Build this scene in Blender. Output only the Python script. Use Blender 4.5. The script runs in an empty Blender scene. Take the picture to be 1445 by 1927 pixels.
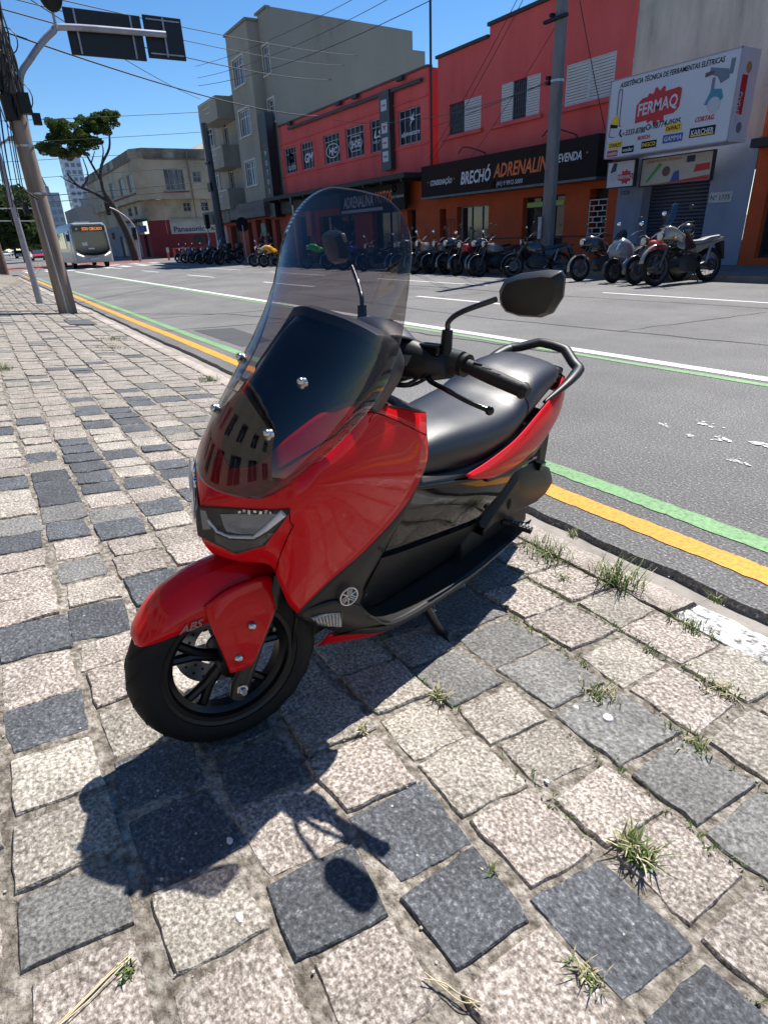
import bpy, bmesh, math, random
from mathutils import Vector, Matrix, noise
random.seed(11)
SC = bpy.context.scene
COL = SC.collection
R = math.radians

# ------------------------------------------------------------------ camera
CAMZ = 1.40
YAW, PITCH, ROLL = R(-58.6), R(25.15), R(-2.9)
fw = Vector((math.sin(YAW)*math.cos(PITCH), math.cos(YAW)*math.cos(PITCH), -math.sin(PITCH)))
r0 = Vector((math.cos(YAW), -math.sin(YAW), 0)); u0 = r0.cross(fw)
rt = r0*math.cos(ROLL) + u0*math.sin(ROLL); up = -r0*math.sin(ROLL) + u0*math.cos(ROLL)
cd = bpy.data.cameras.new('camera'); cam = bpy.data.objects.new('camera', cd); COL.objects.link(cam)
cam.matrix_world = Matrix(((rt.x, up.x, -fw.x, 0), (rt.y, up.y, -fw.y, 0), (rt.z, up.z, -fw.z, CAMZ), (0, 0, 0, 1)))
cd.sensor_fit = 'VERTICAL'; cd.sensor_height = 36; cd.lens = 36*1120/1927
cd.clip_start = 0.05; cd.clip_end = 4000
SC.camera = cam

# ------------------------------------------------------------------ sky, sun, exposure
SUN_EL, SUN_AZ = R(58.5), R(-18)          # azimuth from +Y towards +X
w = bpy.data.worlds.new('World'); SC.world = w; w.use_nodes = True
nt = w.node_tree; nt.nodes.clear()
sky = nt.nodes.new('ShaderNodeTexSky'); sky.sky_type = 'NISHITA'; sky.sun_disc = False
sky.sun_elevation = SUN_EL; sky.sun_rotation = SUN_AZ
sky.altitude = 1200; sky.air_density = 1.0; sky.dust_density = 0.05; sky.ozone_density = 3.5
bg = nt.nodes.new('ShaderNodeBackground'); bg.inputs[1].default_value = 0.093
wo = nt.nodes.new('ShaderNodeOutputWorld')
hsv = nt.nodes.new('ShaderNodeHueSaturation'); hsv.inputs['Saturation'].default_value = 1.22
nt.links.new(sky.outputs[0], hsv.inputs['Color']); nt.links.new(hsv.outputs[0], bg.inputs[0]); nt.links.new(bg.outputs[0], wo.inputs[0])
sd = bpy.data.lights.new('sun', 'SUN'); sd.energy = 5.0; sd.angle = R(0.53); sd.color = (1.0, 0.955, 0.89)
so = bpy.data.objects.new('sun', sd); COL.objects.link(so)
sdir = Vector((math.sin(SUN_AZ)*math.cos(SUN_EL), math.cos(SUN_AZ)*math.cos(SUN_EL), math.sin(SUN_EL)))
so.rotation_euler = (-sdir).to_track_quat('-Z', 'Y').to_euler()
so.location = (0, 0, 30)
vs = SC.view_settings
vs.view_transform = 'Standard'; vs.look = 'None'; vs.exposure = 0.72; vs.gamma = 1.0; vs.use_curve_mapping = False

# ------------------------------------------------------------------ materials
MATS = {}
def ramp(n, stops):
    cr = n.color_ramp
    while len(cr.elements) > 1: cr.elements.remove(cr.elements[-1])
    cr.elements[0].position = stops[0][0]; cr.elements[0].color = (*stops[0][1], 1)
    for p_, c_ in stops[1:]:
        e = cr.elements.new(p_); e.color = (*c_, 1)
def mat(name, col, rough=0.5, metal=0.0, coat=0.0, var=0.0, scale=6.0, bump=0.0, bscale=40.0, col2=None, spec=0.5,
        emit=None, estr=0.0, objvar=0.0, detail=5.0, stops=None, vcoord='Object', coatr=0.05, stretch=None, rvar=0.0, bdist=0.01, macro=0.0, mscale=.4):
    """Procedural Principled material: noise-mottled colour, noise bump, optional clear coat and per-object tint."""
    if name in MATS: return MATS[name]
    m = bpy.data.materials.new(name); m.use_nodes = True; MATS[name] = m
    t = m.node_tree; N = t.nodes; L = t.links
    b = N['Principled BSDF']
    b.inputs['Roughness'].default_value = rough; b.inputs['Metallic'].default_value = metal
    b.inputs['Coat Weight'].default_value = coat; b.inputs['Coat Roughness'].default_value = coatr
    b.inputs['Specular IOR Level'].default_value = spec
    b.inputs['Base Color'].default_value = (*col, 1)
    m.diffuse_color = (*col, 1)
    tc = None
    if var or bump or stops or rvar or objvar:
        tc = N.new('ShaderNodeTexCoord'); src = tc.outputs[vcoord]
        if stretch:
            mp = N.new('ShaderNodeMapping'); mp.inputs['Scale'].default_value = stretch
            L.new(src, mp.inputs[0]); src = mp.outputs[0]
        if objvar:
            oi = N.new('ShaderNodeObjectInfo')
            ad = N.new('ShaderNodeVectorMath'); ad.operation = 'ADD'
            sm = N.new('ShaderNodeVectorMath'); sm.operation = 'SCALE'; sm.inputs['Scale'].default_value = 37.0
            cb = N.new('ShaderNodeCombineXYZ'); L.new(oi.outputs['Random'], cb.inputs[0]); L.new(oi.outputs['Random'], cb.inputs[1])
            L.new(cb.outputs[0], sm.inputs[0]); L.new(src, ad.inputs[0]); L.new(sm.outputs[0], ad.inputs[1]); src = ad.outputs[0]
    if var or stops:
        nz = N.new('ShaderNodeTexNoise'); nz.inputs['Scale'].default_value = scale; nz.inputs['Detail'].default_value = detail
        nz.inputs['Roughness'].default_value = 0.62
        L.new(src, nz.inputs['Vector'])
        rp = N.new('ShaderNodeValToRGB')
        if stops: ramp(rp, stops)
        else:
            c2 = col2 if col2 else tuple(max(0, c*(1-var)) for c in col)
            c3 = tuple(min(1, c*(1+var*0.6)) for c in col)
            ramp(rp, [(0.3, c2), (0.5, col), (0.72, c3)])
        L.new(nz.outputs['Fac'], rp.inputs[0]); out = rp.outputs[0]
        if objvar:
            hs = N.new('ShaderNodeHueSaturation')
            mr = N.new('ShaderNodeMapRange'); mr.inputs[3].default_value = 1-objvar; mr.inputs[4].default_value = 1+objvar
            L.new(oi.outputs['Random'], mr.inputs[0]); L.new(mr.outputs[0], hs.inputs['Value'])
            L.new(out, hs.inputs['Color']); out = hs.outputs[0]
        if macro:
            n4 = N.new('ShaderNodeTexNoise'); n4.inputs['Scale'].default_value = mscale; n4.inputs['Detail'].default_value = 6; n4.inputs['Roughness'].default_value = .65
            L.new(src, n4.inputs['Vector'])
            m4 = N.new('ShaderNodeMapRange'); m4.inputs[1].default_value = .3; m4.inputs[2].default_value = .7; m4.inputs[3].default_value = 1-macro; m4.inputs[4].default_value = 1+macro*.6
            h4 = N.new('ShaderNodeHueSaturation'); L.new(n4.outputs['Fac'], m4.inputs[0]); L.new(m4.outputs[0], h4.inputs['Value']); L.new(out, h4.inputs['Color']); out = h4.outputs[0]
        L.new(out, b.inputs['Base Color'])
    if rvar:
        n3 = N.new('ShaderNodeTexNoise'); n3.inputs['Scale'].default_value = scale*1.7; n3.inputs['Detail'].default_value = 4
        L.new(src, n3.inputs['Vector'])
        m3 = N.new('ShaderNodeMapRange'); m3.inputs[1].default_value = 0.3; m3.inputs[2].default_value = 0.7
        m3.inputs[3].default_value = max(0, rough-rvar); m3.inputs[4].default_value = min(1, rough+rvar)
        L.new(n3.outputs['Fac'], m3.inputs[0]); L.new(m3.outputs[0], b.inputs['Roughness'])
    if bump:
        n2 = N.new('ShaderNodeTexNoise'); n2.inputs['Scale'].default_value = bscale; n2.inputs['Detail'].default_value = 6
        L.new(src, n2.inputs['Vector'])
        bp = N.new('ShaderNodeBump'); bp.inputs['Strength'].default_value = bump; bp.inputs['Distance'].default_value = bdist
        L.new(n2.outputs['Fac'], bp.inputs['Height']); L.new(bp.outputs[0], b.inputs['Normal'])
    if emit:
        b.inputs['Emission Color'].default_value = (*emit, 1); b.inputs['Emission Strength'].default_value = estr
    return m
def screen_mat(name, tint, lo=0.04, rough=0.0, boost=1.0):
    """thin tinted plastic sheet: straight-through tint mixed with a Fresnel mirror"""
    m = bpy.data.materials.new(name); m.use_nodes = True; MATS[name] = m
    t = m.node_tree; N = t.nodes; L = t.links; N.clear()
    o = N.new('ShaderNodeOutputMaterial'); mx = N.new('ShaderNodeMixShader')
    tr = N.new('ShaderNodeBsdfTransparent'); tr.inputs[0].default_value = (*tint, 1)
    gl = N.new('ShaderNodeBsdfGlossy'); gl.inputs['Roughness'].default_value = rough
    lw = N.new('ShaderNodeLayerWeight'); lw.inputs[0].default_value = 0.5      # facing only: same from both sides of the sheet
    pw = N.new('ShaderNodeMath'); pw.operation = 'POWER'; pw.inputs[1].default_value = 4.5
    ml = N.new('ShaderNodeMath'); ml.operation = 'MULTIPLY_ADD'; ml.inputs[1].default_value = 0.75*boost; ml.inputs[2].default_value = lo; ml.use_clamp = True
    L.new(lw.outputs['Facing'], pw.inputs[0]); L.new(pw.outputs[0], ml.inputs[0]); L.new(ml.outputs[0], mx.inputs[0])
    L.new(tr.outputs[0], mx.inputs[1]); L.new(gl.outputs[0], mx.inputs[2]); L.new(mx.outputs[0], o.inputs[0])
    return m

def leaf_mat(name, c1, c2, c3):
    m = mat(name, c2, .6, stops=[(.3, c1), (.5, c2), (.72, c3)], scale=.8, detail=3)
    t = m.node_tree; N = t.nodes; L = t.links; b = N['Principled BSDF']; o = N['Material Output']
    tl = N.new('ShaderNodeBsdfTranslucent'); mx = N.new('ShaderNodeMixShader'); mx.inputs[0].default_value = .45
    L.new(b.inputs['Base Color'].links[0].from_socket, tl.inputs[0])
    L.new(b.outputs[0], mx.inputs[1]); L.new(tl.outputs[0], mx.inputs[2]); L.new(mx.outputs[0], o.inputs[0]); return m

# ------------------------------------------------------------------ mesh helpers
WROOT = set()
def tag(o, label=None, cat=None, group=None, kind=None):
    if label: o['label'] = label
    if cat: o['category'] = cat
    if group: o['group'] = group
    if kind: o['kind'] = kind
    return o
def empty(name, loc=(0, 0, 0), rz=0.0, label=None, cat=None, group=None, world=True):
    o = bpy.data.objects.new(name, None); COL.objects.link(o)
    o.location = loc; o.rotation_euler = (0, 0, rz); o.empty_display_size = 0.2
    if world: WROOT.add(o.name)
    tag(o, label, cat, group); return o
def root_of(o):
    while o.parent: o = o.parent
    return o
class MB:
    def __init__(s): s.v = []; s.f = []; s.m = []
    def add(s, vs, fs, m=0):
        b = len(s.v); s.v += [tuple(x) for x in vs]
        for q in fs: s.f.append(tuple(b+i for i in q)); s.m.append(m)
        return s
    def bx(s, x0, x1, y0, y1, z0, z1, m=0):
        v = [(x, y, z) for z in (z0, z1) for y in (y0, y1) for x in (x0, x1)]
        return s.add(v, [(0, 2, 3, 1), (4, 5, 7, 6), (0, 1, 5, 4), (2, 6, 7, 3), (0, 4, 6, 2), (1, 3, 7, 5)], m)
    def box(s, c, size, M=None, m=0):
        hx, hy, hz = [q/2 for q in size]
        v = [Vector((x, y, z)) for z in (-hz, hz) for y in (-hy, hy) for x in (-hx, hx)]
        if M: v = [M @ q for q in v]
        v = [q+Vector(c) for q in v]
        return s.add(v, [(0, 2, 3, 1), (4, 5, 7, 6), (0, 1, 5, 4), (2, 6, 7, 3), (0, 4, 6, 2), (1, 3, 7, 5)], m)
    def loft(s, rings, closed=True, cap=True, m=0):
        n = len(rings[0]); b = len(s.v)
        for r_ in rings: s.v += [tuple(q) for q in r_]
        for i in range(len(rings)-1):
            for j in range(n if closed else n-1):
                a = b+i*n+j; c = b+i*n+(j+1) % n
                s.f.append((a, c, c+n, a+n)); s.m.append(m)
        if cap and closed:
            s.f.append(tuple(b+j for j in reversed(range(n)))); s.m.append(m)
            s.f.append(tuple(b+(len(rings)-1)*n+j for j in range(n))); s.m.append(m)
        return s
    def tube(s, pts, r, n=8, m=0, cap=True, flat=1.0):
        pts = [Vector(p) for p in pts]; rs = r if isinstance(r, (list, tuple)) else [r]*len(pts)
        rings = []; prev = None
        for i, p in enumerate(pts):
            d = (pts[min(i+1, len(pts)-1)]-pts[max(i-1, 0)]).normalized()
            if prev is None:
                a = d.orthogonal().normalized() if abs(d.z) > 0.99 else d.cross(Vector((0, 0, 1))).normalized()
            else: a = (prev-d*prev.dot(d)).normalized()
            prev = a; b = d.cross(a)
            rings.append([p+a*math.cos(2*math.pi*k/n)*rs[i]+b*math.sin(2*math.pi*k/n)*rs[i]*flat for k in range(n)])
        return s.loft(rings, True, cap, m)
    def lathe(s, prof, c=(0, 0, 0), axis='Z', n=24, m=0, closed=False):
        """prof: (radius, height) pairs around an axis through c"""
        def pt(r_, h, t):
            a, b = r_*math.cos(t), r_*math.sin(t)
            q = {'Z': (a, b, h), 'Y': (a, h, b), 'X': (h, a, b)}[axis]
            return (q[0]+c[0], q[1]+c[1], q[2]+c[2])
        rings = [[pt(r_, h, 2*math.pi*k/n) for k in range(n)] for r_, h in prof]
        if closed: rings.append(rings[0])
        return s.loft(rings, True, not closed, m)
    def grid(s, rows, m=0, flip=False):
        b = len(s.v); n = len(rows[0])
        for r_ in rows: s.v += [tuple(q) for q in r_]
        for i in range(len(rows)-1):
            for j in range(n-1):
                q = (b+i*n+j, b+i*n+j+1, b+(i+1)*n+j+1, b+(i+1)*n+j)
                s.f.append(q[::-1] if flip else q); s.m.append(m)
        return s
    def prism(s, poly, a0, a1, plane='XZ', m=0):
        """poly of 2-D points swept from a0 to a1 along the third axis"""
        def P(q, a):
            return {'XZ': (q[0], a, q[1]), 'XY': (q[0], q[1], a), 'YZ': (a, q[0], q[1])}[plane]
        n = len(poly); v = [P(q, a0) for q in poly]+[P(q, a1) for q in poly]
        fs = [tuple(range(n)), tuple(range(2*n-1, n-1, -1))]+[(i, i+n, (i+1) % n+n, (i+1) % n) for i in range(n)]
        return s.add(v, fs, m)
    def ball(s, c, r, n=12, k=8, sc=(1, 1, 1), m=0):
        rings = [[(c[0]+r*sc[0]*math.sin(math.pi*i/k)*math.cos(2*math.pi*j/n), c[1]+r*sc[1]*math.sin(math.pi*i/k)*math.sin(2*math.pi*j/n),
                   c[2]-r*sc[2]*math.cos(math.pi*i/k)) for j in range(n)] for i in range(1, k)]
        return s.loft(rings, True, True, m)
    def xf(s, fn): s.v = [tuple(fn(Vector(q))) for q in s.v]; return s
    def mirror(s):
        b = len(s.v); s.v += [(x, -y, z) for x, y, z in s.v]; nf = [tuple(b+i for i in q[::-1]) for q in s.f]
        s.f += nf; s.m += s.m[:]; return s
    def mesh(s, name, mats, smooth=None, fixn=True):
        me = bpy.data.meshes.new(name); me.from_pydata([tuple(q) for q in s.v], [], s.f)
        for q in (mats if isinstance(mats, (list, tuple)) else [mats]): me.materials.append(q)
        if any(s.m): me.polygons.foreach_set('material_index', s.m)
        if fixn:
            bm = bmesh.new(); bm.from_mesh(me); bmesh.ops.recalc_face_normals(bm, faces=bm.faces); bm.to_mesh(me); bm.free()
        if smooth:
            me.polygons.foreach_set('use_smooth', [True]*len(me.polygons)); me.set_sharp_from_angle(angle=R(smooth))
        me.update(); return me
    def build(s, name, mats, parent=None, smooth=None, bevel=0, solid=0, rim=None, fixn=True, subd=0):
        if parent is not None:
            rt_ = root_of(parent)
            if rt_.name in WROOT:
                l = rt_.location; s.v = [(x-l.x, y-l.y, z-l.z) for x, y, z in s.v]
        me = s.mesh(name, mats, smooth, fixn)
        o = bpy.data.objects.new(name, me); COL.objects.link(o)
        if parent is not None: o.parent = parent
        if solid:
            k = o.modifiers.new('solid', 'SOLIDIFY'); k.thickness = abs(solid); k.offset = -1 if solid > 0 else 1
            if rim is not None: k.material_offset_rim = rim
        if bevel:
            k = o.modifiers.new('bevel', 'BEVEL'); k.width = bevel; k.segments = 2; k.limit_method = 'ANGLE'; k.angle_limit = R(40)
        if subd:
            k = o.modifiers.new('sub', 'SUBSURF'); k.levels = subd; k.render_levels = subd
        return o
def cr(P, n):
    P = [Vector(p) for p in P]; out = []
    for i in range(len(P)-1):
        p0 = P[i-1] if i else P[0]*2-P[1]; p1 = P[i]; p2 = P[i+1]; p3 = P[i+2] if i+2 < len(P) else P[-1]*2-P[-2]
        for k in range(n):
            t = k/n
            out.append(0.5*((2*p1)+(p2-p0)*t+(2*p0-5*p1+4*p2-p3)*t*t+(3*p1-p0-3*p2+p3)*t**3))
    out.append(P[-1]); return out
def csurf(G, nu=5, nv=5):
    rows = [cr(r_, nu) for r_ in G]
    cols = [cr([rw[j] for rw in rows], nv) for j in range(len(rows[0]))]
    return [[c[i] for c in cols] for i in range(len(cols[0]))]
def sheet(name, pts, z, m, kind='structure'):
    mb = MB(); mb.add([(x, y, z) for x, y in pts], [tuple(range(len(pts)))])
    o = mb.build(name, m, fixn=False); o['kind'] = kind; return o
def text(name, s, x, y, z, size, m, parent=None, align='CENTER', wid=None, shear=0.0, bold=0.0, face='-Y', th=0.004, vert=False, rot=0.0, spacing=1.0):
    """lettering as a thin mesh; face '-Y' reads from the street, '+X' reads from +X; (x,y,z) = baseline anchor"""
    cu = bpy.data.curves.new('t', 'FONT'); cu.body = s; cu.size = size; cu.align_x = align; cu.resolution_u = 2
    cu.shear = shear; cu.offset = bold*size; cu.extrude = th/2; cu.space_character = spacing
    if vert: cu.space_line = 0.95
    o = bpy.data.objects.new('t', cu); COL.objects.link(o)
    dg = bpy.context.evaluated_depsgraph_get(); me = bpy.data.meshes.new_from_object(o.evaluated_get(dg))
    bpy.data.objects.remove(o); bpy.data.curves.remove(cu)
    xs = [v.co.x for v in me.vertices] or [0]; sx = 1.0
    if wid: sx = wid/(max(xs)-min(xs)+1e-9)
    off = root_of(parent).location if parent is not None and root_of(parent).name in WROOT else Vector((0, 0, 0))
    c_, s_ = math.cos(rot), math.sin(rot)
    for v in me.vertices:
        a, b, e = v.co.x*sx, v.co.y, v.co.z
        a, b = a*c_-b*s_, a*s_+b*c_
        if face == '-Y': q = (x+a, y-e, z+b)
        elif face == '+X': q = (x+e, y+a, z+b)
        v.co = Vector(q)-off
    me.materials.clear(); me.materials.append(m)
    o = bpy.data.objects.new(name, me); COL.objects.link(o)
    if parent is not None: o.parent = parent
    return o
def copy_tree(o, parent=None):
    c = o.copy(); COL.objects.link(c); c.parent = parent
    for ch in list(o.children): copy_tree(ch, c)
    return c
# pavement slope on the near side: falls towards the kerb
YK, ZK, PB = 2.05, 0.02, -0.10
def pav(y): return ZK+PB*(y-YK)
# ------------------------------------------------------------------ shared materials
M_asph = mat('asphalt', (.085, .083, .082), .85, stops=[(.30, (.065, .063, .062)), (.45, (.13, .127, .123)), (.55, (.175, .17, .165)), (.62, (.29, .28, .27)), (.68, (.55, .54, .53))], scale=70, detail=6, bump=1.0, bscale=70, bdist=.018, macro=.30, mscale=.55)
M_asph_far = mat('asphalt_plain', (.095, .094, .094), .85, var=.25, scale=.6, bump=.1, bscale=30)
M_conc = mat('gutter_concrete', (.26, .235, .205), .9, var=.35, scale=6, bump=.4, bscale=50)
M_yel = mat('yellow_paint', (.75, .27, .012), .7, stops=[(.30, (.12, .10, .08)), (.39, (.60, .23, .02)), (.6, (.82, .32, .02))], scale=48, macro=.15, mscale=1.5, bump=.4, bscale=95)
M_grn = mat('green_paint', (.15, .33, .12), .7, stops=[(.30, (.10, .11, .09)), (.41, (.13, .27, .105)), (.65, (.21, .39, .18))], scale=45, macro=.2, mscale=1.5, bump=.4, bscale=95)
M_wht = mat('white_paint', (.7, .7, .68), .7, stops=[(.34, (.14, .14, .14)), (.43, (.55, .55, .54)), (.7, (.74, .74, .72))], scale=40, bump=.3, bscale=95)
M_mort = mat('joint_mortar', (.30, .265, .22), .95, stops=[(.30, (.06, .048, .036)), (.43, (.15, .127, .10)), (.54, (.265, .235, .195)), (.68, (.44, .40, .35))], scale=42, detail=10, bump=1.0, bscale=60, bdist=.02, macro=.35, mscale=1.2)
def granite(name, stops, ov=.16):
    m = mat(name, stops[2][1], .82, stops=stops, scale=112, detail=9, bump=1.0, bscale=62, bdist=.013, objvar=ov, macro=.30, mscale=7)
    return m
M_pink = granite('pink_granite', [(.34, (.10, .082, .068)), (.43, (.20, .168, .142)), (.52, (.32, .275, .238)), (.62, (.53, .475, .43))], .20)
M_pale = granite('pale_granite', [(.34, (.11, .095, .077)), (.43, (.215, .19, .155)), (.53, (.33, .297, .252)), (.63, (.52, .48, .425))], .20)
M_grey = granite('grey_granite', [(.32, (.07, .067, .062)), (.45, (.135, .13, .122)), (.56, (.205, .20, .19)), (.70, (.32, .31, .295))])
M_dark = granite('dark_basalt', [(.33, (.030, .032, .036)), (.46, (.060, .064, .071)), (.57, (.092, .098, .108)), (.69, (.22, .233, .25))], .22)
M_grass = mat('grass', (.10, .16, .035), .7, var=.5, scale=9, col2=(.16, .15, .05))
M_straw = mat('straw', (.55, .47, .30), .8, var=.3)
M_black = mat('black_plastic', (.008, .008, .0085), .5, spec=.3, bump=.15, bscale=400, bdist=.002)
M_dgloss = mat('gloss_black', (.003, .003, .0035), .06, spec=.42, var=.01)
M_glass = mat('window_glass', (.02, .026, .034), .06, var=.4, scale=.7, spec=.8)
M_dim = mat('dark_interior', (.012, .011, .012), .6, var=.5, scale=1.5)
M_wframe = mat('white_frame', (.50, .51, .53), .5, var=.15)
M_gframe = mat('grey_frame', (.32, .33, .35), .45, var=.2)
M_redwall = mat('red_wall', (.63, .085, .078), .85, stops=[(.25, (.44, .055, .053)), (.45, (.63, .085, .078)), (.75, (.70, .12, .108))], scale=.8, detail=10, stretch=(1, 1, .35), bump=.15, bscale=14, macro=.15, mscale=.3)
M_orange = mat('orange_wall', (.43, .066, .013), .8, stops=[(.25, (.30, .042, .010)), (.5, (.43, .066, .013)), (.75, (.50, .085, .018))], scale=1.0, detail=8, bump=.12, bscale=14)
M_black_t = mat('black_trim', (.02, .02, .023), .6, var=.4, scale=2)
M_steel = mat('steel', (.42, .42, .43), .35, metal=.9, var=.2)
M_sw = mat('sign_white', (.52, .54, .60), .5, var=.05, scale=.8)
M_sred = mat('sign_red', (.45, .015, .02), .5)
M_sdk = mat('sign_charcoal', (.016, .015, .015), .7, var=.2, scale=.6, spec=.2)
M_sblue = mat('sign_navy', (.01, .02, .06), .5)
M_sor = mat('sign_orange', (.62, .12, .02), .5)
M_syel = mat('sign_yellow', (.72, .48, .02), .5)
M_sbl = mat('sign_blue', (.02, .07, .30), .5)
M_steal = mat('sign_teal', (.04, .22, .30), .5)
M_sgreen = mat('sign_green', (.03, .30, .08), .5)
M_roof = mat('roof_sheet', (.22, .22, .21), .9, var=.3, scale=.6)
# ------------------------------------------------------------------ ground, road, pavements
sheet('ground', [(-1500, -900), (600, -900), (600, 1500), (-1500, 1500)], -0.09, mat('ground_earth', (.12, .115, .10), .95, var=.4, scale=.05))
def wob(x, s, a): return a*noise.noise(Vector((x*s, 3.1, 7.7)))+a*.5*noise.noise(Vector((x*s*3.7, 9.1, 1.7)))
mb = MB(); xs = [8-.06*i for i in range(int(14/.06))]+[-6-.25*i for i in range(1, 165)]
edge = [(x, 2.235+wob(x, 1.3, .035)+wob(x, 9, .012)) for x in xs]
top = [(x, y, 0) for x, y in edge]; bot = [(x, y-.02, -.085) for x, y in edge]; far = [(x, 14.8, 0) for x, y in edge]
mb.grid([bot, top, far])
xe = edge[-1][0]
mb.add([(xe, -40, 0), (xe, 14.8, 0), (xe, 60, 0), (-71.5, 60, 0), (-71.5, -40, 0), (-71.5, 14.8, 0), (-71.5, 1.5, 0), (-900, 1.5, 0), (-900, 14.8, 0)],
       [(0, 2, 3, 4), (6, 5, 8, 7)])
mb.build('road', M_asph, fixn=False)['kind'] = 'structure'
M_crack = mat('tar_crack', (.025, .025, .026), .8, var=.3, scale=30)
def ribbon(name, pts, wd, z, m, kind='structure', jit=0.0):
    mb = MB(); a = []; b = []
    for i, (x, y) in enumerate(pts):
        d = Vector((pts[min(i+1, len(pts)-1)][0]-pts[max(i-1, 0)][0], pts[min(i+1, len(pts)-1)][1]-pts[max(i-1, 0)][1])).normalized()
        h = wd/2
        a.append((x-d.y*(h+random.uniform(-jit, jit)), y+d.x*(h+random.uniform(-jit, jit)), z)); b.append((x+d.y*(h+random.uniform(-jit, jit)), y-d.x*(h+random.uniform(-jit, jit)), z))
    mb.grid([a, b]); o = mb.build(name, m, fixn=False); o['kind'] = kind; return o
def dense(x0, x1, st): 
    n = max(2, int(abs(x1-x0)/st)); return [x0+(x1-x0)*i/n for i in range(n+1)]
ribbon('yellow_line', [(x, 2.475+wob(x, .15, .03)) for x in dense(6, -8, .05)+dense(-8.2, -46, .3)], .135, .004, M_yel, jit=.006)
ribbon('green_line', [(x, 2.745+wob(x, .1, .02)) for x in dense(6, -8, .05)+dense(-8.2, -46, .3)], .13, .004, M_grn, jit=.006)
wl = [(x, 5.92+(x+3)*.009) for x in dense(8, -46, .4)]
ribbon('white_line', wl, .17, .004, M_wht, jit=.008)
ribbon('green_line', [(x, y-.22) for x, y in wl], .10, .004, M_grn, jit=.01)
for k in range(8):
    x = 1.0-9.2*k
    ribbon('lane_dash', [(q, 8.62+.02*(q+10)*.5) for q in dense(x, x-3.9, .4)], .12, .004, M_wht, jit=.005)
for k in range(6):
    x = -3.5-9.2*k
    ribbon('lane_dash', [(q, 11.3) for q in dense(x, x-5.5, .5)], .10, .004, M_wht, jit=.005)
for k in range(9):
    ribbon('crossing_bar', [(-52.0, 3.2+k*1.25), (-48.6, 3.2+k*1.25)], .5, .004, M_wht)
for k in range(7):
    ribbon('crossing_bar', [(-56+.0, 3.4+k*1.55), (-54.6, 3.4+k*1.55)], .7, .004, M_wht)
sheet('red_crossing', [(-57.5, 1.8), (-57.5, 14.6), (-71, 14.6), (-71, 1.8)], .003, mat('red_asphalt', (.22, .09, .075), .9, var=.3, scale=1.2))
# worn remains of a painted symbol in the cycle lane
mb = MB()
for (x, y, a, b) in [(-2.53, 4.02, .05, .03), (-2.34, 4.25, .10, .05), (-2.27, 3.93, .07, .025), (-2.06, 4.02, .11, .05), (-1.83, 4.12, .14, .06), (-1.78, 3.70, .09, .03), (-1.6, 4.3, .13, .05)]:
    for q in range(16):
        cx, cy = x+random.gauss(0, .45)*a, y+random.gauss(0, .5)*b; n = 9; sx = a*random.uniform(.06, .30); sy = b*random.uniform(.1, .38)
        mb.add([(cx+sx*math.cos(6.283*k/n)*random.uniform(.4, 1.3), cy+sy*math.sin(6.283*k/n)*random.uniform(.4, 1.3), .004+.0002*q) for k in range(n)], [tuple(range(n))])
mb.build('worn_marking', M_wht, fixn=False)['kind'] = 'structure'
def crack(pts, wd):
    P = []
    for i in range(len(pts)-1):
        (x0, y0), (x1, y1) = pts[i], pts[i+1]; n = 14
        for k in range(n): t = k/n; P.append((x0+(x1-x0)*t+random.uniform(-.03, .03), y0+(y1-y0)*t+random.uniform(-.03, .03)))
    P.append(pts[-1]); ribbon('road_crack', P, wd, .004, M_crack, jit=wd*.3)
crack([(-15, 2.6), (-12.8, 4.2), (-8.6, 5.3), (-5, 5.6)], .035); crack([(-13.5, 2.6), (-12.6, 5.2)], .03); crack([(-11.3, 2.5), (-10.2, 5.3)], .03); crack([(-9.4, 2.9), (-8.4, 5.3)], .025)
crack([(-16, 7.2), (-8, 7.1), (-3, 7.6)], .025); crack([(-20, 10.2), (-9, 10.4), (-4, 10.7)], .03); crack([(-12, 7.1), (-11.3, 9.9)], .02); crack([(-5.5, 7.3), (-5, 10.2)], .02)
sheet('asphalt_patch', [(-10.9, 2.95), (-10.6, 3.55), (-8.7, 3.5), (-8.5, 2.95)], .003, mat('patch_asphalt', (.06, .06, .064), .9, var=.3, scale=40))
# gutter
mb = MB(); gx = dense(6, -46, .2)
mb.grid([[(x, 2.26, -.045+wob(x, 2, .006)) for x in gx], [(x, 2.16, -.03+wob(x, 2.2, .006)) for x in gx], [(x, 2.065, -.012+wob(x, 1.7, .005)) for x in gx], [(x, 2.05, -.02) for x in gx]])
mb.build('gutter', M_conc, smooth=60)['kind'] = 'structure'
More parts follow.
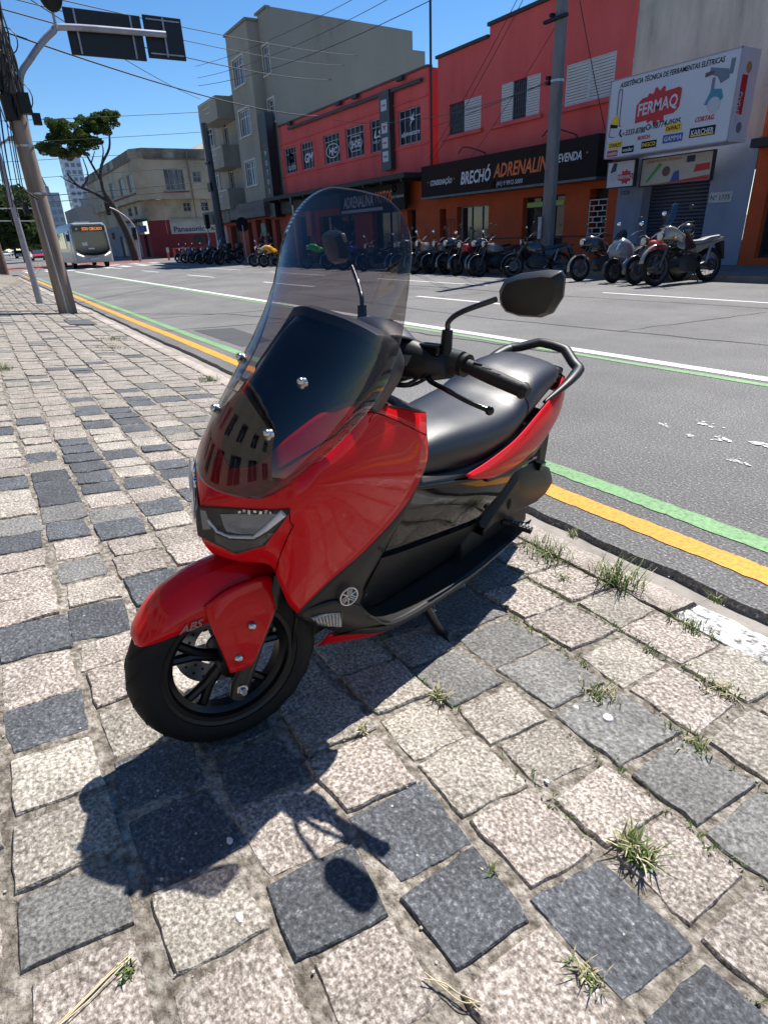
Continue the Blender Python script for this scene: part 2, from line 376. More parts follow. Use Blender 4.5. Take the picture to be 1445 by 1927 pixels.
# kerb: separate granite stones
M_kerb = granite('kerb_granite', [(.3, (.13, .10, .085)), (.44, (.30, .25, .215)), (.56, (.44, .385, .335)), (.7, (.60, .55, .50))], .15)
M_kwht = mat('whitewashed_granite', (.6, .6, .58), .9, stops=[(.36, (.10, .095, .09)), (.46, (.40, .39, .38)), (.58, (.72, .72, .70))], scale=34, bump=.8, bscale=40, bdist=.015)
kerb = MB().bx(-46, 6, 1.875, 2.05, -.1, -.03).build('kerb', M_mort); kerb['kind'] = 'structure'
x = 5.0; i = 0
while x > -40:
    ln = random.uniform(.75, 1.15) if not -1.2 < x < 1 else .95
    n = 14 if x > -9 else 4; rows = []
    for y, dz in ((1.862, -.06), (1.868, .012), (1.885, .02), (1.96, .016), (2.03, .012), (2.056, -.004), (2.063, -.06)):
        rows.append([(x-.012-(ln-.024)*k/n, y+random.uniform(-.004, .004), pav(y)+dz-.004+random.uniform(-.004, .004)) for k in range(n+1)])
    m = MB(); m.grid(rows); a = [r_[0] for r_ in rows]; b = [r_[-1] for r_ in rows]
    m.add(a, [tuple(range(len(a)))]); m.add(b, [tuple(range(len(b)))])
    m.build('kerb_stone', M_kwht if -1.3 < x-ln/2 < .6 else M_kerb, kerb, smooth=50)
    x -= ln
# ---- near pavement: mortar bed and setts
M_sand = M_mort
mb = MB(); px_ = dense(2, -7, .03); py_ = [-1.2+.03*i for i in range(103)]
def bed(x, y):
    v = Vector((x*14, y*14, .3)); return pav(y)-.0012+.005*noise.noise(v)+.0045*noise.noise(v*2.7)
mb.grid([[(x, min(y, 1.87), bed(x, y)) for x in px_] for y in py_])
fx = dense(-7, -47, .5)
mb.grid([[(x, y, pav(y)-.006) for x in fx] for y in (-1.2, 0, 1.0, 1.87)])
mb.grid([[(x, y, pav(y)-.006) for x in dense(2, -47, 1)] for y in (-5.62, -3, -1.2)])
mb.grid([[(x, y, pav(y)-.006) for x in (8, 2)] for y in (-5.62, -3, -1.2, 1.87)])
pavement = mb.build('pavement', M_mort, smooth=60, fixn=False); pavement['kind'] = 'structure'
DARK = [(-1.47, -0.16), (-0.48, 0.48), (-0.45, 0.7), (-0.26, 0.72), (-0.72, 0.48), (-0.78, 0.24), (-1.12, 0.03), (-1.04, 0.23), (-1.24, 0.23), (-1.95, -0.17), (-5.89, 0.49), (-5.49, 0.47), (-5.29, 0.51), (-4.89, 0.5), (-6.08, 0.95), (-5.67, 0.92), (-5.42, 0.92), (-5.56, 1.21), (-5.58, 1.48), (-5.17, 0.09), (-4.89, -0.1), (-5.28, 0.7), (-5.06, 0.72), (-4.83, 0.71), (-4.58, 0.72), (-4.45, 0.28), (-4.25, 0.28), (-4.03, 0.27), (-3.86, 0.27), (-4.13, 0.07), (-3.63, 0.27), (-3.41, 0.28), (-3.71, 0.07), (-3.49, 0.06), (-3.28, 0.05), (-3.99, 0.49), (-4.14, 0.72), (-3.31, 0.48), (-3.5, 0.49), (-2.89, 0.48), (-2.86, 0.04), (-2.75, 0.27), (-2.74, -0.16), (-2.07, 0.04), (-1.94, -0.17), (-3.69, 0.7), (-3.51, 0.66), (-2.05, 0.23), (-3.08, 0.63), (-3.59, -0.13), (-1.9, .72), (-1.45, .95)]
GREY = [(-0.7, 1.18), (-0.97, 1.17), (-0.44, 1.16), (-1.21, 1.22), (-3.09, 0.04), (-2.98, 0.26), (-3.13, -0.14), (-2.48, 0.05), (-0.2, 1.2), (-1.5, 1.2), (-1.7, 1.46)]
def stone_mesh(lx, ly, n, seed, dome=.004):
    rnd = random.Random(seed); out = []
    hx, hy = lx/2, ly/2
    per = []
    nx = n//4
    cor = [(-hx, -hy), (hx, -hy), (hx, hy), (-hx, hy)]
    cor = [(a+rnd.uniform(-.010, .010), b+rnd.uniform(-.010, .010)) for a, b in cor]
    for e in range(4):
        (xa, ya), (xb, yb) = cor[e], cor[(e+1) % 4]
        for k in range(nx):
            t = k/nx; j = .0034
            x_, y_ = xa+(xb-xa)*t+rnd.uniform(-j, j), ya+(yb-ya)*t+rnd.uniform(-j, j)
            if k == 0: x_ *= .982; y_ *= .982
            per.append((x_, y_))
    N = len(per); v = []; f = []
    for (s_, z) in ((1.02, -.03), (1.0, .0005), (.975, .0050)):
        v += [(x_*s_, y_*s_, z+(rnd.uniform(-.002, .002) if z > 0 else 0)) for x_, y_ in per]
    v += [(x_*.5, y_*.5, .0058+dome*.5+rnd.uniform(-.0022, .0022)) for x_, y_ in per[::2]]
    v.append((0, 0, .0062+dome*.8))
    for r_ in range(2):
        for k in range(N): f.append((r_*N+k, r_*N+(k+1) % N, (r_+1)*N+(k+1) % N, (r_+1)*N+k))
    H = N//2; b = 3*N
    for k in range(H):
        f.append((2*N+2*k, 2*N+2*k+1, b+k)); f.append((2*N+2*k+1, 2*N+(2*k+2) % N, b+(k+1) % H, b+k)); f.append((b+k, b+(k+1) % H, b+H))
    return v, f
strips = [-1.17, -.93, -.71, -.49, -.27, -.05, .155, .375, .6, .82, 1.05, 1.33, 1.6, 1.865]
cells = []
for si in range(len(strips)-1):
    y0, y1 = strips[si], strips[si+1]; x = .55+random.uniform(0, .2)
    while x > -30:
        ln = random.uniform(.175, .235) if x > -8 else random.uniform(.17, .26)
        if y0 > 1 and x > -3: ln = random.uniform(.20, .26)
        cells.append((x-ln/2, (y0+y1)/2, ln, y1-y0)); x -= ln
for d in DARK+GREY: pass
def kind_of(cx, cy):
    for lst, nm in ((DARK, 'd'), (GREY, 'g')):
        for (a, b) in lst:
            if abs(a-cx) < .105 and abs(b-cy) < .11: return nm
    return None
cells.sort(key=lambda c: (c[0]**2+c[1]**2+(0 if -.75 < c[1] else 40)))
VAR = {}
def variant(mk, k, lx, ly):
    key = (mk, k)
    if key not in VAR:
        v, f = stone_mesh(.185, .185, 20, ord(mk)*31+k*7, .004 if mk != 'd' else .002)
        m = MB(); m.add(v, f); VAR[key] = m.mesh('paving_stone', {'d': M_dark, 'g': M_grey, 'p': M_pink, 'q': M_pale}[mk], smooth=18)
    return VAR[key]
slope = math.atan(PB); far_mb = {'d': MB(), 'g': MB(), 'p': MB(), 'q': MB()}; cnt = 0
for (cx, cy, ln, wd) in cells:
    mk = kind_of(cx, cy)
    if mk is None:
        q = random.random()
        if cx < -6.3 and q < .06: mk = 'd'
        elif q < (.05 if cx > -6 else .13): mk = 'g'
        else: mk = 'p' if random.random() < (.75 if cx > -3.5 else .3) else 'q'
    gap = random.uniform(.008, .028) if cx > -7 else random.uniform(.010, .020)
    sx, sy = (ln-gap)/.185, (wd-gap-random.uniform(0, .012))/.185
    rz = random.uniform(-.035, .035); dz = random.uniform(-.004, .005)
    Mx = Matrix.Translation((cx+random.uniform(-.006, .006), cy+random.uniform(-.006, .006), pav(cy)+dz)) @ Matrix.Rotation(slope+random.uniform(-.012, .012), 4, 'X') @ Matrix.Rotation(random.uniform(-.015, .015), 4, 'Y') @ Matrix.Rotation(rz, 4, 'Z') @ Matrix.Diagonal((sx*random.choice((-1, 1)), sy, 1.05, 1))
    if cnt < 300:
        o = bpy.data.objects.new('paving_stone', variant(mk, random.randrange(9), 1, 1)); COL.objects.link(o); o.parent = pavement; o.matrix_local = Mx; cnt += 1
    else:
        v, f = stone_mesh(.185, .185, 12 if cx > -12 else 8, random.randrange(40))
        b = far_mb[mk]; b.add([Mx @ Vector(q) for q in v], f)
for mk, b in far_mb.items():
    o = b.build('distant_setts', {'d': M_dark, 'g': M_grey, 'p': M_pink, 'q': M_pale}[mk], pavement, smooth=35); o['kind'] = 'stuff'
# ---- far pavement
mb = MB(); mb.bx(-55.5, 30, 14.8, 60, -.05, .12); mb.bx(-900, -71.5, 14.8, 60, -.05, .12)
o = mb.build('far_pavement', mat('far_paving', (.16, .145, .135), .9, var=.4, scale=2.5, bump=.3, bscale=18), fixn=True); o['kind'] = 'structure'
mb = MB().bx(-55.6, 30, 14.68, 14.8, -.04, .125)
mb.build('far_kerb', mat('far_kerb_stone', (.22, .18, .155), .9, var=.3, scale=3))['kind'] = 'structure'
mb = MB(); mb.bx(-900, -71.5, -30, 1.4, -.05, .14)
mb.build('side_pavement', MATS['far_paving'])['kind'] = 'structure'
# ------------------------------------------------------------------ buildings
def wall(mb, x0, x1, z0, z1, y, ops=(), d=.18, face='-Y', m=0):
    """rectangular wall face with openings and reveals; face -Y (x,z at y) or +X (here x0..x1 run along Y, y is the X of the face)"""
    def P(a, b, e):
        return (a, y+e, b) if face == '-Y' else (y-e, a, b)
    xs = sorted({x0, x1, *[o[0] for o in ops], *[o[1] for o in ops]}); zs = sorted({z0, z1, *[o[2] for o in ops], *[o[3] for o in ops]})
    for i in range(len(xs)-1):
        for j in range(len(zs)-1):
            cx, cz = (xs[i]+xs[i+1])/2, (zs[j]+zs[j+1])/2
            if any(o[0] < cx < o[1] and o[2] < cz < o[3] for o in ops): continue
            mb.add([P(xs[i], zs[j], 0), P(xs[i+1], zs[j], 0), P(xs[i+1], zs[j+1], 0), P(xs[i], zs[j+1], 0)], [(0, 1, 2, 3)], m)
    for (a, b, c, e) in [o[:4] for o in ops]:
        q = [(a, c), (b, c), (b, e), (a, e)]
        for k in range(4):
            s_, t_ = q[k], q[(k+1) % 4]
            mb.add([P(*s_, 0), P(*t_, 0), P(*t_, d), P(*s_, d)], [(0, 1, 2, 3)], m)
    return mb
def window(parent, x0, x1, z0, z1, y, bars=3, trans=None, fr=None, glass=None, face='-Y', t=.05, name='window', sill=None, surround=None):
    fr = fr or M_wframe; glass = glass or M_glass
    mb = MB()
    def B(a0, a1, b0, b1, e0, e1):
        if face == '-Y': mb.bx(a0, a1, y+e0, y+e1, b0, b1)
        else: mb.bx(y-e1, y-e0, a0, a1, b0, b1)
    B(x0, x0+t, z0, z1, .08, .13); B(x1-t, x1, z0, z1, .08, .13); B(x0+t, x1-t, z0, z0+t, .08, .13); B(x0+t, x1-t, z1-t, z1, .08, .13)
    for k in range(1, bars): a = x0+(x1-x0)*k/bars; B(a-t*.35, a+t*.35, z0+t, z1-t, .085, .125)
    for q in (trans or []): B(x0+t, x1-t, z0+(z1-z0)*q-t*.4, z0+(z1-z0)*q+t*.4, .083, .127)
    o = mb.build(name, fr, parent)
    g = MB()
    if face == '-Y': g.bx(x0+.01, x1-.01, y+.135, y+.15, z0+.01, z1-.01)
    else: g.bx(y-.15, y-.135, x0+.01, x1-.01, z0+.01, z1-.01)
    g.build('pane', glass, o)
    if sill:
        s_ = MB()
        if face == '-Y': s_.bx(x0-.1, x1+.1, y-.1, y+.04, z0-.1, z0-.003)
        else: s_.bx(y-.04, y+.1, x0-.1, x1+.1, z0-.1, z0-.003)
        s_.build('sill', sill, o)
    if surround:
        s_ = MB(); e = .12
        for (a, b, c, d_) in ((x0-e, x0, z0, z1+e), (x1, x1+e, z0, z1+e), (x0, x1, z1, z1+e)):
            if face == '-Y': s_.bx(a, b, y-.03, y+.02, c, d_)
            else: s_.bx(y-.02, y+.03, a, b, c, d_)
        s_.build('surround', surround, o)
    return o
def louver(parent, x0, x1, z0, z1, y):
    mb = MB(); mb.bx(x0, x0+.04, y+.03, y+.08, z0, z1); mb.bx(x1-.04, x1, y+.03, y+.08, z0, z1); mb.bx(x0+.04, x1-.04, y+.03, y+.08, z1-.04, z1); mb.bx(x0+.04, x1-.04, y+.03, y+.08, z0, z0+.04)
    o = mb.build('shutter', M_wframe, parent); n = int((z1-z0-.08)/.075); s_ = MB()
    for k in range(n):
        z = z0+.04+(z1-z0-.08)*(k+.5)/n; s_.box(((x0+x1)/2, y+.05, z), (x1-x0-.085, .012, .066), Matrix.Rotation(R(38), 3, 'X'))
    s_.build('slats', mat('louver_slat', (.62, .65, .70), .45, var=.08, scale=2), o)
    return o
def zigzag(parent, x0, x1, z0, z1, y):
    mb = MB(); n = max(4, int((x1-x0)/.10))
    for k in range(n+1): a = x0+(x1-x0)*k/n; mb.bx(a-.012, a+.012, y+.06, y+.09, z0, z1)
    for r_ in range(5):
        z = z0+(z1-z0)*(r_+.5)/5
        for k in range(n): a = x0+(x1-x0)*k/n; b = x0+(x1-x0)*(k+1)/n; mb.tube([(a, y+.075, z-.05), (b, y+.075, z+.05)], .009, 4)
    return mb.build('grille', mat('grille_iron', (.10, .11, .13), .6), parent)

# ---------------- red two-storey shop (left): helmets in the windows
YF = 18.0
A = empty('red_shop', (-32, 18, 0.12), label='red two-storey motorcycle shop with six gridded windows bearing white logos', cat='building')
W1 = [(-39.15, -37.5), (-36.8, -35.2), (-33.9, -32.1), (-31.45, -29.6), (-29.0, -27.3), (-26.55, -24.8)]
ops = [(a, b, 4.95, 6.3) for a, b in W1]
mb = MB(); wall(mb, -39.58, -24.2, 3.7, 7.5, YF, ops, .2)
mb.add([(-24.2, 18, 0), (-24.2, 40, 0), (-24.2, 40, 7.5), (-24.2, 18, 7.5)], [(0, 1, 2, 3)])
mb.build('wall', M_redwall, A, fixn=False)
mb = MB(); mb.add([(-39.58, 18.02, 7.3), (-24.2, 18.02, 7.3), (-24.2, 40, 7.3), (-39.58, 40, 7.3)], [(0, 1, 2, 3)]); mb.build('roof', M_roof, A, fixn=False)
MB().bx(-39.6, -24.18, 17.93, 18.2, 7.5, 7.58).build('coping', mat('coping', (.10, .05, .05), .8, var=.3), A)
MB().tube([(-37.9, 17.86, 7.2), (-24.5, 17.86, 7.1)], .085, 8).build('gutter_pipe', mat('dark_gutter', (.06, .05, .055), .7, var=.3), A, smooth=40)
for xx in (-37.6, -31.6, -29.9, -26.0):
    MB().box((xx, 17.8, 7.42), (.45, .16, .16)).build('lamp_bracket', M_black_t, A)
MB().bx(-39.55, -24.25, 17.94, 17.998, 6.52, 6.58).build('string_course', M_redwall, A)
MB().bx(-39.55, -24.25, 17.93, 17.998, 4.80, 4.88).build('string_course', M_redwall, A)
for a, b in W1: window(A, a, b, 4.95, 6.3, YF, 4, [.76], fr=M_gframe, glass=mat('shop_film', (.006, .008, .028), .4, var=.3, spec=.25), t=.04)
Yt = 18.06
text('lettering', 'cardo', -38.32, Yt, 5.12, .50, M_sw, A, wid=1.1); mb = MB(); mb.lathe([(.16, 0), (.28, 0)], (-38.4, Yt, 5.75), 'Y', 18, closed=True); mb.build('logo', M_sw, A)
text('lettering', 'GM', -36.0, Yt, 5.30, .62, M_sw, A, wid=1.1, shear=.25, bold=.03)
mb = MB(); n = 32
ell = lambda rx, rz, cx, cz: [(cx+rx*math.cos(6.2832*k/n), Yt, cz+rz*math.sin(6.2832*k/n)) for k in range(n+1)]
mb.tube(ell(.72, .32, -33.0, 5.52), .028, 5); mb.build('logo', M_sw, A); text('lettering', 'HJC', -33.0, Yt, 5.40, .36, M_sw, A, wid=.95, shear=.25, bold=.03)
mb = MB(); hx = [(-31.2, 5.55), (-30.95, 5.87), (-30.1, 5.87), (-29.85, 5.55), (-30.1, 5.23), (-30.95, 5.23), (-31.2, 5.55)]; mb.tube([(a, Yt, b) for a, b in hx], .025, 5); mb.build('logo', M_sw, A)
text('lettering', 'SHOEI', -30.52, Yt, 5.38, .46, M_sw, A, wid=1.0, bold=.02)
text('lettering', 'LS2', -28.25, Yt, 5.55, .40, M_sw, A, wid=1.05, shear=.2, bold=.03); text('lettering', 'HELMETS', -28.25, Yt, 5.32, .17, M_sw, A, wid=1.15)
text('lettering', 'alpinestars', -25.68, Yt, 5.28, .26, M_sw, A, wid=1.45, shear=.2, bold=.02)
mb = MB(); st5 = [(-25.75, 5.62), (-25.6, 5.82), (-25.72, 6.0), (-25.55, 5.95), (-25.38, 6.12), (-25.42, 5.92), (-25.3, 5.84), (-25.48, 5.8)]; mb.prism(st5, Yt-.003, Yt+.003); mb.build('logo', M_sw, A)
# totem sign between the windows
P = MB().bx(-27.62, -26.8, 17.70, 17.95, 4.05, 7.18).build('totem_sign', mat('totem_grey', (.035, .035, .042), .5, var=.2), A)
for k, z in enumerate((6.42, 5.55, 4.95, 4.40)):
    q = MB().bx(-27.45, -26.97, 17.685, 17.697, z, z+.42).build('logo_plate', mat('plate_grey', (.42, .45, .50), .5), P)
    if k == 1:
        MB().prism([(-27.36, z+.30), (-27.06, z+.30), (-27.21, z+.08)], 17.678, 17.684).build('logo', M_sred, P)
    else: MB().bx(-27.36, -27.06, 17.678, 17.684, z+.17, z+.25).build('logo', (mat('plate_dark', (.15, .16, .18), .6), None, MATS['red_wall'], MATS.get('plate_dark'))[k] or M_sdk, P)
# canopy and ground floor
MB().bx(-40.1, -24.3, 16.7, 18, 3.50, 3.70).build('canopy', mat('canopy_black', (.022, .02, .024), .7, var=.4), A)
for k in range(10): x = -39.5+k*1.65; MB().bx(x, x+.08, 16.75, 17.9, 3.38, 3.498).build('canopy_rib', M_black_t, A)
g_ops = [(-38.3, -36.6, .12, 2.5), (-35.2, -31.0, .12, 2.4), (-29.2, -26.6, .12, 2.35), (-26.0, -25.3, .12, 2.3)]
mb = MB(); wall(mb, -39.58, -24.2, .12, 3.5, YF, g_ops, .35); mb.build('ground_floor_wall', M_orange, A, fixn=False)
for (a, b, c, d_) in g_ops:
    MB().bx(a, b, 18.36, 18.42, c, d_).build('dark_opening', M_dim, A)
    window(A, a, b, c, d_, YF+.2, max(2, int((b-a)/.9)), fr=M_black_t, t=.06, name='shopfront')
MB().bx(-31.5, -25.35, 17.42, 17.60, 2.33, 3.46).build('fascia_sign', M_sdk, A)
text('lettering', 'ADRENALINA', -29.55, 17.41, 2.62, .72, M_sw, A, wid=3.0, shear=.22, bold=.012); text('lettering', 'MOTOS', -27.15, 17.41, 2.68, .72, M_sor, A, wid=1.5, shear=.22, bold=.012)
MB().bx(-31.3, -27.2, 17.40, 17.415, 2.38, 2.52).build('sign_strip', mat('plate_grey', (.42, .45, .50), .5), A)
text('lettering', '(41) 9 9570-0144', -25.9, 17.41, 2.82, .16, M_sw, A, wid=.95)
mb = MB(); mb.lathe([(.09, 0), (.16, 0)], (-26.15, 17.41, 3.2), 'Y', 16, closed=True); mb.build('logo', M_sw, A)
MB().bx(-36.55, -35.9, 17.80, 17.95, 1.4, 3.0).build('banner', M_sor, A)
MB().bx(-39.5, -31.6, 17.55, 17.68, 2.75, 3.45).build('fascia_panel', M_black_t, A)
# vertical MOTOS sign at the left corner
T = empty('vertical_sign', (-40.3, 17.5, .12), label='tall narrow black vertical sign reading MOTOS at the corner of the grey block', cat='sign')
MB().bx(-40.75, -39.75, 17.25, 17.75, 2.6, 8.3).build('box', mat('totem_navy', (.010, .012, .02), .45, var=.3), T)
for k, ch in enumerate('MOTOS'): text('letter', ch, -40.25, 17.24, 6.05-.52*k, .40, M_sw, T, bold=.01)
MB().bx(-40.55, -39.95, 17.235, 17.245, 6.58, 6.62).build('stripe', M_sred, T); MB().bx(-40.55, -39.95, 17.235, 17.245, 3.72, 3.76).build('stripe', M_sred, T)
# mast between the two red buildings
MB().tube([(-23.9, 17.9, 3.6), (-23.9, 17.9, 7), (-23.85, 17.9, 14)], .05, 8).build('antenna_mast', M_black_t, None, smooth=40)
tag(bpy.data.objects['antenna_mast'], 'thin dark mast pipe between the two red buildings', 'mast')

# ---------------- taller red building with the BRECHO sign
Bq = empty('red_building', (-19, 18, .12), label='taller red building with white louvred windows over an orange ground floor', cat='building')
ops = [(-22.8, -20.85, 4.9, 5.95), (-19.75, -17.8, 4.9, 6.07), (-16.67, -14.72, 4.9, 6.03)]
mb = MB(); wall(mb, -23.55, -20.45, 3.4, 7.62, YF, ops[:1], .12); wall(mb, -20.45, -14.1, 3.4, 7.95, YF, ops[1:], .12)
mb.add([(-23.55, 18, 0), (-23.55, 22, 0), (-23.55, 22, 7.62), (-23.55, 18, 7.62)], [(0, 1, 2, 3)])
mb.add([(-20.45, 18, 7.62), (-20.45, 40, 7.62), (-20.45, 40, 7.95), (-20.45, 18, 7.95)], [(0, 1, 2, 3)])
mb.build('wall', M_redwall, Bq, fixn=False)
mb = MB(); mb.add([(-23.55, 18.02, 7.55), (-20.46, 18.02, 7.55), (-20.46, 40, 7.55), (-23.55, 40, 7.55)], [(0, 1, 2, 3)]); mb.add([(-20.44, 18.02, 7.9), (-14.1, 18.02, 7.9), (-14.1, 40, 7.2), (-20.44, 40, 7.2)], [(0, 1, 2, 3)]); mb.build('roof', M_roof, Bq, fixn=False)
MB().bx(-23.6, -20.47, 17.9, 18.15, 7.62, 7.72).build('coping', M_black_t, Bq); MB().bx(-20.5, -14.08, 17.9, 18.15, 7.95, 8.06).build('coping', M_black_t, Bq)
mb = MB(); mb.add([(-14.095, 18.0, 2.9), (-14.095, 46, 2.9), (-14.095, 46, 7.2), (-14.095, 18.0, 7.95)], [(0, 1, 2, 3)])
M_cream = mat('weathered_cream', (.48, .46, .38), .9, stops=[(.28, (.16, .15, .12)), (.42, (.36, .345, .285)), (.58, (.50, .48, .405)), (.8, (.58, .56, .49))], scale=.55, detail=10, stretch=(1, 1, .35), bump=.15, bscale=10)
mb.build('side_wall', M_cream, Bq, fixn=False)
for (a, b, c, d_) in ops: MB().bx(a, b, 18.11, 18.2, c, d_).build('dark_opening', M_dim, Bq)
louver(Bq, -21.85, -20.87, 4.9, 5.95, 17.98); zigzag(Bq, -22.78, -21.87, 4.92, 5.93, 18.0)
louver(Bq, -19.74, -19.15, 4.9, 6.07, 17.98); louver(Bq, -18.45, -17.82, 4.9, 6.07, 17.98); zigzag(Bq, -19.13, -18.47, 4.92, 6.05, 18.0)
louver(Bq, -16.66, -15.7, 4.9, 6.03, 17.98); louver(Bq, -15.69, -14.73, 4.9, 6.03, 17.98)
for a, b in ((-23.2, -20.7), (-20.2, -17.6), (-16.9, -14.3)): MB().bx(a, b, 17.86, 17.997, 4.74, 4.86).build('sill', M_redwall, Bq)
g_ops = [(-23.45, -23.0, .12, 2.2), (-22.25, -20.25, .35, 2.22), (-18.35, -16.3, .12, 2.32), (-15.25, -14.5, .7, 2.38)]
mb = MB(); wall(mb, -24.2, -14.15, .12, 3.4, YF-.02, g_ops, .4); mb.build('ground_floor_wall', M_orange, Bq, fixn=False)
for i, (a, b, c, d_) in enumerate(g_ops):
    MB().bx(a, b, 18.33, 18.38, c, d_).build('dark_opening', M_dim, Bq)
    if i in (1, 2): window(Bq, a, b, c, d_, YF+.15, 3, fr=M_gframe if i == 1 else M_black_t, t=.045, name='shopfront')
mb = MB()  # white brick-pattern grille
a, b, c, d_ = -15.25, -14.5, .7, 2.05
for k in range(9): z = c+(d_-c)*k/8; mb.bx(a, b, 18.0, 18.03, z-.014, z+.014)
for k in range(8):
    z0, z1 = c+(d_-c)*k/8, c+(d_-c)*(k+1)/8
    for q in ((.0, .5, 1.0) if k % 2 else (.0, .25, .75, 1.0)): x = a+.014+(b-a-.028)*q; mb.bx(x-.014, x+.014, 18.002, 18.028, z0, z1)
mb.build('window_grille', M_wframe, Bq)
MB().bx(-18.2, -16.4, 18.05, 18.10, 1.98, 2.14).build('shop_banner', mat('lime_banner', (.30, .42, .10), .6), Bq)
mb = MB()
for z in (.95,): mb.bx(-24.1, -14.2, 17.965, 17.979, z, z+.035)
for x in (-22.95, -22.68, -22.42): mb.bx(x, x+.03, 17.964, 17.978, .99, 1.75)
mb.bx(-22.92, -22.42, 17.964, 17.978, 1.75, 1.78); mb.build('black_pipes', M_black_t, Bq)
S = empty('shop_sign', (-19, 17.2, 2.7), label='long dark shop sign reading BRECHO ADRENALINA with white and orange letters', cat='sign')
MB().bx(-23.72, -14.42, 17.2, 17.9, 2.68, 3.84).build('panel', mat('brecho_panel', (.02, .014, .012), .75, stops=[(.35, (.028, .013, .009)), (.65, (.012, .014, .014))], scale=.3, spec=.15), S)
MB().bx(-23.74, -14.40, 17.19, 17.92, 2.60, 2.676).build('lower_edge', mat('sign_edge_grey', (.07, .09, .11), .5, var=.5, scale=3), S)
text('lettering', 'CONSIGNAÇÃO', -22.35, 17.19, 3.08, .27, M_sw, S, wid=1.45, shear=.2, bold=.02)
text('lettering', 'BRECHÓ', -20.2, 17.19, 2.98, .60, M_sw, S, wid=1.75, shear=.2, bold=.025); text('lettering', 'ADRENALINA', -17.65, 17.19, 3.05, .62, M_sor, S, wid=3.0, shear=.25, bold=.02)
text('lettering', 'REVENDA', -15.62, 17.19, 3.22, .34, M_sw, S, wid=1.15, shear=.2, bold=.02); text('lettering', '(41) 9 9912-5000', -18.3, 17.19, 2.76, .21, M_sw, S, wid=1.35, shear=.1)
mb = MB(); mb.lathe([(.06, 0), (.095, 0)], (-19.12, 17.19, 2.83), 'Y', 14, closed=True); mb.build('logo', M_sgreen, S)
for x, z in ((-23.25, 3.2), (-21.5, 3.2), (-16.4, 3.35), (-14.85, 3.35)): MB().bx(x, x+.05, 17.185, 17.195, z, z+.05).build('dot', M_sor, S)
for x in (-20.6, -16.2): MB().tube(cr([(x-.5, 17.1, 4.05), (x, 17.0, 4.2), (x+.6, 17.4, 3.98), (x+.65, 17.5, 3.86)], 6), .025, 6).build('sign_lamp_arm', M_black_t, S, smooth=60)

# ---------------- blue-grey tool workshop with the white billboard
C_ = empty('tool_workshop', (-12, 18, .12), label='blue-grey single-storey tool workshop with closed roller shutter', cat='building')
M_blue = mat('bluegrey_wall', (.20, .24, .33), .85, stops=[(.25, (.13, .155, .21)), (.5, (.205, .245, .335)), (.8, (.25, .28, .35))], scale=.9, detail=9, stretch=(1, 1, .5), bump=.1, bscale=14)
mb = MB(); wall(mb, -14.12, -9.87, .12, 3.2, 17.96, [(-13.2, -11.05, .12, 3.0)], .45)
mb.build('wall', M_blue, C_, fixn=False)
mb = MB(); mb.add([(-14.09, 18, 3.2), (-9.87, 18, 3.2), (-9.87, 40, 3.6), (-14.09, 40, 3.6)], [(0, 1, 2, 3)]); mb.build('roof', M_roof, C_, fixn=False)
mb = MB(); nS = 22
for k in range(nS): z = .14+k*.098; mb.add([(-13.2, 18.40, z), (-11.05, 18.40, z), (-11.05, 18.365, z+.03), (-13.2, 18.365, z+.03), (-11.05, 18.365, z+.07), (-13.2, 18.365, z+.07), (-11.05, 18.40, z+.098), (-13.2, 18.40, z+.098)], [(0, 1, 2, 3), (3, 2, 4, 5), (5, 4, 6, 7)])
mb.build('roller_shutter', mat('shutter_blue', (.035, .05, .085), .5, var=.25, scale=2), C_, fixn=False)
MB().bx(-13.2, -11.05, 18.36, 18.5, 2.3, 3.0).build('shutter_box', M_black_t, C_)
MB().bx(-12.25, -12.0, 18.34, 18.362, .95, 1.0).build('shutter_handle', M_steel, C_)
MB().bx(-11.0, -10.35, 17.94, 17.958, 1.72, 1.98).build('number_plate', mat('plate_plaster', (.40, .42, .46), .8, var=.2), C_); text('lettering', 'Nº 1775', -10.68, 17.937, 1.79, .17, M_sdk, C_, wid=.55)
text('lettering', '1773', -14.02, 17.955, 2.12, .17, M_sdk, C_, align='LEFT')
Bb = empty('billboard', (-12, 17.2, 3.05), label='large white box billboard reading FERMAQ with power tools and brand logos', cat='billboard')
bx0, bx1, by, bz0, bz1 = -13.84, -10.06, 16.8, 3.07, 5.02
MB().bx(bx0, bx1, by, 17.6, bz0, bz1).build('box', M_sw, Bb); BW, BH = bx1-bx0, bz1-bz0
mb = MB()
for (a, b, c, d_) in ((bx0, bx0+.03, bz0, bz1), (bx1-.03, bx1, bz0, bz1), (bx0, bx1, bz0, bz0+.03), (bx0, bx1, bz1-.03, bz1)): mb.bx(a, b, by-.012, by-.002, c, d_)
mb.build('edge_frame', mat('frame_mauve', (.30, .29, .33), .5), Bb)
yb = by-.006
def U(u): return bx0+BW*u
def V(v): return bz0+BH*v
text('lettering', 'ASSISTÊNCIA TÉCNICA DE FERRAMENTAS ELÉTRICAS', U(.49), yb, V(.885), .17, M_sdk, Bb, wid=BW*.80, shear=.1, bold=.012)
mb = MB(); n = 44; gear = []
for k in range(n):
    t_ = 6.2832*k/n; rr = 1.0 if (k % 4) in (0, 1) else .80
    gear.append((U(.43)+.44*rr*math.cos(t_), V(.565)+.44*rr*math.sin(t_)))
mb.prism(gear, yb-.002, yb); mb.build('gear_logo', M_sred, Bb)
mb = MB(); rp_ = [(U(.255), V(.40)), (U(.57), V(.44)), (U(.605), V(.50)), (U(.61), V(.70)), (U(.59), V(.73)), (U(.30), V(.69)), (U(.255), V(.62))]; mb.prism(rp_, yb-.006, yb-.003); mb.build('logo_plate', M_sred, Bb)
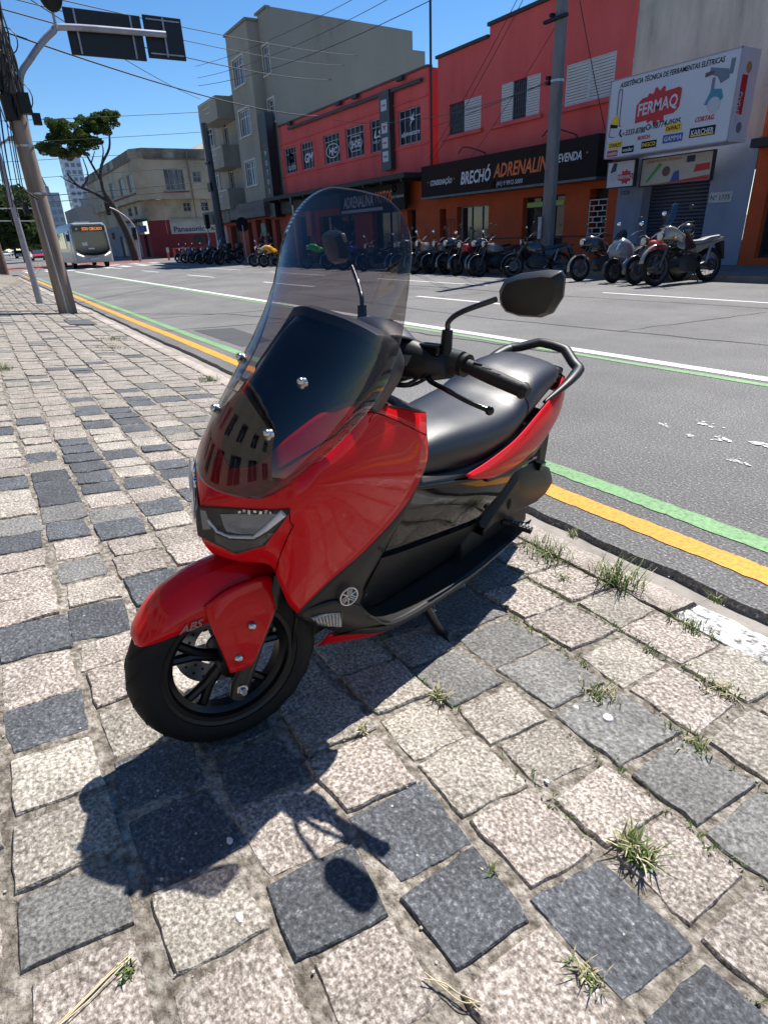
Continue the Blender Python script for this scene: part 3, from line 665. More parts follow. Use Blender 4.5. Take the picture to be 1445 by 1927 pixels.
text('lettering', 'FERMAQ', U(.43), yb-.009, V(.50), .40, M_sw, Bb, wid=BW*.32, shear=.1, bold=.02, rot=.06)
text('lettering', '3333-8788', U(.265), yb, V(.27), .20, M_sdk, Bb, wid=BW*.17, bold=.012, shear=.1); text('lettering', '98774-0505', U(.52), yb, V(.295), .21, M_sdk, Bb, wid=BW*.22, bold=.012, shear=.1)
text('lettering', '41', U(.165), yb, V(.28), .10, M_sdk, Bb); text('lettering', '41', U(.395), yb, V(.30), .10, M_sdk, Bb)
mb = MB(); mb.lathe([(.05, 0), (.075, 0)], (U(.375), yb, V(.325)), 'Y', 14, closed=True); mb.build('logo', mat('plate_dark', (.15, .16, .18), .6), Bb)
mb = MB(); mb.tube(cr([(U(.135), yb, V(.36)), (U(.13), yb, V(.30)), (U(.15), yb, V(.26))], 5), .02, 5); mb.build('phone_symbol', M_sdk, Bb)
def logo(t_, u, v, wu, hv, bgm, fgm, sh=0.0):
    P_ = Bb
    if bgm: P_ = MB().bx(U(u), U(u+wu), yb-.003, yb, V(v), V(v+hv)).build('logo_plate', bgm, Bb)
    text('lettering', t_, U(u+wu/2), yb-.006, V(v+hv*.24), BH*hv*.78, fgm, P_, wid=BW*wu*.88, bold=.02, shear=sh)
logo('STANLEY', .035, .125, .125, .085, M_syel, M_sdk); logo('makita', .03, .025, .095, .08, M_sred, M_sw, .2); logo('vonder', .165, .045, .105, .085, M_sdk, M_sw)
logo('BOSCH', .29, .165, .115, .085, None, M_sred); logo('INGCO', .335, .065, .125, .09, M_sdk, M_syel); logo('DeWALT', .52, .215, .125, .095, M_syel, M_sdk); logo('GAMMA', .51, .09, .155, .10, M_sbl, M_sw, .15)
logo('CORTAG', .73, .255, .155, .10, None, M_sred, .2); logo('KARCHER', .715, .105, .185, .11, M_sdk, M_sw); MB().bx(U(.725), U(.89), yb-.008, yb-.005, V(.115), V(.128)).build('logo_stripe', M_syel, Bb)
# printed tools
mb = MB().prism([(U(.035), V(.42)), (U(.05), V(.52)), (U(.095), V(.55)), (U(.11), V(.47)), (U(.10), V(.40))], yb-.003, yb); mb.build('printed_washer', M_syel, Bb)
MB().prism([(U(.035), V(.40)), (U(.10), V(.385)), (U(.105), V(.42)), (U(.035), V(.45))], yb-.006, yb-.0035).build('printed_washer_base', M_sdk, Bb)
mb = MB(); mb.tube(cr([(U(.085), yb, V(.55)), (U(.085), yb, V(.83)), (U(.10), yb, V(.86)), (U(.115), yb, V(.82)), (U(.115), yb, V(.45)), (U(.13), yb, V(.40))], 5), .014, 4); mb.tube(cr([(U(.04), yb, V(.40)), (U(.03), yb, V(.30)), (U(.08), yb, V(.27))], 5), .012, 4); mb.build('printed_hose', mat('plate_dark', (.15, .16, .18), .6), Bb)
mb = MB().prism([(U(.80), V(.86)), (U(.93), V(.80)), (U(.94), V(.70)), (U(.885), V(.66)), (U(.86), V(.74)), (U(.80), V(.79))], yb-.003, yb); mb.prism([(U(.935), V(.90)), (U(.965), V(.90)), (U(.96), V(.74)), (U(.935), V(.74))], yb-.003, yb); mb.build('printed_drill', mat('tool_slate', (.13, .16, .22), .6), Bb)
MB().prism([(U(.77), V(.76)), (U(.83), V(.78)), (U(.83), V(.82)), (U(.77), V(.81))], yb-.006, yb-.0035).build('printed_drill_chuck', mat('tool_maroon', (.12, .06, .08), .6), Bb); MB().bx(U(.825), U(.845), yb-.006, yb-.0035, V(.60), V(.74)).build('printed_drill_handle', MATS['tool_slate'], Bb)
mb = MB().prism([(U(.79), V(.46)), (U(.83), V(.62)), (U(.90), V(.60)), (U(.92), V(.50)), (U(.86), V(.42))], yb-.003, yb); mb.build('printed_saw', M_steal, Bb)
mb = MB(); mb.lathe([(.0, -.004), (.17, -.004), (.17, -.007), (0, -.007)], (U(.86), yb, V(.44)), 'Y', 20); mb.build('printed_saw_disc', mat('plate_grey', (.42, .45, .50), .5), Bb)
# billboard side
text('lettering', 'FERMAQ', bx1+.010, 17.06, V(.36), .20, M_sw, Bb, face='+X', wid=.7, rot=math.pi/2)
MB().bx(bx1+.002, bx1+.006, 16.95, 17.2, V(.30), V(.72)).build('logo_plate', M_sred, Bb)
for v, m_ in ((.80, mat('tool_ochre', (.32, .22, .08), .6)), (.16, MATS['tool_slate'])):
    mb = MB(); mb.lathe([(0, .003), (.12, .003), (.12, .006), (0, .006)], (bx1, 17.18, V(v)), 'X', 12); mb.build('printed_tool', m_, Bb)
for nm, lb, (a, b, c, d_), yy in (('hanging_sign', 'small square hanging sign with angle grinder and red FERMAQ logo', (-14.05, -13.1, 2.33, 3.0), 17.3), ('wide_sign', 'wide sign above the roller shutter printed with power tools', (-13.02, -10.85, 2.30, 2.98), 17.55)):
    H_ = empty(nm, ((a+b)/2, yy, c), label=lb, cat='sign')
    MB().bx(a, b, yy, yy+.12, c, d_).build('panel', M_sw if nm[0] == 'h' else mat('sign_beige', (.42, .40, .36), .6, var=.1), H_)
    mb = MB()
    for q in ((a-.03, a, c-.03, d_+.03), (b, b+.03, c-.03, d_+.03), (a, b, c-.03, c), (a, b, d_, d_+.03)): mb.bx(q[0], q[1], yy-.01, yy+.13, q[2], q[3])
    mb.build('frame', M_black_t, H_)
    if nm[0] == 'h':
        mb = MB(); gr = [(-13.38+.22*(1 if (k % 4) < 2 else .78)*math.cos(6.2832*k/36), 2.58+.20*(1 if (k % 4) < 2 else .78)*math.sin(6.2832*k/36)) for k in range(36)]; mb.prism(gr, yy-.004, yy-.001); mb.bx(-13.66, -13.12, yy-.007, yy-.0045, 2.50, 2.66); mb.build('logo', M_sred, H_)
        text('lettering', 'FERMAQ', -13.39, yy-.01, 2.53, .14, M_sw, H_, wid=.5, bold=.02)
        mb = MB(); mb.lathe([(0, -.001), (.14, -.001), (.14, -.004), (0, -.004)], (-13.82, yy, 2.62), 'Y', 16); mb.build('printed_disc', mat('plate_grey', (.42, .45, .50), .5), H_)
        MB().prism([(-13.95, 2.72), (-13.85, 2.98), (-13.72, 2.97), (-13.74, 2.76)], yy-.007, yy-.004).build('printed_grinder', M_sblue, H_)
    else:
        text('lettering', 'ASSISTÊNCIA TÉCNICA', -12.3, yy-.004, 2.88, .085, M_sred, H_, wid=1.1)
        MB().prism([(-12.85, 2.40), (-12.78, 2.38), (-12.35, 2.80), (-12.45, 2.86)], yy-.004, yy-.001).build('printed_tool', M_sgreen, H_)
        mb = MB(); mb.lathe([(0, -.001), (.13, -.001), (.13, -.004), (0, -.004)], (-12.2, yy, 2.62), 'Y', 14); mb.build('printed_tool', MATS['tool_maroon'], H_)
        MB().prism([(-12.05, 2.32), (-11.95, 2.58), (-11.8, 2.62), (-11.75, 2.34)], yy-.004, yy-.001).build('printed_tool', M_sbl, H_)
        MB().prism([(-11.35, 2.52), (-11.3, 2.70), (-10.9, 2.72), (-10.88, 2.55)], yy-.004, yy-.001).build('printed_tool', M_sred, H_)
        MB().bx(-11.6, -11.35, yy-.004, yy-.001, 2.78, 2.94).build('printed_tool', M_sblue, H_); MB().prism([(-13.0, 2.31), (-10.87, 2.31), (-10.87, 2.42), (-12.2, 2.33)], yy-.007, yy-.0045).build('printed_band', M_sred, H_)

# ---------------- orange shop at the right edge
D_ = empty('orange_shop', (-7, 18, .12), label='orange shop front with dark display window at the right edge', cat='building')
mb = MB(); wall(mb, -9.86, 2, .12, 6.2, 17.97, [(-9.45, -5.5, .3, 2.6)], .35); mb.add([(-9.86, 17.97, .12), (-9.86, 40, .12), (-9.86, 40, 6.2), (-9.86, 17.97, 6.2)], [(0, 1, 2, 3)])
mb.build('wall', M_orange, D_, fixn=False); mb = MB(); mb.add([(-9.86, 18.0, 6.15), (2, 18.0, 6.15), (2, 40, 6.15), (-9.86, 40, 6.15)], [(0, 1, 2, 3)]); mb.build('roof', M_roof, D_, fixn=False); window(D_, -9.45, -5.5, .3, 2.6, 18.1, 3, fr=M_black_t, t=.07, name='display_window'); MB().bx(-9.45, -5.5, 18.4, 18.5, .3, 2.6).build('dark_opening', M_dim, D_)
MB().prism([(-9.3, 3.15), (-6, 3.15), (-6, 5.2), (-8.6, 4.2)], 17.94, 17.965).build('painted_band', M_black_t, D_)
MB().bx(-9.86, 2, 17.5, 17.96, 2.92, 3.12).build('awning', M_black_t, D_)

# ---------------- grey apartment block
E_ = empty('apartment_block', (-46, 18, .12), label='grey four-storey apartment block with projecting bay and three balconies', cat='building')
M_greyw = mat('grey_render', (.30, .275, .225), .9, stops=[(.22, (.15, .135, .11)), (.42, (.27, .25, .205)), (.6, (.315, .29, .24)), (.8, (.36, .335, .285))], scale=.4, detail=10, stretch=(1, 1, .45), bump=.12, bscale=10)
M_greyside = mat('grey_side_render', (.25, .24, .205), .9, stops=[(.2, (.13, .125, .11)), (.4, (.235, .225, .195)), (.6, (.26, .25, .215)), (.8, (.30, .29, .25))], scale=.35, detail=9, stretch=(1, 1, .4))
op = [(-40.75, -39.85, 10.3, 11.7), (-40.75, -39.85, 7.9, 9.05)]
mb = MB(); wall(mb, -41.0, -39.6, 2.8, 13.3, YF, op, .15); wall(mb, -46.6, -44.6, 2.8, 13.0, YF, [(-46.2, -45.3, 8.0, 9.6), (-46.2, -45.3, 5.2, 6.8)], .15)
wall(mb, -54.3, -46.6, 2.8, 10.4, YF, [(-49.4, -48.4, 7.4, 9.4), (-49.4, -48.4, 4.6, 6.6), (-53.2, -51.8, 8.0, 9.2), (-53.2, -51.8, 5.2, 6.4)], .15)
mb.add([(-46.6, 18, 10.4), (-46.6, 28, 10.4), (-46.6, 28, 13.0), (-46.6, 18, 13.0)], [(0, 1, 2, 3)])
mb.add([(-54.3, 18, 0), (-54.3, 28, 0), (-54.3, 28, 10.4), (-54.3, 18, 10.4)], [(0, 1, 2, 3)])
mb.add([(-54.3, 18, 10.3), (-46.6, 18, 10.3), (-46.6, 28, 10.3), (-54.3, 28, 10.3)], [(0, 1, 2, 3)]); mb.add([(-46.6, 18, 12.95), (-39.6, 18, 12.95), (-39.6, 28, 12.95), (-46.6, 28, 12.95)], [(0, 1, 2, 3)])
mb.build('wall', M_greyw, E_, fixn=False)
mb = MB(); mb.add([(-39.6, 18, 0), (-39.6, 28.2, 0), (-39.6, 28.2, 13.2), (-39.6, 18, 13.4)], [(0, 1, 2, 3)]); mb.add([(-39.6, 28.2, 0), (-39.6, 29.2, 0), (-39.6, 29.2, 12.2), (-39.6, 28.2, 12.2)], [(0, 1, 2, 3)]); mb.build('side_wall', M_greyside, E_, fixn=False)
MB().bx(-41.2, -39.52, 17.9, 18.2, 13.3, 13.42).build('coping', mat('coping_grey', (.22, .20, .17), .9, var=.3), E_)
bops = [(-43.9, -42.1, 10.2, 11.6), (-43.9, -42.1, 7.5, 8.9), (-43.9, -42.1, 4.65, 6.05)]
mb = MB(); wall(mb, -44.6, -41.0, 3.7, 13.0, 17.25, bops, .12); mb.add([(-41.0, 17.25, 3.7), (-41.0, 18, 3.7), (-41.0, 18, 13.0), (-41.0, 17.25, 13.0)], [(0, 1, 2, 3)]); mb.add([(-44.6, 17.25, 3.7), (-44.6, 18, 3.7), (-44.6, 18, 13.0), (-44.6, 17.25, 13.0)], [(0, 1, 2, 3)])
mb.add([(-44.6, 17.25, 3.7), (-41.0, 17.25, 3.7), (-41.0, 18, 3.7), (-44.6, 18, 3.7)], [(0, 1, 2, 3)]); mb.add([(-44.6, 17.25, 13.0), (-41.0, 17.25, 13.0), (-41.0, 18, 13.0), (-44.6, 18, 13.0)], [(0, 1, 2, 3)])
mb.build('bay', M_greyw, E_, fixn=False); MB().bx(-44.7, -40.92, 17.15, 18.0, 13.003, 13.14).build('coping', MATS['coping_grey'], E_)
M_curt = mat('curtained_glass', (.10, .115, .14), .12, stops=[(.35, (.02, .025, .035)), (.55, (.13, .15, .18)), (.7, (.28, .29, .31))], scale=1.6, stretch=(2.5, 1, .3), spec=.8)
for (a, b, c, d_) in bops: window(E_, a, b, c, d_, 17.25, 4, [.72], glass=M_curt, surround=mat('surround', (.5, .48, .44), .8, var=.2), sill=MATS['surround'], t=.06)
for (a, b, c, d_) in op: window(E_, a, b, c, d_, YF, 2, [.72], glass=M_curt, surround=MATS['surround'], sill=MATS['surround'], t=.06)
for (a, b, c, d_) in [(-49.4, -48.4, 7.4, 9.4), (-49.4, -48.4, 4.6, 6.6), (-53.2, -51.8, 8.0, 9.2), (-53.2, -51.8, 5.2, 6.4), (-46.2, -45.3, 8.0, 9.6), (-46.2, -45.3, 5.2, 6.8)]: window(E_, a, b, c, d_, YF, 2, [.7], glass=M_glass, t=.06)
for z in (9.05, 6.2, 3.55):
    mb = MB(); mb.bx(-50.3, -46.4, 16.7, 17.998, z-.12, z); mb.bx(-50.3, -46.4, 16.7, 16.85, z, z+1.2); mb.bx(-50.3, -50.16, 16.85, 17.998, z, z+1.2); mb.bx(-46.54, -46.4, 16.85, 17.998, z, z+1.2)
    bl = mb.build('balcony', M_greyw, E_)
    for q, hw in ((.72, .75), (.42, .42)): MB().bx(-48.35-hw, -48.35+hw, 16.66, 16.697, z+q, z+q+.06).build('moulding', MATS['surround'], bl)
    MB().bx(-50.1, -46.6, 16.665, 16.697, z+1.06, z+1.12).build('moulding', MATS['surround'], bl)
for x in (-44.75, -51.4): MB().tube([(x, 17.95, 3.2), (x, 17.95, 10)], .06, 6).build('drainpipe', mat('drainpipe', (.45, .43, .40), .7, var=.2), E_, smooth=40)
MB().bx(-47.6, -40.9, 17.0, 17.9, 2.72, 3.66).build('fascia', mat('fascia_slate', (.085, .08, .085), .6, var=.4, scale=1.2), E_); MB().bx(-54.0, -47.7, 17.0, 17.9, 2.6, 3.5).build('fascia', mat('fascia_dark', (.03, .035, .035), .5, var=.5), E_)
for a, b in ((-45.6, -44.5), (-44.3, -42.6)): MB().bx(a, b, 16.985, 16.997, 3.08, 3.32).build('worn_logo', mat('fascia_letters', (.05, .05, .055), .6), E_)
MB().bx(-50.2, -48.8, 16.985, 16.997, 2.85, 3.25).build('worn_logo', mat('dull_orange', (.25, .07, .03), .6, var=.7, scale=6), E_)
gops = [(-46.9, -46.0, .12, 2.5), (-45.2, -44.0, .12, 2.6), (-43.4, -42.3, .12, 2.6), (-41.7, -40.9, .12, 2.5), (-50.6, -48.6, .12, 2.4)]
mb = MB(); wall(mb, -54.3, -39.6, .12, 2.8, 17.99, gops, .3); mb.build('ground_floor_wall', mat('terracotta_wall', (.36, .075, .045), .85, var=.25, scale=1), E_, fixn=False)
for (a, b, c, d_) in gops: MB().bx(a, b, 18.29, 18.34, c, d_).build('dark_opening', M_dim, E_)
MB().bx(-44.05, -43.25, 17.90, 17.985, 1.55, 2.35).build('poster', mat('poster_green', (.18, .28, .24), .6, var=.6, scale=4), E_)
mb = MB().bx(-54.2, -51.2, 17.9, 17.985, .12, 2.45); mb.build('pale_panel', mat('pale_panel', (.32, .34, .34), .8, var=.15), E_); MB().bx(-53.9, -53.0, 17.88, 17.897, 1.5, 1.95).build('poster', mat('poster_dark', (.02, .08, .06), .6), E_); MB().bx(-52.8, -51.7, 17.88, 17.897, 1.5, 1.95).build('poster', M_sw, E_)

# ---------------- beige corner building across the side street
F_ = empty('corner_building', (-72, 18, .12), label='stained beige corner building with dark red ground floor across the side street', cat='building')
M_bei = mat('stained_beige', (.42, .36, .25), .9, stops=[(.22, (.08, .075, .06)), (.36, (.27, .235, .165)), (.55, (.43, .37, .26)), (.8, (.50, .44, .33))], scale=.30, detail=11, bump=.15, bscale=8)
M_beiD = mat('mouldy_parapet', (.25, .22, .16), .9, stops=[(.3, (.05, .05, .04)), (.48, (.14, .13, .095)), (.62, (.34, .30, .22)), (.8, (.42, .37, .28))], scale=.5, detail=11, stretch=(1, 1, .7))
XB = -70.0
up_ops = [(18.2+.5, 20.2+.5, 6.3, 8.2), (21.6, 22.5, 7.0, 8.0), (24.2, 26.2, 6.3, 8.0)]; mid_ops = [(20.3, 21.1, 4.35, 5.2), (22.2, 23.0, 4.35, 5.2), (25.6, 26.3, 3.9, 5.2)]
mb = MB(); wall(mb, 17.0, 28, 5.5, 9.1, XB, up_ops, .15, '+X'); wall(mb, 18.2, 28, 3.6, 5.5, XB-.6, mid_ops, .15, '+X')
mb.add([(XB, 17.0, 5.5), (XB, 28, 5.5), (XB-.6, 28, 5.5), (XB-.6, 17, 5.5)], [(0, 1, 2, 3)])
fo = [(-74.5, -72.0, 6.3, 8.0), (-79, -76.2, 6.3, 8.0), (-84.5, -82, 6.3, 8.0), (-90, -87.5, 6.3, 8.0)]
wall(mb, -100, XB-1.2, 5.5, 9.1, 16.0, fo, .15); mb.add([(XB-1.2, 16.0, 5.5), (XB, 17.0, 5.5), (XB, 17.0, 9.1), (XB-1.2, 16, 9.1)], [(0, 1, 2, 3)]); mb.add([(XB-1.2, 16.0, 5.5), (XB, 17.0, 5.5), (XB-1, 18, 5.5), (-100, 18, 5.5), (-100, 16, 5.5)], [(0, 1, 2, 3, 4)])
fm = [(-76.5, -75.2, 4.3, 5.2), (-80, -78, 4.3, 5.2), (-86, -84, 4.3, 5.2)]
wall(mb, -100, XB-1.8, 3.6, 5.5, 16.6, fm, .15); mb.add([(XB-1.8, 16.6, 3.6), (XB-.6, 18.2, 3.6), (XB-.6, 18.2, 5.5), (XB-1.8, 16.6, 5.5)], [(0, 1, 2, 3)])
mb.build('wall', M_bei, F_, fixn=False)
mb = MB(); mb.add([(XB, 17.0, 9.1), (XB, 28, 9.1), (XB, 28, 10.0), (XB, 17.0, 10.0)], [(0, 1, 2, 3)]); mb.add([(XB-1.2, 16, 9.1), (XB, 17.0, 9.1), (XB, 17.0, 10.0), (XB-1.2, 16, 10.0)], [(0, 1, 2, 3)]); mb.add([(-100, 16, 9.1), (XB-1.2, 16, 9.1), (XB-1.2, 16, 10.0), (-100, 16, 10.0)], [(0, 1, 2, 3)])
mb.add([(XB-1.2, 16, 9.95), (XB, 17, 9.95), (XB, 28, 9.95), (-100, 28, 9.95), (-100, 16, 9.95)], [(0, 1, 2, 3, 4)])
mb.build('parapet', M_beiD, F_, fixn=False)
mb = MB(); mb.bx(XB-.02, XB+.12, 17.0, 28, 9.0, 9.12); mb.bx(-100, XB-1.2, 15.88, 16.02, 9.0, 9.12); mb.build('cornice', mat('cornice_brown', (.20, .13, .10), .9, var=.3), F_)
mb = MB(); mb.bx(XB-.02, XB+.10, 18.4, 21, 6.08, 6.2); mb.bx(XB-.02, XB+.10, 24, 26.5, 6.08, 6.2); mb.bx(-92, XB-1.5, 15.9, 16.02, 6.05, 6.2); mb.build('window_sills', mat('sill_red', (.20, .06, .05), .9, var=.3), F_)
for (a, b, c, d_) in up_ops: window(F_, a, b, c, d_, XB, 4 if b-a > 1.5 else 2, [.5] if b-a < 1.5 else None, glass=M_curt, face='+X', fr=M_gframe, t=.06)
for (a, b, c, d_) in mid_ops: window(F_, a, b, c, d_, XB-.6, 2, [.5], face='+X', fr=M_gframe, t=.05)
for (a, b, c, d_) in fo: window(F_, a, b, c, d_, 16.0, 4, glass=M_curt, fr=M_gframe, t=.06)
for (a, b, c, d_) in fm: window(F_, a, b, c, d_, 16.6, 2, [.5], fr=M_gframe, t=.05)
MB().tube([(XB+.1, 21.3, 3.7), (XB+.1, 21.3, 9.9)], .07, 6).build('drainpipe', mat('pipe_brown', (.22, .15, .12), .8, var=.3), F_)
lops = [(20.8, 22.3, 1.2, 2.05), (24.0, 25.6, 1.2, 2.05)]
mb = MB(); wall(mb, 18.2, 28, .12, 2.25, XB-.6, lops, .12, '+X'); mb.add([(XB-1.8, 16.6, .12), (XB-.6, 18.2, .12), (XB-.6, 18.2, 3.6), (XB-1.8, 16.6, 3.6)], [(0, 1, 2, 3)]); mb.add([(XB-.59, 18.2, 2.25), (XB-.59, 18.6, 2.25), (XB-.59, 18.6, 3.6), (XB-.59, 18.2, 3.6)], [(0, 1, 2, 3)])
wall(mb, -76.5, XB-1.8, .12, 2.4, 16.6, [(-74.6, -72.8, .12, 2.3)], .3); mb.build('ground_floor_wall', mat('oxblood_wall', (.20, .022, .025), .85, var=.25, scale=1), F_, fixn=False)
for (a, b, c, d_) in lops: window(F_, a, b, c, d_, XB-.6, 6, [.33, .66], face='+X', fr=M_black_t, t=.05)
mb = MB(); mb.add([(XB-.6, 18.6, 2.25), (XB-.6, 28, 2.25), (XB-.6, 28, 3.6), (XB-.6, 18.6, 3.6)], [(0, 1, 2, 3)]); mb.build('sign_band', mat('sign_cream', (.42, .42, .38), .8, var=.15, scale=1), F_, fixn=False)
text('lettering', 'Panasonic', XB-.585, 20.55, 2.45, .72, M_sblue, F_, face='+X', wid=3.3, bold=.02); text('lettering', 'AIWA', XB-.585, 23.6, 2.45, .52, M_sdk, F_, face='+X', wid=1.5, bold=.02)
MB().bx(XB-.62, XB-.3, 18.6, 28, 3.5, 3.62).build('ledge', mat('ledge_grey', (.35, .34, .31), .9, var=.2), F_)
MB().bx(-74.6, -72.8, 16.88, 16.95, .12, 2.3).build('door', mat('navy_door', (.02, .035, .06), .5), F_)
mb = MB(); wall(mb, -100, -76.5, .12, 3.6, 16.62, [(-79, -77.4, .12, 2.3), (-82, -80, .12, 2.4), (-88, -85, .12, 2.4)], .2); mb.build('shop_wall', mat('grey_shop_wall', (.22, .235, .25), .85, var=.3, scale=.8), F_, fixn=False)
for a, b in ((-79, -77.4), (-82, -80), (-88, -85)): MB().bx(a, b, 16.82, 16.88, .12, 2.4).build('dark_opening', mat('shop_glass', (.04, .055, .075), .3, var=.5), F_)
MB().bx(-78.5, -74.8, 16.0, 16.5, 2.5, 3.35).build('shop_sign', mat('sign_paleblue', (.35, .40, .48), .6, var=.3), F_); MB().bx(-74.4, -72.3, 16.3, 16.55, 2.6, 3.2).build('shop_sign', M_sbl, F_); MB().bx(-78.8, XB-1.6, 15.4, 16.58, 3.62, 3.8).build('awning', M_black_t, F_)
# tiled roof behind the parapet
rf = MB(); rf.add([(-72, 22, 9.9), (-72, 32, 9.9), (-84, 32, 9.9), (-84, 22, 9.9), (-75.5, 26.5, 11.9), (-80.5, 26.5, 11.9)], [(0, 1, 4), (1, 2, 5, 4), (2, 3, 5), (3, 0, 4, 5)])
rf.build('roof', mat('fibre_roof', (.30, .28, .24), .9, var=.3, scale=1.2), F_, fixn=False)
# ---------------- far towers and blocks
def tower(x, y, wx, wy, h, label, m, rows, cols, nm='tower_block'):
    o = empty(nm, (x, y, 0), label=label, cat='building'); MB().bx(x-wx, x, y, y+wy, 0, h).build('walls', m, o)
    mb = MB()
    for r_ in range(rows):
        z = 3+(h-5)*r_/rows; dz = (h-5)/rows*.55
        for c_ in range(cols): a = y+wy*(c_+.18)/cols; mb.bx(x+.02, x+.08, a, a+wy*.64/cols, z, z+dz)
    p_ = mb.build('windows', mat('far_glass', (.10, .14, .20), .2, spec=.8), o); p_['kind'] = 'stuff'
    mb = MB()
    for r_ in range(rows):
        z = 3+(h-5)*r_/rows; dz = (h-5)/rows*.55
        for c_ in range(max(2, cols-1)): a = x-wx*(c_+.85)/max(2, cols-1); mb.bx(a, a+wx*.6/max(2, cols-1), y-.08, y-.02, z, z+dz)
    p_ = mb.build('windows', MATS['far_glass'], o); p_['kind'] = 'stuff'
    MB().bx(x-wx*.7, x-wx*.3, y+wy*.3, y+wy*.7, h, h+2.2).build('roof_housing', m, o)
M_tw = mat('tower_white', (.50, .53, .58), .8, var=.1)
tower(-300, 41.5, 10, 6.5, 35.5, 'slim pale high-rise tower behind the spreading tree', M_tw, 12, 3)
tower(-250, 23.5, 14, 7.5, 18.5, 'blue-grey office block beyond the timber pole', mat('tower_blue', (.28, .34, .40), .7, var=.15), 6, 4)
tower(-170, 24, 12, 8, 9.5, 'low grey block beside the bus roof', mat('tower_dusk', (.20, .21, .21), .8, var=.25), 3, 4, 'low_block')
tower(-120, 17, 16, 10, 7.5, 'grey two-storey row building behind the bus', mat('row_grey', (.26, .24, .22), .8, var=.3), 2, 4, 'row_building')
# ---------------- building along the near pavement, behind the camera (reflected in the glossy panels and the windscreen)
def wallN(mb, x0, x1, z0, z1, y, ops, d=.2):
    b = MB(); wall(b, -x1, -x0, z0, z1, -y, [(-o[1], -o[0], o[2], o[3]) for o in ops], d); mb.add([(-a, -c, e) for a, c, e in b.v], b.f)
N_ = empty('near_building', (-14, -5.6, .2), label='plain two-storey building behind the camera, mirrored in the dark windscreen panel', cat='building')
M_near = mat('near_render', (.34, .31, .26), .9, stops=[(.25, (.22, .20, .165)), (.5, (.34, .31, .26)), (.8, (.40, .37, .32))], scale=.5, detail=9, stretch=(1, 1, .4))
up_o = [(-42+i*4.2, -40+i*4.2, 4.4, 6.0) for i in range(13)]; lo_o = [(-42+i*4.2, -39.4+i*4.2, .9 if i % 3 else .75, 2.9) for i in range(13)]
mb = MB(); wallN(mb, -44, 13, .4, 7.2, -5.6, up_o+lo_o, .22)
mb.add([(-44, -5.6, .4), (-44, -16, .4), (-44, -16, 7.2), (-44, -5.6, 7.2)], [(0, 1, 2, 3)]); mb.add([(13, -5.6, .4), (13, -16, .4), (13, -16, 7.2), (13, -5.6, 7.2)], [(0, 1, 2, 3)]); mb.add([(-44, -16, .4), (13, -16, .4), (13, -16, 7.2), (-44, -16, 7.2)], [(0, 1, 2, 3)])
mb.build('wall', M_near, N_, fixn=False); mb = MB(); mb.add([(-44, -5.6, 7.1), (13, -5.6, 7.1), (13, -16, 7.1), (-44, -16, 7.1)], [(0, 1, 2, 3)]); mb.build('roof', M_roof, N_, fixn=False)
MB().bx(-44.1, 13.1, -5.7, -5.45, 7.2, 7.35).build('coping', M_roof, N_)
for (a, b, c, d_) in up_o+lo_o:
    g = MB().bx(a, b, -5.83, -5.80, c, d_).build('window', M_glass, N_); m = MB(); mid = (a+b)/2
    for q in ((a, a+.06), (b-.06, b), (mid-.03, mid+.03)): m.bx(q[0], q[1], -5.79, -5.75, c, d_)
    m.bx(a+.06, mid-.03, -5.788, -5.752, d_-.06, d_); m.build('frame', M_wframe, g)
# ------------------------------------------------------------------ the red scooter
# local axes: x forward from the rear contact patch, y to the rider's left, z up
SO = Vector((-1.7830, 1.48985, 0.0790))
SF, SL, SU = Vector((.36018, -.92825, .09283)), Vector((.92073, .33771, -.19545)), Vector((.15008, .15586, .97631))
SM = Matrix(((SF.x, SL.x, SU.x, SO.x), (SF.y, SL.y, SU.y, SO.y), (SF.z, SL.z, SU.z, SO.z), (0, 0, 0, 1)))
K = empty('scooter', label='red maxi scooter with tall smoked windscreen leaning on its side stand', cat='scooter', world=False)
K.matrix_world = SM
M_red = mat('scooter_red', (.56, .0014, .005), .42, coat=.42, coatr=.015, var=.04, scale=3, spec=.1)
M_trim = mat('matte_trim', (.0085, .008, .0075), .45, spec=.38, bump=.12, bscale=500, bdist=.002, rvar=.05)
M_gry = mat('grey_metallic', (.055, .053, .060), .48, metal=.2, bump=.05, bscale=900, bdist=.001)
M_seat = mat('seat_vinyl', (.006, .0075, .012), .40, bump=.35, bscale=700, bdist=.0015, spec=.6)
M_rub = mat('tyre_rubber', (.006, .006, .0065), .70, spec=.3, bump=.2, bscale=220, bdist=.002, rvar=.1)
M_chr = mat('chrome', (.75, .75, .76), .10, metal=1)
M_alu = mat('bolt_steel', (.5, .5, .5), .25, metal=1)
M_eng = mat('engine_black', (.012, .012, .013), .5, spec=.3, bump=.2, bscale=120)
M_lens = screen_mat('lens_clear', (.86, .87, .88), lo=.035, boost=.9)
M_refl = mat('lamp_reflector', (.010, .011, .013), .35, spec=.25)
M_lg = mat('light_guide', (.62, .62, .63), .3)
M_smoke = screen_mat('smoked_acrylic', (.58, .55, .555), lo=.05, boost=1.0)
M_edge = mat('acrylic_edge', (.45, .42, .43), .3)
M_wl = mat('emblem_silver', (.62, .60, .56), .3, metal=.6)
AX = Vector((-math.sin(R(26)), 0, math.cos(R(26)))); AO = Vector((1.44, 0, 0)); SROT = Matrix.Rotation(R(-23), 3, AX)
def st(v): return AO+SROT @ (Vector(v)-AO)
def sb(mb, *a, **k): return mb.xf(st).build(*a, **k)
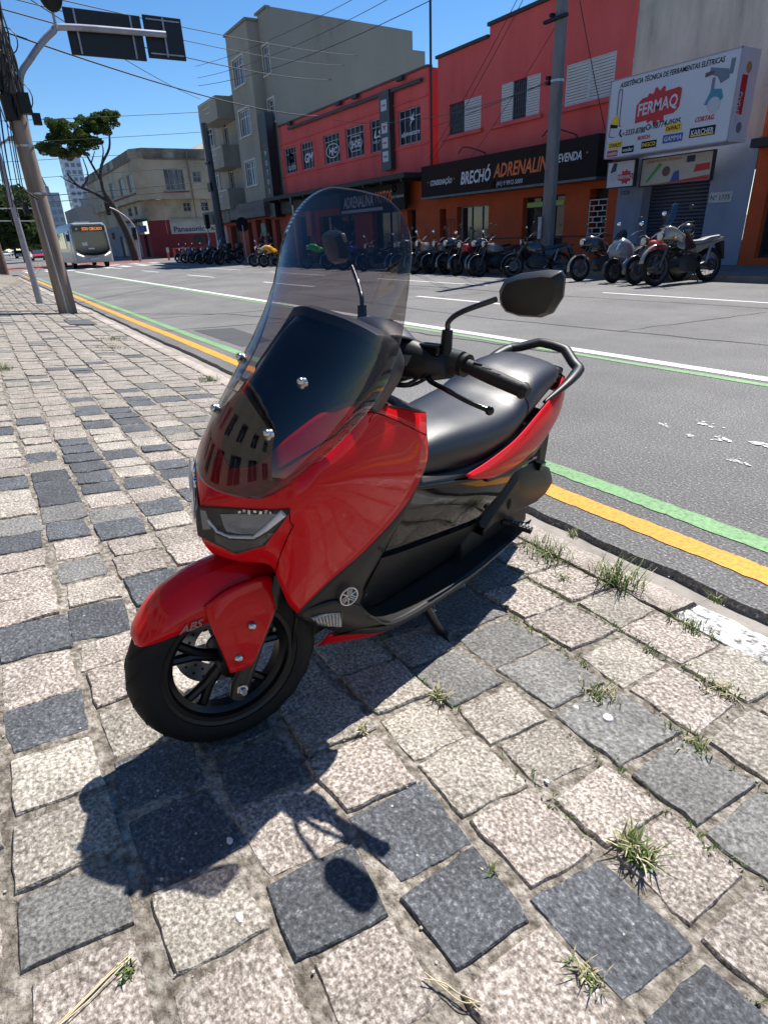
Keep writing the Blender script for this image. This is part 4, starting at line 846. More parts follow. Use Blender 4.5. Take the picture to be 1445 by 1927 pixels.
# ---- wheels
def tyre_prof(r, w):
    P_ = []
    for k in range(13):
        t = -math.pi*.62+k*math.pi*1.24/12; P_.append((r-w*.92+w*.92*math.cos(t), w*math.sin(t)*1.0))
    return P_
def wheel(cx, r, wd, steer_, rim_r):
    c = (cx, 0, r); W_ = MB()
    W_.lathe([(rim_r+.012, -wd*.86), (rim_r+.012, -wd*.80), (rim_r-.012, -wd*.72), (rim_r-.022, -wd*.3), (rim_r-.022, wd*.3), (rim_r-.012, wd*.72), (rim_r+.012, wd*.80), (rim_r+.012, wd*.86), (rim_r+.004, wd*.84), (rim_r-.03, wd*.3), (rim_r-.03, -wd*.3), (rim_r+.004, -wd*.84)], c, 'Y', 48, closed=True)
    for k in range(5):
        a = 2*math.pi*k/5+.35
        for da in (-.17, .17):
            p0 = (cx+.03*math.cos(a), 0, r+.03*math.sin(a)); p1 = (cx+.085*math.cos(a+da*.35), 0, r+.085*math.sin(a+da*.35)); p2 = (cx+(rim_r-.02)*math.cos(a+da), 0, r+(rim_r-.02)*math.sin(a+da))
            W_.tube([p0, p1, p2], [.017, .013, .012], 8)
    W_.lathe([(.0, -.05), (.034, -.05), (.034, .05), (0, .05)], c, 'Y', 20)
    f = (lambda *a, **k: sb(*a, **k)) if steer_ else (lambda m, *a, **k: m.build(*a, **k))
    o = f(W_, 'wheel', mat('rim_black', (.004, .004, .0045), .34, spec=.35), K, smooth=40)
    T_ = MB(); pr = tyre_prof(r, wd); T_.lathe(pr+[(pr[-1][0]-.004, pr[-1][1]*.5), (pr[0][0]-.004, pr[0][1]*.5)], c, 'Y', 64, closed=True)
    f(T_, 'tyre', M_rub, o, smooth=60)
    # tread grooves
    G_ = MB()
    for k in range(22):
        a0 = 2*math.pi*k/22
        for sgn in (1, -1):
            pts = []
            for q in range(6):
                t = sgn*(.12+.17*q)*1.0; rr = r-wd*.92+wd*.92*math.cos(t)+.0006; a = a0+.10*q*.45+(0.14 if sgn < 0 else 0)
                pts.append((cx+rr*math.cos(a), wd*math.sin(t), r+rr*math.sin(a)))
            G_.tube(pts, [.0008, .0016, .0018, .0018, .0014, .0005], 4, flat=.6)
    f(G_, 'tread_grooves', mat('groove_black', (.003, .003, .003), .9), o)
    D_ = MB(); D_.lathe([(.062, 0), (.115, 0), (.115, .004), (.062, .004)], (cx, -.066, r), 'Y', 40, closed=True)
    for k in range(5):
        a = 2*math.pi*k/5; D_.box((cx+.05*math.cos(a), -.062, r+.05*math.sin(a)), (.05, .005, .018), Matrix.Rotation(-a, 3, 'Y'))
    f(D_, 'brake_disc', M_steel, o, smooth=40)
    H_ = MB()
    for k in range(20):
        for q, rr in ((0, .078), (.5, .098)):
            a = 2*math.pi*(k+q)/20; H_.lathe([(0, .0045), (.004, .0045), (.004, .0052), (0, .0052)], (cx+rr*math.cos(a), -.066, r+rr*math.sin(a)), 'Y', 8)
    f(H_, 'disc_holes', M_dim, o)
    return o
wheel(1.34, .242, .053, True, .168); wheel(0.0, .235, .062, False, .166)
# ---- fork, fender, axle
for s_ in (1, -1):
    m = MB(); m.tube([(1.343, s_*.082, .170), (1.335, s_*.080, .20), (1.30, s_*.078, .285), (1.235, s_*.078, .445)], [.020, .023, .021, .021], 14); m.tube([(1.238, s_*.078, .436), (1.222, s_*.078, .475)], .025, 14)
    sb(m, 'fork_leg', mat('fork_black', (.009, .009, .010), .38), K, smooth=40)
    sb(MB().tube([(1.224, s_*.078, .47), (1.165, s_*.078, .61)], .0165, 12), 'fork_tube', M_chr, K, smooth=40)
m = MB(); m.lathe([(0, .118), (.007, .118), (.010, .114), (.010, .106), (.014, .105), (.014, .101), (0, .101)], (1.338, 0, .190), 'Y', 12); m.lathe([(0, -.10), (.009, -.10), (.009, .107), (0, .107)], (1.338, 0, .19), 'Y', 12)
m.v = [(x-.0, y, z+.012) for x, y, z in m.v]; sb(m, 'axle_bolt', M_alu, K, smooth=30)
sb(MB().box((1.30, -.088, .315), (.05, .04, .09), Matrix.Rotation(R(25), 3, 'Y')), 'brake_caliper', M_eng, K, bevel=.008)
sb(MB().lathe([(.022, 0), (.036, 0), (.036, .003), (.022, .003)], (1.34, -.058, .242), 'Y', 30, closed=True), 'abs_ring', M_steel, K, smooth=30)
sts = [((1.560, .366), .022, .352, 1.556), ((1.545, .395), .050, .360, 1.545), ((1.505, .452), .066, .372, 1.505), ((1.44, .498), .074, .388, 1.435), ((1.37, .522), .080, .405, 1.365), ((1.30, .530), .083, .43, 1.285), ((1.225, .512), .080, .445, 1.215)]
rows = []
for (tx, tz), hw, ez, ex in sts:
    c_ = []
    SEC = [(0, 1.0), (.16, .985), (.34, .93), (.52, .865), (.66, .74), (.84, .50), (.96, .22), (1.0, 0)]
    for k in range(-7, 8):
        yf, zf = SEC[abs(k)]; a = abs(k)/7
        c_.append((tx+(ex-tx)*a, math.copysign(hw*yf, k) if k else 0, ez+(tz-ez)*zf))
    rows.append(c_)
m = MB(); m.grid([list(q) for q in zip(*[cr(c, 5) for c in zip(*rows)])])
fl = [[(1.40, .432), (1.345, .470), (1.262, .482), (1.255, .44)], [(1.392, .385), (1.34, .42), (1.275, .43), (1.258, .40)], [(1.378, .335), (1.345, .345), (1.30, .345), (1.285, .345)], [(1.364, .285), (1.35, .28), (1.335, .275), (1.322, .272)], [(1.357, .256), (1.352, .256), (1.347, .257), (1.342, .259)]]
fy = [[.070, .082, .082, .076], [.083, .0885, .090, .090], [.089, .093, .095, .096], [.092, .095, .097, .098], [.093, .095, .096, .096]]
FG = csurf([[(x+(.010, .004, -.006, -.012)[j], fy[i][j]+(.004, .010, .013, .014, .012)[i], z+.006) for j, (x, z) in enumerate(r_)] for i, r_ in enumerate(fl)], 4, 4)
m.grid(FG); m.grid([[(p.x, -p.y, p.z) for p in r_] for r_ in FG], flip=True)
fen = sb(m, 'fender', M_red, K, smooth=14, solid=.0035)
for x, z in ((1.302, .369), (1.338, .292)):
    for s_ in (1, -1): sb(MB().lathe([(0, s_*.118), (.004, s_*.118), (.008, s_*.116), (.0105, s_*.112), (.0105, s_*.104), (0, s_*.104)], (x+.008, 0, z+.008), 'Y', 14), 'bolt', M_alu, fen, smooth=50)
t_ = text('lettering', 'ABS', 0, 0, 0, .026, mat('badge_silver', (.35, .35, .36), .3, metal=.6), None, wid=.058, shear=.35, bold=.02, th=.001)
t_.parent = fen
for v in t_.data.vertices: v.co = st((1.444-v.co.x*.97, .0785, .388+v.co.z+.13*v.co.x))
# ---- front apron (red), one skin from side to side
AP = [[(1.404, 0, .580), (1.372, .05, .572), (1.332, .105, .574), (1.314, .122, .530), (1.286, .132, .462), (1.258, .140, .422)],
      [(1.430, 0, .620), (1.386, .062, .598), (1.352, .115, .627), (1.302, .150, .612), (1.246, .168, .565), (1.182, .172, .505)],
      [(1.443, 0, .670), (1.394, .072, .672), (1.350, .132, .692), (1.290, .170, .692), (1.212, .190, .660), (1.082, .194, .570)],
      [(1.442, 0, .709), (1.389, .078, .722), (1.332, .153, .740), (1.272, .182, .757), (1.165, .200, .752), (.962, .204, .655)],
      [(1.420, 0, .738), (1.373, .088, .762), (1.310, .152, .796), (1.255, .171, .826), (1.13, .190, .845), (.904, .205, .755)],
      [(1.390, 0, .762), (1.356, .080, .786), (1.296, .125, .836), (1.230, .147, .874), (1.13, .163, .918), (.925, .200, .838)],
      [(1.372, 0, .777), (1.343, .060, .806), (1.290, .086, .866), (1.208, .118, .925), (1.118, .150, .936), (.902, .172, .882)]]
full = csurf(AP, 6, 6); m = MB()
m.grid([[(p.x, -p.y, p.z) for p in reversed(r_[1:])]+[tuple(p) for p in r_] for r_ in full])
apron = m.build('front_apron', M_red, K, smooth=50, solid=.004)
M_seam = mat('panel_gap', (.004, .002, .002), .9, spec=.1)
def on_apron(i, j, s_, e=.0006):
    p = full[i][j]; q = full[min(i+1, len(full)-1)][j]-full[max(i-1, 0)][j]; t = full[i][min(j+1, len(full[0])-1)]-full[i][max(j-1, 0)]; nn = t.cross(q).normalized()
    if nn.y+nn.x < 0: nn = -nn
    p = p+nn*e; return (p.x, p.y*s_, p.z)
for s_ in (1, -1):
    MB().tube([on_apron(i, 15, s_) for i in range(0, 13)]+[on_apron(13, 14, s_), on_apron(15, 13, s_), on_apron(17, 12, s_)], .0010, 5).build('panel_seam', M_seam, apron)
    MB().tube([on_apron(30, j, s_) for j in range(8, 31)], .0011, 5).build('panel_seam', M_seam, apron)
# ---- headlight
HT = [[(1.449, 0, .7125), (1.3965, .075, .7235), (1.362, .122, .7325), (1.340, .155, .740)],
      [(1.4525, 0, .678), (1.3995, .070, .668), (1.367, .122, .690), (1.343, .153, .730)],
      [(1.4475, 0, .640), (1.394, .062, .604), (1.363, .114, .640), (1.346, .150, .718)]]
def lin(r_, n): return [Vector(r_[i]).lerp(Vector(r_[i+1]), k/n) for i in range(len(r_)-1) for k in range(n)]+[Vector(r_[-1])]
_r = [lin(q, 6) for q in HT]; _c = [cr([q[j] for q in _r], 5) for j in range(len(_r[0]))]; g_ = [[c[i] for c in _c] for i in range(len(_c[0]))]; m = MB()
m.grid([[(p.x-.0035, p.y, p.z) for p in r_] for r_ in g_]); m.mirror(); hl = m.build('headlight', M_refl, K, smooth=25)
m = MB(); m.grid([[(p.x+.0065, p.y*1.004, p.z) for p in r_] for r_ in g_]); m.mirror(); m.build('lens', M_lens, hl, smooth=25)
gp_ = [(1.432, .022, .686), (1.42, .036, .661), (1.405, .056, .652), (1.371, .098, .660), (1.358, .120, .688), (1.344, .146, .730)]
def lens_x(y, z):
    c = sorted(((q.y-y)**2+(q.z-z)**2, q.x) for r_ in g_ for q in r_)[:6]; w_ = [1/(d+1e-7) for d, _ in c]
    return sum(a*b for a, (_, b) in zip(w_, c))/sum(w_)
for s_ in (1, -1):
    m = MB(); m.tube([(lens_x(p.y, p.z)+.000, p.y*s_, p.z) for p in lin(gp_, 6)], [.0030]*12+[.0040]*8+[.0055+.0004*q for q in range(11)], 8, flat=.9); m.build('light_guide', M_lg, hl, smooth=50)
    m = MB()
    for k in range(7): m.box((lens_x(.070+.009*k, .716+.0018*k)-.001, s_*(.070+.009*k), .716+.0016*k+.002*(k % 2)), (.005, .006, .005+.002*(k % 3)), Matrix.Rotation(R(-25*s_+20*k), 3, 'Z'))
    m.build('reflector', M_chr, hl)
    bowl = [[(.040, .703), (.075, .711), (.110, .718), (.135, .726)], [(.045, .680), (.075, .678), (.105, .684), (.125, .705)], [(.052, .664), (.075, .661), (.098, .668), (.112, .686)]]
    m = MB(); m.grid([[(lens_x(y, z)-.0015, y*s_, z) for y, z in r_] for r_ in bowl]); m.build('reflector_bowl', mat('bowl_chrome', (.16, .18, .22), .12, metal=1), hl, fixn=False)
    reflb = [[(.030, .652), (.056, .642), (.098, .650), (.122, .676)], [(.030, .630), (.060, .612), (.108, .640), (.132, .678)]]  # pavement's reflection in the lower lens, coloured in as a lighter grey strip
    m = MB(); m.grid([[(lens_x(y, z)-.0012, y*s_, z) for y, z in r_] for r_ in reflb]); m.build('pavement_reflection', mat('pavement_reflection', (.055, .054, .052), .15, spec=.6), hl, fixn=False)
    m = MB(); m.grid([[(lens_x(y, z)-.001, y*s_, z) for y, z in r_] for r_ in [[(.006, .705), (.016, .706)], [(.012, .660), (.026, .664)]]]); m.build('lamp_facet', mat('lamp_facet', (.18, .19, .2), .2, metal=.6), hl, fixn=False)
# ---- inner black screen panel, its grey hood, side fillers
IN = [[(1.366, 0, .776), (1.356, .04, .784), (1.335, .072, .806)], [(1.334, 0, .83), (1.322, .050, .840), (1.285, .088, .868)],
      [(1.268, 0, .925), (1.248, .070, .930), (1.190, .124, .944)], [(1.190, 0, 1.02), (1.170, .080, 1.020), (1.110, .140, 1.005)], [(1.128, 0, 1.076), (1.108, .085, 1.072), (1.062, .138, 1.040)]]
ig = csurf(IN, 5, 5); m = MB(); m.grid([[(p.x, -p.y, p.z) for p in reversed(r_[1:])]+[tuple(p) for p in r_] for r_ in ig]); m.build('inner_screen', M_dgloss, K, smooth=50, solid=.004)
for s_ in (1, -1):
    ro = [[(p.x-.002, p.y*s_, p.z-.002) for p in cr([q[2] for q in IN], 5)], [(p.x-.035, p.y*s_*1.1+.004*s_, p.z-.018) for p in cr([q[2] for q in IN], 5)]]
    lo = cr([(1.285, .078, .850), (1.205, .112, .915), (1.16, .134, .926), (1.10, .146, .930), (1.04, .150, .925)], 5); n = len(ro[0])
    ro.append([(lo[min(len(lo)-1, int(i*(len(lo)-1)/(n-1)))].x, lo[min(len(lo)-1, int(i*(len(lo)-1)/(n-1)))].y*s_, lo[min(len(lo)-1, int(i*(len(lo)-1)/(n-1)))].z) for i in range(n)])
    MB().grid(ro).build('side_filler', M_dgloss, K, smooth=50, solid=.003)
hood = [(1.155, .158, .925), (1.118, .160, .965), (1.080, .158, 1.010), (1.068, .146, 1.045), (1.085, .118, 1.066), (1.112, .06, 1.082), (1.126, 0, 1.086)]
hp = cr(hood, 5); hp = hp+[Vector((p.x, -p.y, p.z)) for p in reversed(hp[:-1])]
m = MB(); m.grid([[(p.x+.020, p.y*.93, p.z-.010) for p in hp], [(p.x+.010, p.y*1.0, p.z+.008) for p in hp], [(p.x-.024, p.y*1.05, p.z+.008) for p in hp], [(p.x-.05, p.y*1.05, p.z-.02) for p in hp]])
m.build('cockpit_hood', M_gry, K, smooth=60, solid=.003)
m = MB(); m.grid([[(1.075, y, .90) for y in (-.15, -.07, 0, .07, .15)], [(1.05, y, 1.0) for y in (-.14, -.07, 0, .07, .14)], [(1.085, y, 1.07) for y in (-.11, -.06, 0, .06, .11)]]); m.build('dashboard', M_black, K, smooth=60)
# ---- windscreen
WS = []
for z, xc, hw, sag in ((.746, 1.416, .082, .032), (.757, 1.416, .112, .052), (.795, 1.408, .144, .092), (.84, 1.394, .162, .130), (.89, 1.368, .176, .162), (.97, 1.316, .190, .180), (1.06, 1.250, .192, .148), (1.15, 1.190, .187, .095), (1.21, 1.151, .179, .060), (1.25, 1.126, .168, .042), (1.282, 1.106, .150, .028), (1.306, 1.091, .126, .018), (1.323, 1.080, .096, .010), (1.332, 1.074, .066, .004), (1.335, 1.072, .022, .001)):
    WS.append([(xc-sag*(abs(t))**2.0, hw*t, z) for t in (-1, -.75, -.5, -.25, 0, .25, .5, .75, 1)])
m = MB(); wsg = csurf(WS, 2, 4); m.grid(wsg); wsc = m.build('windscreen', [M_smoke, M_edge], K, smooth=80, solid=.004, rim=1)
for (z, y) in ((.978, .09), (.878, .08)):
    xx = {.978: 1.2705, .878: 1.3415}[z]
    for s_ in (1, -1): b_ = MB(); b_.ball((xx+.006, s_*y, z+.004), .0085, 12, 8); b_.lathe([(0, -.004), (.0115, -.004), (.0115, .004), (0, .004)], (xx, s_*y, z), 'X', 14); b_.build('bolt', M_alu, wsc, smooth=60)
m = MB(); m.grid([[(1.3835, -.030+.012*k, .757+.0+.012) for k in range(6)], [(1.3825, -.030+.012*k, .760+.012) for k in range(6)]])
# ---- apron trim strip with badge and indicator
for s_ in (1, -1):
    FR = [(.903, .202, .760), (.957, .202, .660), (1.010, .199, .613), (1.082, .193, .571), (1.182, .171, .506), (1.258, .139, .423), (1.222, .138, .372)]
    RE = [(.888, .190, .735), (.925, .193, .640), (.955, .192, .585), (1.000, .190, .522), (1.050, .190, .444), (1.084, .198, .395), (1.095, .195, .330)]
    MI = [((a[0]+b[0])/2, (a[1]+b[1])/2+.007, (a[2]+b[2])/2) for a, b in zip(FR, RE)]
    m = MB(); m.grid(csurf([[(x, y*s_, z) for x, y, z in q] for q in (FR, MI, RE)], 5, 4)); tr = m.build('apron_trim', M_trim, K, smooth=50, solid=.004)
    LO = [[(1.258, .139, .423), (1.222, .139, .372), (1.16, .148, .330), (1.10, .160, .285)], [(1.17, .18, .44), (1.15, .186, .385), (1.11, .190, .340), (1.06, .196, .300)], [(1.084, .198, .395), (1.05, .212, .355), (1.0, .226, .318), (.945, .238, .285)]]
    m = MB(); m.grid(csurf([[(x, (y+.001)*s_, z) for x, y, z in q] for q in LO], 4, 4)); m.build('lower_trim', M_trim, K, smooth=50, solid=.004)
    SG = [[(1.218, .153, .396), (1.183, .168, .402), (1.150, .185, .397)], [(1.203, .157, .378), (1.173, .171, .374), (1.142, .190, .362)], [(1.195, .155, .368), (1.168, .170, .356), (1.140, .189, .350)]]
    m = MB(); m.grid(csurf([[(x+.002, (y+.006)*s_, z) for x, y, z in q] for q in SG], 5, 5)); ts = m.build('turn_signal', mat('signal_lens', (.36, .34, .31), .15, coat=1, var=.5, scale=80), K, smooth=50, solid=.012)
    m = MB()
    for k in range(9):
        t = k/8; m.tube([(1.215-.068*t, s_*(.163+.030*t), .397), (1.198-.055*t, s_*(.164+.032*t), .366-.012*t)], .0013, 4)
    m.build('ribs', mat('signal_rib', (.10, .10, .10), .3), ts)
    # badge: ring with three tuning forks
    c_ = Vector((1.136, s_*.1955, .447)); nrm = Vector((.33, s_*.94, .10)).normalized(); ux = nrm.cross(Vector((0, 0, 1))).normalized()*-s_; uz = ux.cross(nrm)*s_; uz = uz if uz.z > 0 else -uz; c_ = c_+nrm*.003
    def Q(a, b, e=0): return c_+ux*a+uz*b+nrm*e
    m = MB(); m.tube([Q(.0245*math.cos(6.2832*k/28), .0245*math.sin(6.2832*k/28)) for k in range(29)], .0026, 6, cap=False)
    for k in range(3):
        a = math.pi/2+k*2*math.pi/3; d = (math.cos(a), math.sin(a)); e = (-d[1], d[0])
        m.tube([Q(-d[0]*.004, -d[1]*.004, .001), Q(-d[0]*.023, -d[1]*.023, .001)], .0018, 5)
        for w_ in (-.0055, 0, .0055): m.tube([Q(e[0]*w_+d[0]*.002, e[1]*w_+d[1]*.002, .001), Q(e[0]*w_+d[0]*.020, e[1]*w_+d[1]*.020, .001)], .0013, 5)
    m.build('badge', M_wl, tr, smooth=60)
    # belly cover (red)
    BL = [[(1.085, .120, .245), (1.02, .160, .252), (.92, .190, .232), (.82, .200, .195)], [(1.092, .100, .205), (1.01, .140, .200), (.91, .172, .185), (.82, .192, .178)], [(1.08, .075, .172), (1.0, .105, .158), (.90, .145, .150), (.82, .180, .165)]]
    m = MB(); m.grid(csurf([[(x, y*s_, z) for x, y, z in q] for q in BL], 4, 4)); m.build('belly_cover', M_red, K, smooth=50, solid=.004)
    # footboard with raised front and outer skirt
    FL = [[(1.085, .125, .405), (1.02, .13, .330), (.93, .14, .275), (.70, .145, .268), (.40, .15, .272), (.10, .165, .285)], [(1.088, .165, .402), (1.03, .18, .335), (.94, .19, .276), (.70, .20, .266), (.40, .205, .270), (.10, .21, .284)], [(1.084, .198, .395), (1.04, .214, .342), (.95, .236, .283), (.70, .252, .270), (.40, .255, .275), (.10, .245, .288)]]
    m = MB(); m.grid(csurf([[(x, y*s_, z) for x, y, z in q] for q in FL], 4, 3)); m.build('footboard', M_trim, K, smooth=50, solid=.004)
    lip = cr([(1.05, .213, .350), (.955, .240, .291), (.70, .256, .277), (.40, .259, .281), (.10, .249, .294), (.0, .235, .30)], 5)
    m = MB(); m.tube([(p.x, p.y*s_, p.z) for p in lip], .0035, 8); m.build('footboard_lip', mat('lip_grey', (.02, .02, .021), .35), K, smooth=60)
    SK = [[(1.06, .196, .300), (.945, .239, .284), (.70, .254, .270), (.40, .257, .274), (.10, .247, .287), (0, .233, .294)], [(1.075, .165, .27), (.94, .222, .245), (.70, .240, .232), (.40, .243, .238), (.10, .232, .262), (0, .220, .28)], [(1.08, .13, .243), (.92, .188, .228), (.72, .19, .20), (.40, .19, .21), (.10, .19, .245), (0, .19, .27)]]
    m = MB(); m.grid(csurf([[(x, y*s_, z) for x, y, z in q] for q in SK], 4, 3)); m.build('side_skirt', M_trim, K, smooth=50, solid=.004)
    # gloss side cover below the seat
    GS = [[(.90, .118, .660), (.80, .130, .640), (.62, .160, .622), (.42, .182, .598), (.20, .188, .580), (0, .182, .560)], [(.92, .122, .56), (.80, .140, .55), (.62, .170, .535), (.42, .190, .515), (.20, .192, .500), (0, .184, .495)], [(.96, .120, .44), (.86, .140, .43), (.62, .165, .415), (.42, .182, .405), (.20, .186, .40), (.02, .180, .41)]]
    m = MB(); m.grid(csurf([[(x, y*s_, z) for x, y, z in q] for q in GS], 4, 4)); m.build('side_cover', M_dgloss, K, smooth=50, solid=.004)
    TS = [[(.96, .120, .44), (.86, .140, .43), (.62, .165, .415), (.42, .182, .405), (.20, .186, .40), (.02, .180, .41)], [(1.0, .118, .36), (.88, .136, .34), (.62, .150, .33), (.42, .165, .33), (.20, .175, .33), (.05, .178, .34)], [(1.03, .120, .335), (.92, .136, .270), (.62, .142, .262), (.42, .15, .266), (.20, .165, .275), (.05, .18, .285)]]
    m = MB(); m.grid(csurf([[(x, y*s_-.001*s_, z) for x, y, z in q] for q in TS], 4, 4)); m.build('tunnel_side', M_trim, K, smooth=50)
    # seat-side rail, red tail cover, lower tail
    m = MB(); m.grid(csurf([[(x, y*s_, z) for x, y, z in q] for q in ([(.80, .100, .650), (.62, .140, .640), (.40, .170, .655), (.15, .165, .72), (-.10, .14, .79)], [(.82, .128, .632), (.60, .168, .622), (.40, .185, .615), (.15, .180, .66), (-.10, .15, .74)])], 4, 3)); m.build('seat_rail', M_trim, K, smooth=60, solid=.003)
    TL = [[(.592, .178, .634), (.46, .184, .652), (.28, .186, .692), (.08, .172, .758), (-.10, .148, .806), (-.25, .105, .828)], [(.590, .187, .630), (.45, .199, .628), (.26, .205, .655), (.05, .193, .712), (-.13, .167, .768), (-.28, .118, .80)], [(.588, .188, .625), (.43, .201, .596), (.24, .207, .606), (.02, .195, .652), (-.16, .166, .716), (-.30, .112, .765)], [(.585, .184, .621), (.42, .196, .585), (.22, .202, .592), (0, .190, .636), (-.18, .160, .702), (-.31, .105, .752)]]
    m = MB(); m.grid(csurf([[(x, y*s_, z) for x, y, z in q] for q in TL], 5, 4)); m.build('tail_cover', M_red, K, smooth=60, solid=.004)
    TW = [[(.46, .194, .590), (.22, .199, .589), (0, .187, .632), (-.18, .157, .698), (-.31, .102, .748)], [(.44, .19, .572), (.22, .19, .555), (.02, .178, .575), (-.15, .148, .628), (-.29, .095, .69)], [(.42, .182, .565), (.20, .178, .530), (.03, .165, .535), (-.12, .135, .575), (-.26, .085, .64)]]
    m = MB(); m.grid(csurf([[(x, y*s_, z) for x, y, z in q] for q in TW], 4, 4)); m.build('lower_tail', M_trim, K, smooth=60, solid=.003)
    # pillion peg
    m = MB(); m.tube([(.19, s_*.185, .335), (.17, s_*.215, .335)], .014, 8); m.box((.155, s_*.255, .332), (.034, .085, .020), Matrix.Rotation(R(12*s_), 3, 'Z')); pg = m.build('pillion_peg', M_black, K, bevel=.004)
    m = MB()
    for k in range(6): m.box((.155-.002*k+.004, s_*(.222+.013*k), .344), (.026, .006, .005), Matrix.Rotation(R(12*s_), 3, 'Z'))
    m.build('peg_ribs', mat('peg_alloy', (.25, .25, .26), .4, metal=.7), pg)
m = MB().tube(cr([(.20, .19, .40), (.22, .205, .43), (.225, .20, .455)], 4), [.014, .014, .013, .012, .012, .011, .011, .009, .007], 8); m.build('peg_bracket', M_black, K, smooth=60)
# inner leg shield, tunnel top
m = MB(); m.grid(csurf([[(.900, -.172, .882), (.94, -.09, .905), (.955, 0, .91), (.94, .09, .905), (.900, .172, .882)], [(.89, -.198, .74), (.93, -.11, .76), (.94, 0, .765), (.93, .11, .76), (.89, .198, .74)], [(.955, -.19, .585), (.955, -.12, .58), (.955, 0, .66), (.955, .12, .58), (.955, .19, .585)], [(1.085, -.195, .395), (1.04, -.13, .42), (1.0, 0, .60), (1.04, .13, .42), (1.085, .195, .395)]], 4, 4)); m.build('leg_shield', M_trim, K, smooth=60)
m = MB(); m.grid(csurf([[(1.118, -.155, .926), (1.12, -.08, .93), (1.125, 0, .93), (1.12, .08, .93), (1.118, .155, .926)], [(1.02, -.166, .915), (1.02, -.09, .925), (1.02, 0, .925), (1.02, .09, .925), (1.02, .166, .915)], [(.901, -.172, .883), (.94, -.09, .907), (.955, 0, .912), (.94, .09, .907), (.901, .172, .883)]], 4, 4)); m.build('apron_top', M_trim, K, smooth=60, solid=.004)
m = MB(); m.grid(csurf([[(1.0, -.119, .60), (1.0, -.06, .645), (1.0, 0, .655), (1.0, .06, .645), (1.0, .119, .60)], [(.90, -.119, .655), (.89, -.06, .685), (.88, 0, .692), (.89, .06, .685), (.90, .119, .655)], [(.76, -.130, .635), (.76, -.06, .70), (.76, 0, .705), (.76, .06, .70), (.76, .130, .635)]], 4, 4)); m.build('tunnel_top', M_trim, K, smooth=60)
# ---- seat
rows = []
for x, zc, hw, ze in ((.825, .655, .050, .615), (.80, .690, .085, .618), (.72, .735, .112, .622), (.60, .760, .140, .632), (.48, .770, .162, .640), (.36, .780, .172, .662), (.26, .797, .170, .690), (.19, .832, .165, .718), (.12, .868, .160, .748), (.02, .886, .150, .785), (-.09, .890, .136, .815), (-.17, .880, .105, .828), (-.215, .855, .060, .835)):
    h = zc-ze; rows.append([(x, hw*.94, ze), (x, hw, ze+h*.38), (x, hw*.93, ze+h*.70), (x, hw*.70, ze+h*.91), (x, hw*.36, ze+h*.99), (x, 0, zc), (x, -hw*.36, ze+h*.99), (x, -hw*.70, ze+h*.91), (x, -hw*.93, ze+h*.70), (x, -hw, ze+h*.38), (x, -hw*.94, ze)])
m = MB(); g_ = csurf(rows, 3, 4); m.grid(g_); a = g_[0]; m.add([tuple(p) for p in a], [tuple(range(len(a)))]); a = g_[-1]; m.add([tuple(p) for p in a], [tuple(range(len(a)))]); seat_o = m.build('seat', M_seat, K, smooth=60)
for s_ in (1, -1): MB().tube([(p.x+.0, p.y*s_*1.004, p.z+.0006) for p in [g_[28][j] for j in range(1, 16)]], .0014, 5).build('seat_seam', M_seam, seat_o)
# ---- grab rail
ra = [(.02, .153, .772), (-.06, .162, .802), (-.15, .168, .838), (-.245, .158, .864), (-.268, .146, .872), (-.285, .118, .882), (-.315, .070, .908), (-.322, .050, .915), (-.325, 0, .918)]
rp2 = cr(ra, 3); rp2 = rp2+[Vector((p.x, -p.y, p.z)) for p in reversed(rp2[:-1])]
n = len(rp2); m = MB(); m.tube(rp2, [.007+.016*min(1, min(i, n-1-i)/8) for i in range(n)], 12, flat=.75); m.build('grab_rail', mat('rail_black', (.010, .010, .012), .45, spec=.3), K, smooth=60)
m = MB(); m.box((-.24, 0, .835), (.12, .17, .03)); m.build('rail_mount', M_trim, K, bevel=.01)
m = MB(); m.grid(csurf([[(-.26, -.11, .825), (-.33, -.05, .825), (-.34, 0, .825), (-.33, .05, .825), (-.26, .11, .825)], [(-.29, -.112, .78), (-.355, -.055, .775), (-.365, 0, .775), (-.355, .055, .775), (-.29, .112, .78)], [(-.31, -.105, .745), (-.345, -.05, .735), (-.35, 0, .735), (-.345, .05, .735), (-.31, .105, .745)]], 4, 4)); m.build('tail_light', mat('tail_red', (.25, .01, .01), .15, coat=1), K, smooth=60, solid=.006)
m = MB().prism([(-.30, .66), (-.25, .60), (-.40, .36), (-.46, .38), (-.36, .62)], -.08, .08); m.build('rear_mudguard', M_black, K, bevel=.01)
# ---- engine, transmission case, air box, muffler, shocks
m = MB(); m.loft([[(x, y, z) for y, z in ((.06, zc-h), (.17, zc-h*.8), (.182, zc), (.17, zc+h*.8), (.06, zc+h))] for x, zc, h in ((.46, .29, .05), (.40, .30, .095), (.2, .29, .10), (.0, .255, .10), (-.08, .245, .085), (-.11, .245, .05))]); m.build('transmission_case', M_eng, K, smooth=45, bevel=.008)
m = MB(); m.loft([[(x, y, z) for y, z in ((.07, z0), (.17, z0), (.205, z0+.03), (.208, z1-.035), (.185, z1), (.07, z1))] for x, z0, z1 in ((.40, .355, .405), (.32, .345, .47), (.20, .335, .56), (.05, .325, .545), (-.10, .31, .50), (-.19, .325, .465), (-.225, .36, .43))]); ab = m.build('air_box', mat('airbox_black', (.006, .006, .0065), .40, spec=.22, bump=.1, bscale=500, bdist=.002), K, smooth=45, bevel=.012)
MB().box((-.02, .196, .523), (.05, .03, .03)).build('air_box_clip', M_dgloss, ab, bevel=.003)
MB().bx(.15, .62, -.10, .10, .18, .34).build('engine_block', M_eng, K, bevel=.03)
